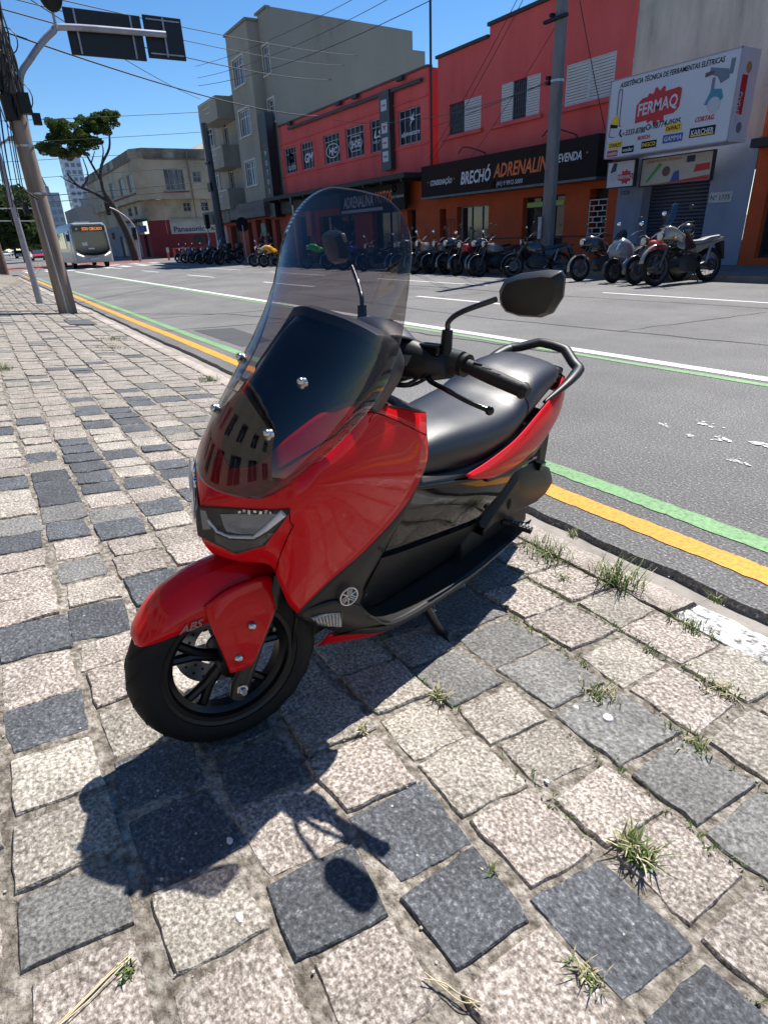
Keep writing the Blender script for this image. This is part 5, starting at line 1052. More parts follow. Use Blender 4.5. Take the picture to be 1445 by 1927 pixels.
m = MB(); m.tube([(.45, -.12, .22), (.25, -.16, .24), (.12, -.18, .28)], .022, 8); m.tube([(.15, -.19, .28), (-.12, -.21, .36), (-.30, -.215, .41)], [.05, .07, .062], 16); m.build('muffler', mat('muffler_black', (.03, .03, .032), .4), K, smooth=50)
for s_ in (1, -1): MB().tube([(-.02, s_*.125, .26), (.06, s_*.13, .56)], .026, 10).build('shock_absorber', M_eng, K, smooth=50)
MB().bx(.0, .70, -.105, .105, .38, .66).build('under_seat_box', M_black, K); MB().bx(.62, 1.05, -.10, .10, .26, .62).build('frame_tunnel', M_black, K); MB().bx(1.0, 1.20, -.09, .09, .24, .60).build('radiator', M_black, K); MB().bx(1.0, 1.28, -.085, .085, .60, .86).build('head_frame', M_black, K)
# ---- side stand
m = MB(); m.tube(cr([(.66, .14, .215), (.62, .19, .12), (.575, .235, .035), (.555, .25, .018)], 5), [.017]*10+[.014]*6, 10); m.box((.545, .262, .011), (.07, .045, .012), Matrix.Rotation(R(25), 3, 'Z')); sd_ = m.build('side_stand', mat('stand_black', (.012, .012, .013), .3, coat=.4), K, smooth=50)
m = MB(); hel = [(.655-.075*t+.009*math.cos(40*t), .150+.085*t*.9+.0*t, .205-.16*t*.75+.009*math.sin(40*t)) for t in [k/90 for k in range(61)]]; m.tube(hel, .0018, 5); m.build('stand_spring', M_alu, sd_)
MB().tube([(.58, .232, .05), (.60, .275, .035), (.60, .295, .03)], .006, 8).build('stand_tang', M_black, sd_, smooth=50)
# ---- handlebar (steered)
hb = []
for y, xx, z, rx, rz in ((-.20, .852, 1.0, .026, .026), (-.17, .868, 1.002, .034, .036), (-.11, .905, 1.0, .044, .048), (-.05, .935, .998, .056, .054), (0, .942, .998, .060, .056), (.05, .935, .998, .056, .054), (.11, .905, .988, .044, .048), (.17, .868, .978, .034, .036), (.20, .852, .976, .026, .026)):
    hb.append([(xx+rx*math.cos(2*math.pi*k/14), y, z+rz*math.sin(2*math.pi*k/14)) for k in range(14)])
sb(MB().loft([cr(q+[q[0]], 1)[:-1] for q in hb]), 'handlebar_cover', M_trim, K, smooth=60)
dm = MB(); dm.grid(csurf([[(.995, -.10, 1.0), (1.0, -.05, 1.015), (1.005, 0, 1.02), (1.0, .05, 1.015), (.995, .10, 1.0)], [(.965, -.115, 1.035), (.965, -.06, 1.062), (.965, 0, 1.070), (.965, .06, 1.062), (.965, .115, 1.035)], [(.90, -.125, 1.030), (.895, -.06, 1.060), (.89, 0, 1.068), (.895, .06, 1.060), (.90, .125, 1.030)], [(.86, -.12, 1.0), (.85, -.06, 1.02), (.845, 0, 1.025), (.85, .06, 1.02), (.86, .12, 1.0)]], 5, 5)); sb(dm, 'handlebar_cowl', M_gry, K, smooth=60, solid=.003)
sb(MB().prism([(.945, 1.0692), (.925, 1.0712), (.905, 1.0707), (.922, 1.0685)], .012, .048), 'sticker', M_sbl, K)
for s_ in (1, -1):
    q = lambda x, y, z: (x, y*s_, z)
    dz = -.0 if s_ > 0 else .03
    gm = MB(); gm.tube([q(.822, .222, .983+dz), q(.803, .295, .965+dz), q(.7805, .365, .947+dz)], [.0165, .0175, .0165], 16); gm.tube([q(.8225, .216, .984+dz), q(.8205, .225, .982+dz)], .027, 18)
    gr = sb(gm, 'grip', mat('grip_rubber', (.007, .007, .0075), .55, spec=.4, bump=.4, bscale=350, bdist=.002), K, smooth=50)
    sb(MB().tube([q(.7805, .364, .947+dz), q(.779, .3695, .9458+dz), q(.776, .380, .943+dz)], [.019, .019, .012], 14), 'bar_end', M_black, gr, smooth=40)
    sg = MB()
    for k in range(3): sg.tube([q(.824-.0003*k, .25+.03*k, .993+dz-.007*k), q(.815, .27+.03*k, .990+dz-.007*k)], .0016, 4)
    sb(sg, 'grip_lines', M_dim, gr)
    sb(MB().tube([q(.848, .150, .992+dz), q(.826, .212, .985+dz)], [.031, .029], 16), 'switch_housing', mat('switch_grey', (.02, .02, .021), .4), K, smooth=40)
    sb(MB().box(q(.868, .150, 1.012+dz), (.055, .075, .026), Matrix.Rotation(R(16*s_), 3, 'Z')), 'brake_reservoir', M_dgloss, K, bevel=.006)
    sb(MB().tube([q(p.x, p.y, p.z+dz) for p in cr([(.880, .148, .962), (.893, .185, .945), (.888, .235, .934), (.866, .285, .915), (.838, .328, .900)], 4)], [.012, .010, .008, .007, .0065, .006, .006, .0062, .0065, .0065, .006, .006, .006, .006, .006, .006, .006], 8).ball(q(.836, .331, .899+dz), .0105, 10, 8), 'brake_lever', M_dgloss, K, smooth=60)
    sb(MB().box(q(.876, .150, .968+dz), (.05, .045, .045), Matrix.Rotation(R(10*s_), 3, 'Z')), 'lever_mount', M_black, K, bevel=.008)
    sb(MB().lathe([(0, .022), (.006, .022), (.008, .019), (.008, 0), (0, 0)], q(.893, .152, .972+dz), 'Z', 10), 'bolt', M_alu, K, smooth=40)
# mirrors: the left one in front of the camera, the right one behind the screen
MR = {1: dict(stem=[(.853, .185, .99), (.855, .187, 1.058), (.858, .194, 1.078), (.850, .228, 1.100), (.824, .302, 1.129)], c=(.790, .368, 1.140)),
      -1: dict(stem=[(.853, -.185, 1.02), (.856, -.188, 1.095), (.854, -.195, 1.115), (.84, -.238, 1.150), (.832, -.29, 1.195)], c=(.842, -.350, 1.245))}
for s_, d in MR.items():
    sb(MB().tube([d['stem'][0], d['stem'][1]], [.0145, .0125], 12), 'mirror_boot', M_black, K, smooth=50)
    c_ = Vector(d['c']); ms = sb(MB().tube(cr(d['stem'][1:], 5), .0062, 10), 'mirror', mat('mirror_stem', (.012, .012, .013), .3, coat=.5), K, smooth=60)
    # housing outline in a plane facing back to the rider, domed towards the front
    ol = [(-.070, .020), (-.052, .043), (-.02, .048), (.045, .046), (.072, .040), (.078, .028), (.070, -.012), (.045, -.042), (.02, -.048), (-.03, -.040), (-.062, -.026), (-.072, -.008)]
    ey = Vector((-.35, 1.0*s_, .18)).normalized() if s_ > 0 else Vector((-.1, -1, .10)).normalized(); ez = Vector((.25, 0, 1)); ez = (ez-ey*ez.dot(ey)).normalized(); ex = (ey.cross(ez) if s_ > 0 else ez.cross(ey)); ex = ex if ex.x > 0 else -ex
    def HP(k, a, e): return c_+ey*(ol[k][0]*a*.95)+ez*(ol[k][1]*a*.94)+ex*e
    m = MB(); m.loft([[HP(k, a, e) for k in range(12)] for a, e in ((.95, -.006), (1.0, -.003), (1.0, .008), (.82, .024), (.78, .025))]); m.v = m.v; sb(m, 'housing', mat('mirror_black', (.007, .007, .0075), .40, spec=.4, bump=.1, bscale=600, bdist=.001), ms, smooth=32, bevel=.006)
    m = MB(); m.add([HP(k, .90, -.0075) for k in range(12)], [tuple(range(12))]); sb(m, 'mirror_glass', mat('mirror_glass', (.8, .8, .82), .02, metal=1), ms)
t_ = text('lettering', 'YAMAHA', 0, 0, 0, .017, M_dim, None, wid=.062, shear=.2, bold=.03, th=.001)
cen = Vector((.905+.044, .112, .985)); nrm = Vector((.86, .5, .08)).normalized(); ux = Vector((-.5, .86, 0)).normalized(); uz = nrm.cross(ux); uz = uz if uz.z > 0 else -uz
for v in t_.data.vertices: v.co = st(cen+ux*v.co.x+uz*(v.co.z-.006)+nrm*.0048)
t_.parent = K
m = MB(); m.add([cen+ux*a+uz*b+nrm*.0008 for a, b in ((-.044, -.012), (.036, -.010), (.046, .014), (-.034, .012))], [(0, 1, 2, 3)]); sb(m, 'name_plate', mat('badge_grey', (.30, .30, .30), .35, metal=.5), K, fixn=False, solid=-.002)
# wiring under the bar
sb(MB().tube(cr([(.87, .12, .955), (.92, .07, .93), (.98, .03, .92), (1.02, .0, .88)], 5), .008, 8), 'cable', M_black, K, smooth=60)
for k, pts in enumerate(([(.885, .150, .955), (.925, .13, .93), (.955, .075, .945), (.96, .04, .96)], [(.850, .165, .965), (.900, .12, .925), (.945, .05, .92), (.985, .01, .90)])):
    sb(MB().tube(cr(pts, 5), .0042, 8), 'brake_hose', M_black, K, smooth=60)
for x, y, z, c_ in ((.832, .185, 1.012, 'switch_red'), (.838, .172, 1.014, 'switch_black'), (.822, .200, 1.008, 'switch_black')):
    sb(MB().box((x, y, z), (.012, .008, .006)), 'switch', mat(c_, (.3, .02, .02) if c_[-1] == 'd' else (.01, .01, .01), .4), K, bevel=.0015)
for x, y, z in ((1.03, .2035, .545), (1.075, .207, .43), (.93, .2, .70)):
    for s_ in (1, -1): MB().lathe([(0, s_*.0035), (.005, s_*.003), (.0065, 0), (0, -.002*s_)], (x, y*s_, z), 'Y', 10).build('screw', M_black, K, smooth=50)
# ------------------------------------------------------------------ parked motorcycles
M_lampg = mat('lamp_glass', (.55, .54, .48), .1, coat=1); M_amber = mat('amber_lens', (.7, .2, .02), .2, coat=1); M_bike = mat('bike_black', (.02, .02, .021), .45)
def paint(name, c): return mat(name, c, .25, coat=1.0)
P_BLK, P_SIL, P_RED, P_YEL, P_GRN, P_BLU, P_WHT = paint('paint_black', (.014, .014, .016)), paint('paint_silver', (.15, .155, .16)), paint('paint_red', (.40, .012, .015)), paint('paint_yellow', (.72, .33, .012)), paint('paint_green', (.06, .42, .03)), paint('paint_blue', (.01, .03, .22)), paint('paint_champagne', (.23, .21, .17))
def spoked(cx, r, wd, rim, spokes=True, mt=None):
    t = MB(); t.lathe([(r-wd*1.5, -wd*.8), (r-wd*.5, -wd), (r, -wd*.4), (r, wd*.4), (r-wd*.5, wd), (r-wd*1.5, wd*.8)], (cx, 0, r), 'Y', 28, closed=True)
    m = MB(); rr = r-wd*1.5
    m.lathe([(rr+.004, -wd*.6), (rr-.022, -wd*.5), (rr-.022, wd*.5), (rr+.004, wd*.6)], (cx, 0, r), 'Y', 28, closed=True); m.lathe([(0, -.06), (.05, -.05), (.05, .05), (0, .06)], (cx, 0, r), 'Y', 12)
    n = 18 if spokes else 6
    for k in range(n): a = 2*math.pi*k/n; s_ = .03*(1 if k % 2 else -1); m.tube([(cx+.045*math.cos(a+.4), s_, r+.045*math.sin(a+.4)), (cx+rr*math.cos(a), 0, r+rr*math.sin(a))], .003 if spokes else .014, 4 if spokes else 6)
    m.lathe([(.06, 0), (.125, 0), (.125, .005), (.06, .005)], (cx, .075, r), 'Y', 20, closed=True)
    return t, m
def moto(kind, body, seatm=None, fendm=None, lamp=True, box=False):
    """kind: street | adventure | sport | scooter;  x forward from mid wheelbase, faces +x"""
    o = empty('motorcycle' if kind != 'scooter' else 'parked_scooter', world=False)
    adv = kind == 'adventure'; sco = kind == 'scooter'
    rf, rr = (.345, .33) if adv else ((.26, .25) if sco else (.30, .30))
    xf_, xr = (.70, -.66) if adv else (.65, -.64)
    for cx, r in ((xf_, rf), (xr, rr)):
        t, m = spoked(cx, r, .05 if not sco else .058, None, adv or kind == 'street')
        w_ = m.build('wheel', mat('moto_rim', (.06, .06, .065), .35, metal=.5), o, smooth=40); t.build('tyre', M_rub, w_, smooth=40)
    hx, hz = xf_-.42, (1.02 if adv else .95)
    for s_ in (1, -1):
        MB().tube([(xf_, s_*.085, rf), (xf_-.16, s_*.085, rf+.33), (hx+.06, s_*.085, hz-.06)], [.024, .022, .019], 8).build('fork_leg', mat('fork_steel', (.12, .12, .125), .35, metal=.7) if not sco else M_bike, o, smooth=40)
    # front mudguard
    m = MB(); rows = []
    for k in range(9):
        a = R(-10+k*20) if not adv else R(15+k*13); e = .035 if not adv else .05+.01*k
        rows.append([(xf_+(rf+e)*math.cos(a), y, rf+(rf+e+(.0 if abs(y) < .04 else -.025))*math.sin(a)) for y in (-.062, -.03, 0, .03, .062)])
    m.grid(rows); m.build('fender', fendm or P_BLK, o, smooth=60, solid=.004)
    if sco:
        g = csurf([[(xf_+.02, 0, .55), (xf_-.02, .14, .55), (xf_-.22, .21, .50), (xf_-.40, .20, .42)], [(xf_+.06, 0, .72), (xf_, .17, .72), (xf_-.22, .24, .68), (xf_-.42, .22, .58)], [(xf_-.10, 0, .98), (xf_-.14, .14, .96), (xf_-.26, .21, .90), (xf_-.44, .20, .76)]], 3, 3)
        m = MB(); m.grid(g); m.mirror(); m.build('front_apron', body, o, smooth=60, solid=.004)
        m = MB(); m.grid(csurf([[(xf_-.09, 0, .98), (xf_-.13, .13, .965), (xf_-.22, .18, .93)], [(xf_-.20, 0, 1.10), (xf_-.22, .11, 1.09), (xf_-.27, .15, 1.05)], [(xf_-.27, 0, 1.17), (xf_-.28, .07, 1.16), (xf_-.30, .10, 1.13)]], 3, 3)); m.mirror(); m.build('windscreen', M_dgloss, o, smooth=60, solid=.004)
        for s_ in (1, -1): MB().prism([(xf_+.055, .70), (xf_-.03, .84), (xf_-.16, .86), (xf_-.08, .74)], s_*.12, s_*.165).build('headlight', M_lampg, o, bevel=.01)
        m = MB(); m.loft([[(x, y*w_, z) for y, z in ((-1, zl), (1, zl), (1.05, (zl+zh)/2), (.8, zh), (-.8, zh), (-1.05, (zl+zh)/2))] for x, w_, zl, zh in ((.25, .18, .28, .42), (.1, .16, .27, .55), (-.2, .19, .30, .72), (-.5, .19, .40, .75), (-.85, .11, .60, .80))]); m.build('body', body, o, smooth=45)
        m = MB(); m.loft([[(x, y*w_, z) for y, z in ((-1, zl), (1, zl), (.9, zh-.02), (.5, zh), (-.5, zh), (-.9, zh-.02))] for x, w_, zl, zh in ((.08, .10, .56, .68), (-.1, .15, .68, .77), (-.4, .16, .72, .80), (-.5, .15, .74, .86), (-.85, .10, .78, .88))]); m.build('seat', M_seat, o, smooth=45)
    else:
        m = MB(); m.loft([[(x, y, z) for y, z in ((-.14, z0), (.14, z0), (.17, (z0+z1)/2), (.12, z1), (-.12, z1), (-.17, (z0+z1)/2))] for x, z0, z1 in ((-.25, .28, .40), (-.15, .22, .52), (.08, .22, .56), (.2, .26, .50), (.26, .32, .40))]); m.build('engine', mat('moto_engine', (.03, .03, .032), .45, metal=.4, var=.5, scale=15), o, smooth=35)
        m = MB()
        for s_ in (1, -1): m.tube([(hx, s_*.03, hz-.10), (.12, s_*.12, .62), (-.3, s_*.13, .52), (xr+.12, s_*.11, .36)], .02, 6); m.tube([(xr, s_*.11, rr), (-.25, s_*.11, .34)], .02, 6)
        m.build('frame', M_bike, o, smooth=40)
        zt = .97 if adv else .90
        m = MB(); m.loft([[(x, y*w_, z) for y, z in ((-.9, z0), (.9, z0), (1, (z0+z1)/2), (.7, z1), (0, z1+.02), (-.7, z1), (-1, (z0+z1)/2))] for x, w_, z0, z1 in ((-.20, .10, .68, .76), (-.1, .14, .66, .84), (.1, .16, .64, zt), (.22, .15, .66, zt), (.28, .09, .72, zt-.04))]); m.build('tank', body, o, smooth=45)
        sh = .82 if adv else .76
        m = MB(); m.loft([[(x, y*w_, z) for y, z in ((-1, z0), (1, z0), (.95, z1-.02), (.6, z1), (-.6, z1), (-.95, z1-.02))] for x, w_, z0, z1 in ((-.13, .09, sh-.10, sh), (-.35, .14, sh-.08, sh+.0), (-.55, .13, sh-.04, sh+.05), (-.82, .11, sh+.0, sh+.07))]); m.build('seat', seatm or M_seat, o, smooth=45)
        m = MB(); m.loft([[(x, y*w_, z) for y, z in ((-1, z0), (1, z0), (.9, z1), (-.9, z1))] for x, w_, z0, z1 in ((-.2, .12, sh-.26, sh-.11), (-.5, .13, sh-.16, sh-.085), (-.85, .09, sh-.06, sh-.005), (-1.0, .04, sh+.0, sh+.04))]); m.build('tail', body, o, smooth=45)
        m = MB(); m.prism([(-.86, sh-.06), (-.98, sh-.05), (-1.02, .42), (-.97, .42)], -.07, .07); m.build('rear_mudguard', M_bike, o)
        m = MB(); m.tube([(.2, -.10, .34), (.12, -.16, .22), (-.2, -.17, .24)], .022, 8); m.tube([(-.2, -.17, .24), (-.80, -.18, .38)], [.03, .05], 12); m.build('exhaust', M_chr if not adv else M_bike, o, smooth=50)
        for s_ in (1, -1): MB().tube([(-.45, s_*.13, .38), (-.55, s_*.135, .68)], .03, 8).build('shock_absorber', mat('shock_steel', (.22, .22, .23), .4, metal=.6), o, smooth=40)
        if kind == 'sport':
            g = csurf([[(xf_-.02, 0, .80), (xf_-.12, .14, .80), (.25, .22, .70), (.0, .20, .60)], [(xf_-.08, 0, .92), (xf_-.16, .15, .92), (.25, .20, .92), (.05, .18, .86)], [(xf_-.20, 0, 1.04), (xf_-.24, .12, 1.03), (.28, .15, 1.0), (.18, .15, .98)]], 3, 3)
            m = MB(); m.grid(g); m.mirror(); m.build('fairing', body, o, smooth=60, solid=.004)
            m = MB(); m.grid(csurf([[(xf_-.20, 0, 1.04), (xf_-.25, .11, 1.03)], [(xf_-.32, 0, 1.15), (xf_-.34, .08, 1.13)]], 3, 3)); m.mirror(); m.build('windscreen', M_smoke, o, smooth=60)
        if adv:
            g = csurf([[(xf_-.05, 0, .86), (xf_-.12, .09, .86), (.36, .12, .84), (.18, .16, .76)], [(xf_-.10, 0, 1.0), (xf_-.16, .10, 1.0), (.34, .14, .98), (.16, .17, .90)], [(xf_-.18, 0, 1.1), (xf_-.22, .09, 1.1), (.36, .12, 1.06), (.24, .13, .98)]], 3, 3)
            m = MB(); m.grid(g); m.mirror(); m.build('fairing', body, o, smooth=60, solid=.004)
            m = MB(); m.grid(csurf([[(xf_-.17, 0, 1.1), (xf_-.20, .10, 1.1)], [(xf_-.27, 0, 1.30), (xf_-.30, .15, 1.29)], [(xf_-.38, 0, 1.52), (xf_-.39, .09, 1.49)]], 4, 4)); m.mirror(); m.build('windscreen', screen_mat('clear_screen', (.55, .58, .66), lo=.10), o, smooth=60, solid=.003)
    if lamp and not sco:
        lx = hx+.20 if kind == 'street' else xf_-.07
        m = MB(); m.lathe([(0, -.10), (.07, -.08), (.088, 0), (.088, .012), (0, .012)], (lx, 0, .90 if not adv else .93), 'X', 18); h_ = m.build('headlight', M_bike if kind != 'street' else body, o, smooth=45)
        m = MB(); m.lathe([(0, .028), (.045, .024), (.08, .013), (0, .0125)], (lx, 0, .90 if not adv else .93), 'X', 18); m.build('lens', M_lampg, h_, smooth=45)
    bz = hz+.10 if not sco else 1.06; bxx = hx-.02
    m = MB()
    for s_ in (1, -1): m.tube(cr([(bxx+.04, s_*.02, bz-.10), (bxx+.03, s_*.10, bz-.06), (bxx-.02, s_*.22, bz), (bxx-.07, s_*.36, bz-.01)], 4), .012, 6)
    m.build('handlebar', M_alu, o, smooth=50)
    for s_ in (1, -1):
        MB().tube([(bxx-.035, s_*.26, bz), (bxx-.07, s_*.385, bz-.01)], .018, 8).build('grip', M_bike, o, smooth=50)
        MB().tube([(bxx+.03, s_*.20, bz), (bxx+.035, s_*.37, bz-.02)], .006, 5).build('lever', M_alu, o)
        mr = MB().tube([(bxx-.02, s_*.20, bz), (bxx+.0, s_*.25, bz+.15), (bxx-.02, s_*.31, bz+.23)], .006, 5).build('mirror', M_bike, o, smooth=40)
        m = MB(); m.ball((bxx-.02, s_*.34, bz+.26), .066, 12, 8, (.25, 1.05, .72)); m.build('housing', M_bike if (s_ > 0 or kind == 'sport') else M_chr, mr, smooth=60)
        if not sco: MB().ball((hx+.12, s_*.16, .86), .03, 8, 6, (1.2, 1, 1)).build('turn_signal', M_amber, o, smooth=60)
    if box: MB().bx(-1.0, -.62, -.2, .2, .86, 1.16).build('top_case', M_bike, o, bevel=.05)
    MB().tube([(-.1, .12, .3), (-.13, .28, .015)], .012, 6).build('side_stand', M_bike, o)
    return o
def park(o, x, y, ang, lean, label, group, z=0.0, cat='motorcycle', sc=1.0, steer_=0):
    o.matrix_world = Matrix.Translation((x, y, z)) @ Matrix.Rotation(R(ang), 4, 'Z') @ Matrix.Rotation(R(lean), 4, 'X') @ Matrix.Scale(sc*1.04, 4)
    tag(o, label, cat, group); return o
def repaint(o, old, new, only=None):
    for c in o.children:
        if only and c.name.split('.')[0] not in only: continue
        for sl in c.material_slots:
            if sl.material == old: sl.link = 'OBJECT'; sl.material = new
G_C, G_R, G_L = 'motorcycles parked at the kerb before the orange shop', 'motorcycles parked before the tool workshop', 'motorcycles parked before the grey block'
street = moto('street', P_BLK)
def street_copy(col):
    c = copy_tree(street)
    if col is not P_BLK: repaint(c, P_BLK, col, ('tank',))
    return c
Yc = 13.95   # mid-wheelbase line; front wheels point to the road
cen_list = [(-20.35, P_BLK, 'black street motorcycle at the left end of the kerb row, beside the windscreen edge'), (-19.45, P_BLK, 'second motorcycle from the left end of the kerb row'), (-18.65, P_WHT, 'pale tanked street motorcycle, third from the left of the kerb row'), (-17.95, P_SIL, 'silver tanked street motorcycle, fourth from the left of the kerb row'), (-17.1, P_BLK, 'black motorcycle left of the red one in the kerb row'), (-16.45, P_RED, 'red tanked street motorcycle in the middle of the kerb row'), (-15.75, P_BLK, 'black motorcycle right of the red one in the kerb row'), (-15.05, P_SIL, 'silver tanked street motorcycle, last of the kerb row before the concrete pole')]
nk = moto('sport', P_BLK)
for i, (x, col, lb) in enumerate(cen_list):
    if i in (1, 4, 6): o = copy_tree(nk); repaint(o, P_BLK, col, ('tank', 'fairing')) if col is not P_BLK else None
    else: o = street if i == 0 else street_copy(col)
    park(o, x+random.uniform(-.12, .12), Yc+random.uniform(-.2, .2), -90+random.uniform(-13, 10), random.uniform(6, 12), lb, G_C, sc=random.uniform(.98, 1.08))
park(street_copy(P_BLK), -13.5, 13.9, -120, 9, 'black street motorcycle parked side-on before the concrete pole', G_C, sc=1.03)
fn = [c for c in nk.children if c.name.startswith('fender')][0]; fn.material_slots[0].link = 'OBJECT'; fn.material_slots[0].material = P_WHT; park(nk, -11.2, 13.95, -104, 8, 'black naked motorcycle with pale front fender at the corner of the blue wall', G_R)
ps = moto('scooter', P_SIL, fendm=M_bike); park(ps, -10.15, 13.9, -100, 8, 'silver and navy parked scooter with dark upright windscreen', G_R, cat='scooter')
repaint(ps, P_SIL, paint('paint_steel', (.16, .18, .21)))
rd = street_copy(P_RED); park(rd, -9.4, 13.75, -100, 8, 'dark motorcycle with small red tank between the scooter and the adventure bike', G_R)
adv = moto('adventure', P_WHT, fendm=P_WHT, seatm=mat('pale_seat', (.16, .165, .165), .45)); park(adv, -8.75, 13.75, -102, 7, 'champagne adventure motorcycle with tall clear screen and wire wheels', G_R, sc=1.08)
repaint(adv, P_WHT, P_BLK, ('tank',))
hm = empty('helmet', (-8.95, 13.95, 1.12), world=False, label='black helmet hung on the handlebar of the motorcycle next to the adventure bike', cat='helmet')
m = MB(); m.ball((0, 0, 0), .15, 18, 12, (1.15, .95, 1.0)); m.build('shell', P_BLK, hm, smooth=60); m = MB(); m.ball((.05, 0, -.01), .132, 14, 8, (1.05, .95, .55)); m.build('visor', M_glass, hm, smooth=60); hm.rotation_euler = (0, 0, R(-110))
MB().box((-.02, 0, -.14), (.22, .2, .03)).build('rim', M_bike, hm, bevel=.01)
ye = moto('sport', P_YEL); park(ye, -32.3, 13.7, -84, 8, 'yellow sport motorcycle before the grey block doors', G_L)
park(street_copy(P_WHT), -33.7, 13.7, -84, 8, 'pale street motorcycle standing just left of the yellow one', G_L)
gn = copy_tree(ye); repaint(gn, P_YEL, P_GRN); park(gn, -27.3, 13.9, -110, 8, 'green sport motorcycle seen through the smoked windscreen', G_L)
for i, (x, col, lb) in enumerate([(-25.4, P_BLK, 'black street motorcycle just right of the green one behind the windscreen'), (-24.0, P_BLU, 'blue tanked motorcycle behind the middle of the windscreen'), (-22.3, P_BLK, 'black street motorcycle behind the right edge of the windscreen')]): park(street_copy(col), x, 13.9, -86, 9, lb, G_C)
lg = [(-49.6, P_SIL, 0, 'leftmost dark motorcycle before the pale panel of the grey block'), (-47.9, P_BLU, 0, 'blue tanked motorcycle, second from left before the grey block'), (-46.2, P_BLK, 0, 'black motorcycle, third from left before the grey block'), (-44.2, P_BLK, 0, 'black motorcycle under the dark utility pole of the grey block'), (-42.1, P_BLK, 1, 'black touring motorcycle with top case before the terracotta wall'), (-40.0, P_BLK, 1, 'large dark motorcycle with top case right of the round sign')]
tour = moto('adventure', P_BLK, box=True); first = True
for (x, col, t, lb) in lg:
    o = (tour if first else copy_tree(tour)) if t else street_copy(col)
    if t: first = False
    park(o, x, 13.9, -80+random.uniform(-6, 6), 8, lb, G_L)

# ------------------------------------------------------------------ bus
Bu = empty('city_bus', (-51, 7.6, 0), label='silver grey city bus with lit orange destination display coming up the street', cat='bus')
M_bus = mat('bus_silver', (.30, .31, .32), .4, coat=.4, var=.1, scale=1); M_bw = mat('bus_white', (.55, .56, .56), .4, coat=.4)
x1, y0, y1 = -51.0, 6.35, 8.95
m = MB(); ring = lambda x, dz, dy: [(x, y0+dy, .38), (x, y1-dy, .38), (x+(.06 if dz else 0), y1-dy, 1.3), (x, y1-dy-.05, 2.75-dz), (x, y1-dy-.22, 2.98-dz), (x, y0+dy+.22, 2.98-dz), (x, y0+dy+.05, 2.75-dz), (x+(.06 if dz else 0), y0+dy, 1.3)]
m.loft([ring(-63, 0, 0), ring(x1-.35, 0, 0), ring(x1-.1, .02, .05), ring(x1, .08, .18)]); body = m.build('body', M_bus, Bu, smooth=35)
xs_ = x1+.012
ws = [(y0+.20, 2.35), (y1-.20, 2.35), (y1-.16, 1.35), (y1-.5, 1.08), ((y0+y1)/2, .98), (y0+.5, 1.08), (y0+.16, 1.35)]
MB().prism(ws, xs_-.03, xs_+.05, 'YZ').build('windscreen', mat('bus_glass', (.02, .035, .055), .05, spec=.9), Bu)
MB().prism([(y0+.16, 1.35), (y0+.5, 1.08), ((y0+y1)/2, .98), (y1-.5, 1.08), (y1-.16, 1.35), (y1-.16, 1.22), (y1-.5, .9), ((y0+y1)/2, .82), (y0+.5, .9), (y0+.16, 1.22)], xs_-.02, xs_+.07, 'YZ').build('black_mask', M_dgloss, Bu)
dsp = MB().bx(xs_-.02, xs_+.045, y0+.22, y1-.22, 2.42, 2.78).build('display_box', M_dgloss, Bu)
text('display_text', 'SITIO CERCADO', xs_+.052, (y0+y1)/2+.22, 2.50, .26, mat('display_orange', (.8, .25, .05), .5, emit=(1, .25, .05), estr=.6), dsp, face='+X', wid=1.35, bold=.02)
MB().lathe([(0, .05), (.08, .05), (.08, .055), (0, .055)], (xs_, y0+.5, 2.6), 'X', 6).build('logo', M_sw, dsp)
MB().bx(xs_+.052, xs_+.056, y0+.65, y0+1.0, 1.5, 1.72).build('route_card', M_sw, Bu); MB().bx(xs_+.052, xs_+.056, y0+1.0, y0+1.4, 1.25, 1.35).build('route_card', M_sw, Bu)
for s_ in (1, -1):
    yy = y0+.42 if s_ < 0 else y1-.42
    MB().prism([(yy-.18*s_, .78), (yy+.22*s_, .95), (yy+.26*s_, 1.05), (yy-.14*s_, .86)], xs_-.03, xs_+.06, 'YZ').build('headlight', mat('bus_lamp', (.8, .8, .8), .2, emit=(1, 1, .95), estr=1.5), Bu)
    q = MB().tube([(x1-.05, y0-.0 if s_ < 0 else y1, 2.5), (x1+.3, y0-.2 if s_ < 0 else y1+.2, 2.35)], .025, 6); q.box((x1+.3, y0-.22 if s_ < 0 else y1+.22, 2.05), (.1, .2, .45)); q.build('mirror', M_bike, Bu)
MB().bx(xs_, xs_+.06, y0+1.0, y1-1.0, .55, .68).build('number_plate', mat('plate_grey', (.42, .45, .50), .5), Bu)
for k in range(8):
    if k == 1: continue
    a = x1-1.9-k*1.3; MB().bx(a, a+1.2, y0-.012, y0+.02, 1.35, 2.45).build('side_window', M_glass, Bu)
MB().bx(x1-1.7, x1-.75, y0-.014, y0+.02, .45, 2.5).build('door', mat('bus_door', (.03, .032, .035), .2, spec=.8), Bu)
for x in (x1-2.6, x1-8.6):
    for y in (y0+.16, y1-.16):
        w_ = MB().lathe([(.0, -.1), (.27, -.1), (.27, .1), (0, .1)], (x, y, .48), 'Y', 18).build('wheel', M_steel, Bu, smooth=40); MB().lathe([(.27, -.13), (.48, -.13), (.5, 0), (.48, .13), (.27, .13)], (x, y, .49), 'Y', 22, closed=True).build('tyre', M_rub, w_, smooth=40)
MB().bx(-62, -53, 7.2, 8.1, 2.98, 3.12).build('roof_unit', M_bw, Bu)
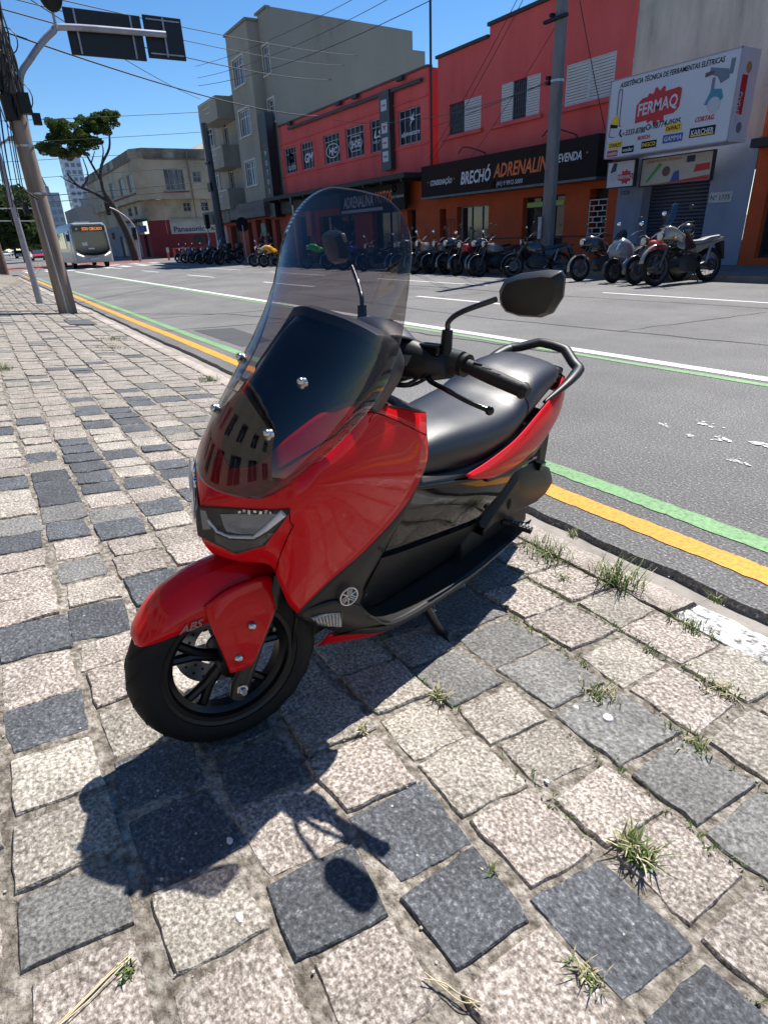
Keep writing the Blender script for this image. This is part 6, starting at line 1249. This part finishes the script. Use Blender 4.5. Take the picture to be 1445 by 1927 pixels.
# ------------------------------------------------------------------ cars down the street
def car(x, y, col, label, sc=1.0, van=False):
    o = empty('car', world=False, label=label, cat='car', group='cars far down the street')
    m = MB(); sec = [(-2.0, .45, .85), (-1.9, .35, .95), (-1.2, .30, 1.0), (.9, .30, .95), (1.7, .33, .80), (2.05, .40, .62)]
    m.loft([[(a, y_*.85, z) for y_, z in ((-1, zl), (1, zl), (1.0, (zl+zh)/2), (.93, zh), (-.93, zh), (-1.0, (zl+zh)/2))] for a, zl, zh in sec]); m.build('body', col, o, smooth=40)
    m = MB(); m.loft([[(a, y_*w_, z) for y_, z in ((-1, .9), (1, .9), (.8, zh), (-.8, zh))] for a, w_, zh in ((-1.85, .74, 1.0), (-1.2, .76, 1.42), (.05, .76, 1.46), (.95, .74, .98))]); cb = m.build('cabin', mat('car_glass', (.03, .04, .05), .08, spec=.9), o, smooth=30)
    MB().box((-.55, 0, 1.455), (1.35, 1.2, .03)).build('roof', col, o, bevel=.01)
    for xx in (-1.25, 1.3):
        for yy in (-.76, .76): MB().lathe([(0, -.09), (.31, -.09), (.31, .09), (0, .09)], (xx, yy, .31), 'Y', 14).build('wheel', M_rub, o, smooth=40)
    for yy in (-.6, .6): MB().box((2.0, yy, .66), (.12, .32, .13)).build('headlight', M_lampg, o)
    MB().box((2.04, 0, .5), (.05, .8, .1)).build('grille', M_bike, o)
    o.matrix_world = Matrix.Translation((x, y, 0)) @ Matrix.Scale(sc, 4); return o
car(-104, 8.2, P_RED, 'red car between the two left poles'); car(-150, 8.8, mat('car_white', (.65, .66, .66), .3, coat=1), 'white car just behind the red one')
car(-215, 9.0, MATS['car_white'], 'white car in the far queue left of the lamp pole'); car(-235, 12.2, P_SIL, 'silver car in the far queue, right lane'); car(-225, 6.0, MATS['car_white'], 'small white car at the far left end of the queue'); car(-265, 9.2, P_BLK, 'dark car at the back of the far queue')
car(-300, 6.0, MATS['car_white'], 'tiny pale car at the end of the street')
# ------------------------------------------------------------------ poles, wires, signals
M_timber = mat('weathered_pole', (.20, .165, .135), .9, stops=[(.25, (.09, .07, .058)), (.5, (.205, .165, .135)), (.78, (.30, .25, .21))], scale=3, detail=9, stretch=(3, 3, .25), bump=.4, bscale=30)
M_cpole = mat('concrete_pole', (.15, .15, .155), .9, var=.35, scale=2.5, stretch=(2, 2, .4), bump=.2, bscale=25)
M_galv = mat('galvanised', (.30, .30, .34), .5, metal=.35, var=.25, scale=4)
M_wire = mat('cable_black', (.012, .012, .014), .6)
zp = pav(1.53)
Pl = empty('utility_pole', (-15.65, 1.53, zp), label='thick weathered utility pole with a tangle of black cables on the left pavement', cat='pole')
MB().tube([(-15.65, 1.53, zp-.1), (-15.7, 1.53, 3), (-15.75, 1.52, 9)], [.19, .165, .12], 16).build('shaft', M_timber, Pl, smooth=40)
MB().tube([(-15.45, 1.50, zp), (-15.47, 1.47, 1.2), (-15.52, 1.45, 2.4)], .022, 8).build('conduit', M_galv, Pl, smooth=50)
for z in (1.0, 2.45, 3.3): MB().lathe([(.18-.005*z, -.02), (.186-.005*z, -.02), (.186-.005*z, .02), (.18-.005*z, .02)], (-15.68, 1.53, z), 'Z', 16, closed=True).build('band', M_steel, Pl, smooth=40)
rnd = random.Random(5); m = MB()
for k in range(46):
    a = rnd.uniform(0, 6.28); r_ = rnd.uniform(.15, .30); z0 = rnd.uniform(3.7, 4.4); z1 = z0+rnd.uniform(.8, 2.6)
    c = [(-15.72+r_*math.cos(a+q*.25)+rnd.uniform(-.05, .05), 1.52+r_*math.sin(a+q*.25)*.8+rnd.uniform(-.05, .05), z0+(z1-z0)*q/4) for q in range(5)]; m.tube(cr(c, 3), rnd.uniform(.008, .02), 5)
for k in range(14):
    a = rnd.uniform(0, 6.28); R_ = rnd.uniform(.12, .26); zc = rnd.uniform(3.75, 5.2); m.tube([(-15.72+.2*math.cos(a)+R_*math.cos(t)*.6, 1.52+.2*math.sin(a)+R_*math.cos(t)*.7, zc+R_*math.sin(t)) for t in [q*6.283/14 for q in range(15)]], .011, 5)
for k in range(9):
    y = 1.45-rnd.uniform(.0, .35); m.tube(cr([(-15.6, y, 3.9), (-15.55+rnd.uniform(-.2, .2), y-.1, 3.2), (-15.5+rnd.uniform(-.2, .2), y-.18, 2.3), (-15.5, y-.2, rnd.uniform(1.9, 2.5))], 4), .010, 5)
m.build('cable_tangle', M_wire, Pl, smooth=60)
m = MB(); m.tube([(-15.6, 1.45, 3.72), (-15.6, 1.42, 4.15)], .13, 12); m.box((-15.5, 1.7, 4.0), (.18, .2, .35)); m.box((-15.55, 1.3, 4.35), (.2, .16, .3)); m.box((-15.5, 1.85, 3.75), (.1, .15, .2)); m.build('splice_boxes', M_black, Pl, smooth=40)
MB().tube(cr([(-15.5, 1.5, 2.35), (-15.45, 1.35, 2.45), (-15.45, 1.2, 2.62)], 4), .018, 6).build('bracket', M_black, Pl, smooth=60)
Lp = empty('lamp_pole', (-18.9, 1.24, pav(1.24)), label='slim grey galvanised lamp pole standing just behind the utility pole', cat='pole')
MB().tube([(-18.9, 1.24, pav(1.24)), (-19.0, 1.24, 3.55)], [.085, .06], 14).build('shaft', M_galv, Lp, smooth=40)
m = MB(); m.tube(cr([(-19.0, 1.24, 3.5), (-19.0, 1.32, 3.72), (-19.0, 1.55, 3.85)], 5), .03, 8); m.box((-19, 1.72, 3.87), (.2, .38, .09), Matrix.Rotation(R(8), 3, 'X')); m.build('lamp_head', M_galv, Lp, smooth=50)
Ps = empty('wooden_post', (-47.5, 1.55, pav(1.55)), label='short brown post at the far left end of the near pavement', cat='post')
MB().tube([(-47.5, 1.6, 0), (-47.6, 1.55, 7)], [.26, .2], 14).build('shaft', mat('brown_post', (.13, .085, .065), .9, var=.4, scale=4), Ps, smooth=40)
# sign gantry: curved arm with two sign boards seen from behind and a traffic light
Sg = empty('sign_gantry', (-16.6, 1.75, pav(1.75)), label='curved grey arm carrying two dark sign boards seen from behind', cat='gantry')
MB().tube(cr([(-16.5, 1.62, .1), (-16.5, 1.68, 3.0), (-16.5, 1.80, 4.45), (-16.5, 2.15, 4.98), (-16.5, 2.65, 5.44), (-16.5, 3.0, 5.56), (-16.5, 5.0, 5.62)], 6), [.075]*13+[.062]*24, 12).build('arm', M_galv, Sg, smooth=50)
for a, b, z0, z1 in ((2.97, 4.52, 5.12, 5.93), (4.58, 5.42, 5.19, 5.97)):
    p_ = MB().bx(-16.66, -16.60, a, b, z0, z1).build('sign_board', mat('sign_back', (.006, .009, .014), .6, var=.3), Sg, bevel=.01)
    if b-a > 1.2:
        for y in (a+.2, b-.22): MB().bx(-16.595, -16.57, y-.018, y+.018, z0+.02, z1-.02).build('brace', M_galv, p_)
    else:
        MB().bx(-16.595, -16.57, (a+b)/2-.018, (a+b)/2+.018, z0+.03, z1-.03).build('brace', M_galv, p_)
        for z in (z0+.08, z1-.08): MB().bx(-16.5985, -16.5705, a+.05, b-.05, z-.012, z+.012).build('brace', M_galv, p_)
Ts = empty('traffic_light', (-16.3, 2.7, 5.9), label='dark round traffic light head cut by the top edge of the photo', cat='traffic light')
m = MB(); m.ball((-16.3, 2.74, 6.05), .27, 18, 12, (.5, .85, 1.2)); m.build('head', M_black, Ts, smooth=60); MB().tube([(-16.4, 2.74, 5.5), (-16.32, 2.72, 5.9)], .03, 8).build('hanger', M_galv, Ts)
MB().tube([(-16.3, 2.7, 6.35), (-16.3, 2.7, 6.8)], .03, 6).build('hanger', M_galv, Ts)
# concrete pole in front of the red building
Pr = empty('concrete_pole', (-14.3, 15.1, .12), label='tall grey concrete utility pole in front of the red building', cat='pole')
m = MB(); m.loft([[(-14.3+dx*w_, 15.1+dy*w_*.8, z) for dx, dy in ((-1, -.6), (-.6, -1), (.6, -1), (1, -.6), (1, .6), (.6, 1), (-.6, 1), (-1, .6))] for z, w_ in ((.05, .20), (3.5, .172), (9.5, .125))]); m.build('shaft', M_cpole, Pr, smooth=30)
MB().lathe([(.17, -.03), (.18, -.03), (.18, .03), (.17, .03)], (-14.3, 15.1, 5.0), 'Z', 16, closed=True).build('band', M_steel, Pr); MB().bx(-14.75, -13.95, 14.88, 15.0, 6.35, 6.42).build('cross_arm', M_black, Pr)
for z in (4.98, 5.1, 6.5): MB().box((-14.52, 15.0, z), (.10, .16, .08)).build('insulator', M_black, Pr)
MB().bx(-14.48, -14.36, 14.86, 14.9, 1.0, 1.6).build('notice', mat('paper_grey', (.35, .36, .38), .8, var=.3, scale=9), Pr)
Pg = empty('dark_pole', (-44.3, 15, .12), label='dark square utility pole in front of the grey apartment block', cat='pole')
MB().tube([(-44.2, 15, 0), (-44.4, 15, 8.3)], [.30, .20], 8).build('shaft', mat('dark_pole', (.055, .06, .07), .8, var=.3), Pg); MB().bx(-44.7, -44.0, 14.75, 14.9, 6.0, 6.1).build('cross_arm', M_black, Pg); MB().bx(-44.7, -44.1, 14.7, 14.85, 4.4, 4.9).build('meter_box', M_black, Pg)
Rs = empty('round_sign', (-39.8, 14.95, .12), label='round road sign seen from behind on a thin post before the grey block', cat='sign')
MB().tube([(-39.75, 14.95, .1), (-39.8, 14.95, 2.2)], .04, 8).build('post', M_galv, Rs, smooth=40); MB().lathe([(0, -.02), (.42, -.02), (.42, .02), (0, .02)], (-39.9, 14.98, 2.25), 'X', 20).build('disc', M_black, Rs)
Pw = empty('sign_post', (-32.6, 15.0, .12), label='thin pale post right of the yellow motorcycle', cat='post'); MB().tube([(-32.2, 15, .1), (-32.25, 15, 2.9)], .035, 8).build('tube', M_wframe, Pw, smooth=40); MB().bx(-32.35, -32.1, 14.9, 15.0, 2.9, 3.3).build('plate', M_black, Pw)
# ---- signals at the crossing
def signal(x, y, zh, label, arm=None, red=False, post=.05):
    o = empty('traffic_signal', (x, y, 0), label=label, cat='traffic signal', group='signals at the crossing')
    if arm: MB().tube(cr([(x, y, 0), (x, y, 2.9), (x, y-1.2, 4.2), (x, y-2.2, 4.55), (x, y-arm, 4.6)], 5), [.11]*6+[.07]*15, 8).build('mast', M_galv, o, smooth=50); c = (x+.15, y-arm, 4.35)
    else: MB().tube([(x, y, 0), (x, y, zh+.5)], post, 8).build('mast', M_galv, o, smooth=50); c = (x+.12, y, zh)
    h = MB().box(c, (.3, .36, 1.0)).build('head', M_black, o, bevel=.05)
    for k in range(3):
        m_ = mat('signal_red_lit', (.8, .02, .02), .4, emit=(1, .05, .02), estr=4) if (red and k == 0) else mat('signal_off', (.02, .02, .02), .3)
        MB().lathe([(0, .152), (.11, .152), (.11, .17), (0, .17)], (c[0], c[1], c[2]+.31-.31*k), 'X', 12).build('lamp', m_, h)
    return o
signal(-62, 13.1, 0, 'mast-arm traffic signal right of the bus', arm=1.9); signal(-61, 12.8, 2.3, 'short traffic signal on the mast foot beside the bus')
signal(-52, 16.6, 2.8, 'post signal before the lettered shop sign, left one'); signal(-52.5, 17.6, 1.9, 'post signal showing a lit red lamp', red=True)
g1 = empty('overhead_signal', (-46, 1.2, 0), label='overhead signals on a long arm left of the utility pole', cat='traffic signal'); MB().tube([(-46, .9, 0), (-46, .9, 4.0)], .1, 8).build('mast', M_galv, g1); MB().tube([(-46, .9, 3.75), (-46, 4.0, 3.7)], .04, 6).build('arm', M_galv, g1); MB().tube([(-46, .9, 3.1), (-46, 4.2, 3.0)], .035, 6).build('arm', M_galv, g1)
for y, z in ((3.65, 3.7), (2.85, 3.15), (4.15, 2.95)): MB().box((-45.85, y, z), (.28, .3, .72)).build('head', M_black, g1, bevel=.04)
for x, y in ((-58.9, 14.9), ): 
    o = empty('red_bollard', (x, y, .0), label='short red pedestrian post by the crossing', cat='bollard'); MB().tube([(x, y, 0), (x, y, 1.0)], .09, 8).build('post', P_RED, o); MB().bx(x+.05, x+.15, y-.12, y+.1, .65, 1.05).build('box', mat('bollard_pale', (.5, .45, .42), .6), o)
o = empty('pedestrian_barrier', (-54, 15, 0), label='red tubular pedestrian barrier before the corner building', cat='barrier')
for (p0, p1) in (((-57, 14.9), (-56.2, 15.6)), ((-55.8, 14.7), (-54.2, 15.5))): m = MB(); m.tube([(*p0, 0), (*p0, .95), (*p1, .95), (*p1, 0)], .04, 8); m.tube([(*p0, .5), (*p1, .5)], .03, 6); m.build('rail', mat('barrier_red', (.35, .04, .04), .6), o)
o = empty('street_lamp', (-53, 17, 0), label='thin lamp post with small triangular head before the lettered shop', cat='lamp'); MB().tube([(-53, 16.9, 0), (-53, 16.9, 3.9)], .045, 8).build('post', M_galv, o); m = MB(); m.tube([(-53, 16.9, 3.9), (-53, 16.6, 4.4)], .03, 5); m.tube([(-53, 16.9, 3.9), (-53, 17.2, 4.4)], .03, 5); m.tube([(-53, 16.6, 4.4), (-53, 17.2, 4.4)], .03, 5); m.build('head', M_galv, o)
# ---- overhead cables
def cable(p0, p1, sag, r_, label):
    pts = []
    for k in range(25): t = k/24; p = Vector(p0).lerp(Vector(p1), t); p.z -= sag*4*t*(1-t); pts.append(p)
    tag(MB().tube(pts, r_*.62, 5).build('overhead_cable', M_wire, smooth=80), label, 'cable', 'overhead cables')
top = (-15.7, 1.6)
cable((*top, 5.2), (-32, 16.8, 6.9), .3, .03, 'thick black cable running from the left pole to the red shop corner')
cable((-32, 16.8, 6.9), (-14.4, 15, 5.0), .6, .018, 'thin cable looping along the red shop front to the concrete pole')
cable((*top, 6.1), (-44.4, 15, 9.6), .2, .02, 'upper cable from the left pole to the grey block'); cable((*top, 5.9), (-39.7, 24, 11.6), .2, .02, 'second cable passing behind the sign boards to the grey side wall'); cable((*top, 5.75), (-39.7, 23, 11.0), .25, .018, 'third cable passing behind the sign boards')
cable((*top, 5.55), (-39.7, 22, 10.2), .3, .024, 'lower cable crossing the grey side wall'); cable((-44.4, 15, 11.3), (-14.4, 15.2, 9.4), .5, .018, 'long cable along the far side above the red shop')
cable((-44.4, 15, 10.7), (-14.4, 15.2, 9.0), .6, .018, 'second long cable along the far side above the red shop'); cable((-44.4, 15, 10.3), (-14.4, 15.2, 8.3), .6, .022, 'third long cable along the far side above the red shop')
cable((-14.4, 15, 5.05), (-24, 17.8, 5.3), .05, .016, 'cable from the concrete pole to the gap between the red buildings'); cable((-14.4, 15, 8.6), (-24.0, 17.8, 4.2), .2, .018, 'steep cable dropping from the concrete pole to the left'); cable((-14.35, 15, 8.4), (-24.0, 17.8, 3.9), .25, .018, 'second steep cable dropping from the concrete pole')
cable((-14.2, 15, 8.2), (-14.3, 17.3, 3.9), .1, .022, 'cable dropping from the concrete pole to the billboard'); cable((-14.2, 15, 6.4), (-22.5, 17.9, 3.2), .2, .014, 'thin slanting cable over the red wall')
for k, (ya, za, yb, zb) in enumerate(((-6, 9.3, 26, 11.6), (-6, 8.2, 26, 10.4), (-6, 7.2, 26, 9.3), (-6, 6.2, 26, 8.1), (-6, 4.9, 26, 6.9), (-6, 4.6, 26, 6.4))):
    cable((-58-2*k, ya, za), (-58-2*k, yb, zb+.2), .15, .03 if k < 4 else .045, ('highest', 'second highest', 'third highest', 'fourth highest', 'lower thick', 'lowest thick')[k]+' of the cables crossing the street behind the left pole')
for k, (z0, z1, y) in enumerate(((3.5, 3.9, 2.4), (3.3, 3.8, 2.7), (3.1, 3.5, 3.1))): cable((-15.7, 1.5, z0+.5), (-90, y+8, z1+3.0), .9, .02, ('upper', 'middle', 'lower')[k]+' sagging cable running down the street from the left pole')
for k in range(5): cable((-15.7, 1.6, 5.3+.13*k), (-12-2*k, -5, 7.0+.5*k), .1, .014, ('first', 'second', 'third', 'fourth', 'fifth')[k]+' thin cable fanning up from the left pole tangle')
# ------------------------------------------------------------------ trees
M_bark = mat('bark', (.045, .04, .034), .95, var=.45, scale=5, bump=.4, bscale=25)
M_leaf = leaf_mat('foliage', (.035, .06, .016), (.07, .11, .026), (.12, .165, .042)); M_leaf2 = leaf_mat('foliage_dark', (.025, .045, .015), (.045, .08, .025), (.08, .12, .04))
def crown(clumps, n, size, m, parent, name='crown', seed=1):
    rnd = random.Random(seed); v = []; f = []
    for (c, r_) in clumps:
        k = int(n*r_[0]*r_[1]/(1.0))
        for i in range(max(30, k)):
            d = Vector((rnd.gauss(0, 1), rnd.gauss(0, 1), rnd.gauss(0, 1))).normalized()*rnd.uniform(.55, 1.0)**.5
            p = Vector((c[0]+d.x*r_[0], c[1]+d.y*r_[1], c[2]+d.z*r_[2])); a = Vector((rnd.gauss(0, 1), rnd.gauss(0, 1), rnd.gauss(0, .6))).normalized(); b = a.orthogonal().normalized(); s_ = size*rnd.uniform(.6, 1.3)
            q = len(v); v += [p+a*s_, p+b*s_*.6, p-a*s_, p-b*s_*.6]; f.append((q, q+1, q+2, q+3))
    mb = MB(); mb.add(v, f); return mb.build(name, m, parent, fixn=False)
T1 = empty('spreading_tree', (-66, 13.6, 0), label='spreading flat-crowned tree with bare forked limbs behind the bus', cat='tree')
mb = MB(); mb.tube(cr([(-66, 13.6, 0), (-66, 13.2, 2.5), (-66, 12.5, 4.6), (-66, 12.1, 5.6)], 4), [.42, .4, .37, .34, .33, .32, .31, .30, .29, .28, .27, .26, .25], 10)
for pts, r_ in (([(-66, 12.1, 5.4), (-66, 11.9, 6.6), (-66, 12.2, 8.0), (-66, 13.2, 9.4), (-66, 13.5, 10.8)], .17), ([(-66, 12.0, 6.6), (-66, 11.4, 8.2), (-66, 10.9, 9.6)], .13), ([(-66, 12.3, 5.0), (-66, 11.0, 5.9), (-66, 9.9, 6.4), (-66, 9.2, 7.4)], .15), ([(-66, 10.2, 6.3), (-66, 10.9, 7.2), (-66, 10.8, 8.6)], .09), ([(-66, 9.9, 6.4), (-66, 9.0, 6.9), (-66, 8.6, 7.2)], .06), ([(-66, 12.2, 8.0), (-65.6, 12.6, 9.3), (-65.6, 12.3, 10.4)], .07), ([(-66, 11.4, 8.2), (-66.4, 12.0, 9.2)], .06)):
    c = cr(pts, 4); mb.tube(c, [r_*(1-.6*i/len(c)) for i in range(len(c))], 7)
mb.build('trunk', M_bark, T1, smooth=50)
rnd = random.Random(21); cl = []
for (c, r_) in [((-66, 10.3, 10.4), (1.4, 1.5, .9)), ((-66, 11.7, 11.2), (1.4, 1.2, .75)), ((-66, 13.2, 11.5), (1.3, 1.1, .6)), ((-66, 9.3, 11.0), (1.2, .9, .6)), ((-66, 10.2, 9.2), (1.3, 1.3, .7)), ((-66, 8.3, 9.3), (1.2, 1.1, .42)), ((-66, 11.6, 10.0), (1.2, .9, .5)), ((-66, 13.9, 11.9), (.8, .7, .35)), ((-66, 12.6, 10.8), (1, .8, .4)), ((-66, 9.2, 10.2), (1.2, .8, .5))]:
    for k in range(30):
        d = Vector((rnd.gauss(0, 1), rnd.gauss(0, 1), rnd.gauss(0, 1))).normalized()*rnd.uniform(.3, 1.12); q = rnd.uniform(.2, .46); cl.append(((c[0]+d.x*r_[0], c[1]+d.y*r_[1], c[2]+d.z*r_[2]), (q, q, q*.6)))
crown(cl, 1100, .085, M_leaf, T1)
rnd = random.Random(8)
for i, (x, y, h, w_, lb) in enumerate([(-95, 6.0, 9.2, 4.6, 'dense dark tree at the left edge above the lamp pole foot'), (-125, 4.0, 10.5, 6.5, 'large dark tree left of the lamp pole'), (-150, 8.0, 9.0, 5.5, 'dark tree between the two left poles'), (-185, 5.5, 10, 6, 'tree further down the left side of the street'), (-230, 3, 11, 6, 'distant tree on the left side of the street'), (-190, 16.5, 7.0, 3.4, 'small tree beyond the bus roof, right of the utility pole'), (-330, 10, 10, 7, 'hazy tree closing the end of the street'), (-300, 24, 9, 6, 'tree at the far right end of the street')]):
    o = empty('street_tree', (x, y, 0), label=lb, cat='tree', group='trees down the street'); MB().tube([(x, y, 0), (x, y, h*.5)], [.3, .18], 8).build('trunk', M_bark, o)
    cl = [((x+rnd.uniform(-.6, .6)*w_, y+rnd.uniform(-.55, .55)*w_, h*rnd.uniform(.32, .85)), (w_*.45, w_*.45, w_*.30)) for k in range(15)]; crown(cl, 330/(w_*.45)**1.0, .24+.05*(abs(x)/100), M_leaf2, o, seed=i+3)
# ------------------------------------------------------------------ people by the doors of the grey block
def person(x, y, ang, top, bot, label, h=1.68):
    o = empty('person', world=False, label=label, cat='person', group='people by the doors')
    me = bpy.data.meshes.new('body'); J = [(0, 0, .93), (0, 0, 1.12), (0, 0, 1.38), (0, 0, 1.48), (0, .01, 1.60), (0, -.005, 1.70), (.19, 0, 1.36), (.24, -.02, 1.10), (.22, -.12, .90), (-.19, 0, 1.36), (-.25, -.02, 1.10), (-.20, -.14, .92), (.10, 0, .88), (.11, -.02, .48), (.11, .02, .08), (.12, -.12, .04), (-.10, 0, .88), (-.11, .0, .48), (-.12, .03, .08), (-.13, -.11, .04)]
    E_2 = [(0, 1), (1, 2), (2, 3), (3, 4), (4, 5), (2, 6), (6, 7), (7, 8), (2, 9), (9, 10), (10, 11), (0, 12), (12, 13), (13, 14), (14, 15), (0, 16), (16, 17), (17, 18), (18, 19)]
    me.from_pydata(J, E_2, []); ob = bpy.data.objects.new('body', me); COL.objects.link(ob); ob.parent = o
    k = ob.modifiers.new('skin', 'SKIN'); rad = [.15, .14, .16, .06, .09, .07, .065, .05, .04, .065, .05, .04, .09, .065, .05, .04, .09, .065, .05, .04]
    for i, s_ in enumerate(me.skin_vertices[0].data): s_.radius = (rad[i], rad[i]*.85); s_.use_root = (i == 0)
    k2 = ob.modifiers.new('sub', 'SUBSURF'); k2.levels = 1; k2.render_levels = 1
    dg = bpy.context.evaluated_depsgraph_get(); nm = bpy.data.meshes.new_from_object(ob.evaluated_get(dg)); ob.modifiers.clear(); ob.data = nm
    skin = mat('skin', (.32, .18, .12), .6); hair = mat('hair', (.02, .015, .012), .7)
    nm.materials.clear()
    for q in (top, bot, skin, hair): nm.materials.append(q)
    for p in nm.polygons:
        c = p.center; p.use_smooth = True
        p.material_index = 3 if (c.z > 1.66 or (c.z > 1.55 and c.y > .02)) else 2 if (c.z > 1.45 or (abs(c.x) > .15 and c.z < 1.05)) else 0 if c.z > .93 else 1
    o.matrix_world = Matrix.Translation((x, y, .12)) @ Matrix.Rotation(R(ang), 4, 'Z') @ Matrix.Scale(h/1.75, 4); return o
person(-40.9, 16.6, 20, mat('cloth_black', (.02, .02, .022), .85), mat('cloth_charcoal', (.03, .03, .035), .85), 'person in black standing before the terracotta doors, left of two')
person(-39.2, 16.4, -35, mat('cloth_dark', (.03, .028, .03), .85), mat('cloth_navy', (.02, .025, .04), .85), 'person in dark clothes before the terracotta doors, right of two')
# ------------------------------------------------------------------ small things on the pavement
rnd = random.Random(3)
def tuft(x, y, n, h, spread, label, dry=.15):
    o = empty('grass_tuft', (x, y, pav(y)), label=label, cat='grass tuft', group='grass tufts in the joints'); g = MB(); d_ = MB()
    for k in range(n):
        a = rnd.uniform(0, 6.283); r_ = rnd.uniform(0, spread); bx_, by_ = x+r_*math.cos(a), y+r_*math.sin(a)*.7; L_ = h*rnd.uniform(.45, 1.1); a2 = rnd.uniform(0, 6.283); b_ = rnd.uniform(.2, .9)*L_; w_ = rnd.uniform(.0012, .0026)
        px2, py2 = math.cos(a2+1.57)*w_, math.sin(a2+1.57)*w_; z = pav(by_)
        P_ = [(bx_+math.cos(a2)*b_*t*t, by_+math.sin(a2)*b_*t*t, z+L_*(t-.25*t*t)) for t in (0, .4, .75, 1)]; m_ = d_ if rnd.random() < dry else g
        m_.add([(p[0]-px2*s_, p[1]-py2*s_, p[2]) for p, s_ in zip(P_, (1, 1, .7, .1))]+[(p[0]+px2*s_, p[1]+py2*s_, p[2]) for p, s_ in zip(P_, (1, 1, .7, .1))], [(i, i+1, i+5, i+4) for i in range(3)])
    g.build('blades', M_grass, o, fixn=False)
    if d_.v: d_.build('dry_blades', M_straw, o, fixn=False)
tuft(-.46, .88, 170, .075, .045, 'dense grass tuft between pink and dark stones at lower right', .25); tuft(-1.28, 1.88, 150, .15, .12, 'tall thin grass clump beside the kerb stones'); tuft(-1.62, 1.84, 190, .08, .15, 'low grass patch by the kerb just behind the scooter')
tuft(-.93, 1.85, 110, .05, .10, 'broad-leaved green weed at the kerb near the whitewashed stone'); tuft(-1.09, .82, 45, .05, .035, 'small yellowish tuft beside the scooter shadow', .5); tuft(-1.08, .56, 26, .035, .025, 'tiny dry tuft at the edge of the shadow', .6)
tuft(-.85, 1.25, 110, .05, .07, 'pale grass tuft just above the bottle cap', .45); tuft(-.35, .59, 50, .05, .035, 'yellow-green tuft between two dark stones near the bottom', .4); tuft(-.59, .58, 22, .03, .02, 'few blades above the large dark stone'); tuft(-1.42, 1.72, 45, .05, .05, 'small tuft left of the tall grass clump')
tuft(-1.7, 2.1, 40, .06, .03, 'small tuft growing in the concrete gutter'); tuft(-1.0, 2.12, 30, .05, .03, 'tiny tuft in the gutter further right'); tuft(-.78, -.1, 25, .03, .02, 'bright green sprig in a joint at lower left', 0); tuft(-6.36, 1.80, 130, .09, .16, 'grass patch by the kerb left of the windscreen'); tuft(-.6, 1.30, 80, .04, .07, 'mossy grass in the joint right of the bottle cap', .3); tuft(-.68, 1.6, 80, .045, .08, 'low grass in the joint near the right edge', .4)
tuft(-10.3, 1.55, 160, .09, .35, 'grass strip on the far setts before the utility pole'); tuft(-9.3, 1.35, 80, .08, .3, 'thin grass patch nearer than the far strip'); tuft(-7.8, .0, 110, .10, .12, 'grass tuft at the left edge of the photo')
mb = MB()   # moss and tiny weeds in the joints towards the kerb
for k in range(900):
    x = rnd.uniform(-3.2, .1); y = rnd.choice([1.05, 1.33, 1.6, 1.6, 1.33, .82])+rnd.gauss(0, .014)
    if noise.noise(Vector((x*2.2, y*3, 4))) < .02: continue
    for q in range(3):
        a = rnd.uniform(0, 6.283); L_ = rnd.uniform(.008, .02); mb.add([(x, y, pav(y)), (x+math.cos(a)*L_*.8, y+math.sin(a)*L_*.8, pav(y)+L_), (x+math.cos(a+.6)*L_*.5, y+math.sin(a+.6)*L_*.5, pav(y)+L_*.6)], [(0, 1, 2)])
tag(mb.build('moss', M_grass, fixn=False), 'tiny green weeds and moss in the joints by the kerb', 'moss', kind='stuff')
z = pav(1.18)+.0085; m = MB(); m.lathe([(0, 0), (.013, 0), (.0145, .002), (.0145, .006), (.0125, .0085), (0, .0085)], (-.77, 1.18, z), 'Z', 24); tag(m.build('bottle_cap', mat('cap_white', (.75, .76, .77), .4), smooth=40), 'round white bottle cap lying on a grey paving stone', 'bottle cap')
for (x, y, s_, lb) in ((-.77, .10, .009, 'white pebble chip below the mirror shadow'), (-.94, .14, .008, 'tiny pale pebble inside the shadow'), (-.85, 1.14, .009, 'small white pebble left of the bottle cap'), (-.70, .86, .007, 'pale grit stone beside the lower right grass tuft')):
    m = MB(); m.ball((x, y, pav(y)+.0085), s_, 8, 5, (1.2, .8, .5)); m.v = [(a+rnd.uniform(-.2, .2)*s_, b+rnd.uniform(-.2, .2)*s_, c) for a, b, c in m.v]; tag(m.build('pebble', mat('pebble', (.62, .60, .56), .8)), lb, 'pebble')
for pts, lb in (([(-.80, -.09), (-.785, -.13), (-.765, -.17), (-.74, -.24)], 'bent dry straw at the bottom left corner'), ([(-.50, .34), (-.47, .36), (-.44, .375), (-.41, .395)], 'dry straw stalk near the bottom edge')):
    m = MB()
    for k in range(3): m.tube(cr([(x+rnd.uniform(-.006, .006), y+rnd.uniform(-.006, .006), pav(y)+.012+rnd.uniform(0, .006)) for x, y in pts], 4), .0012, 5)
    tag(m.build('straw', M_straw), lb, 'straw')
m = MB()
for k in range(420):
    x, y = rnd.uniform(-2.2, .1), rnd.uniform(-.3, 2.15); s_ = rnd.uniform(.0015, .0045); m.ball((x, y, pav(y)+.004), s_, 5, 3, (1, 1, .7))
tag(m.build('grit', mat('grit', (.40, .37, .33), .9, var=.5, scale=40)), 'loose grit scattered over the paving joints', 'grit', kind='stuff')
m = MB().box((-13.3, 1.46, pav(1.46)+.014), (1.0, .46, .02), Matrix.Rotation(math.atan(PB), 3, 'X')); tag(m.build('inspection_cover', mat('cover_iron', (.075, .078, .082), .7, var=.4, scale=8, bump=.4, bscale=60)), 'dark rectangular inspection cover near the utility pole', 'cover')
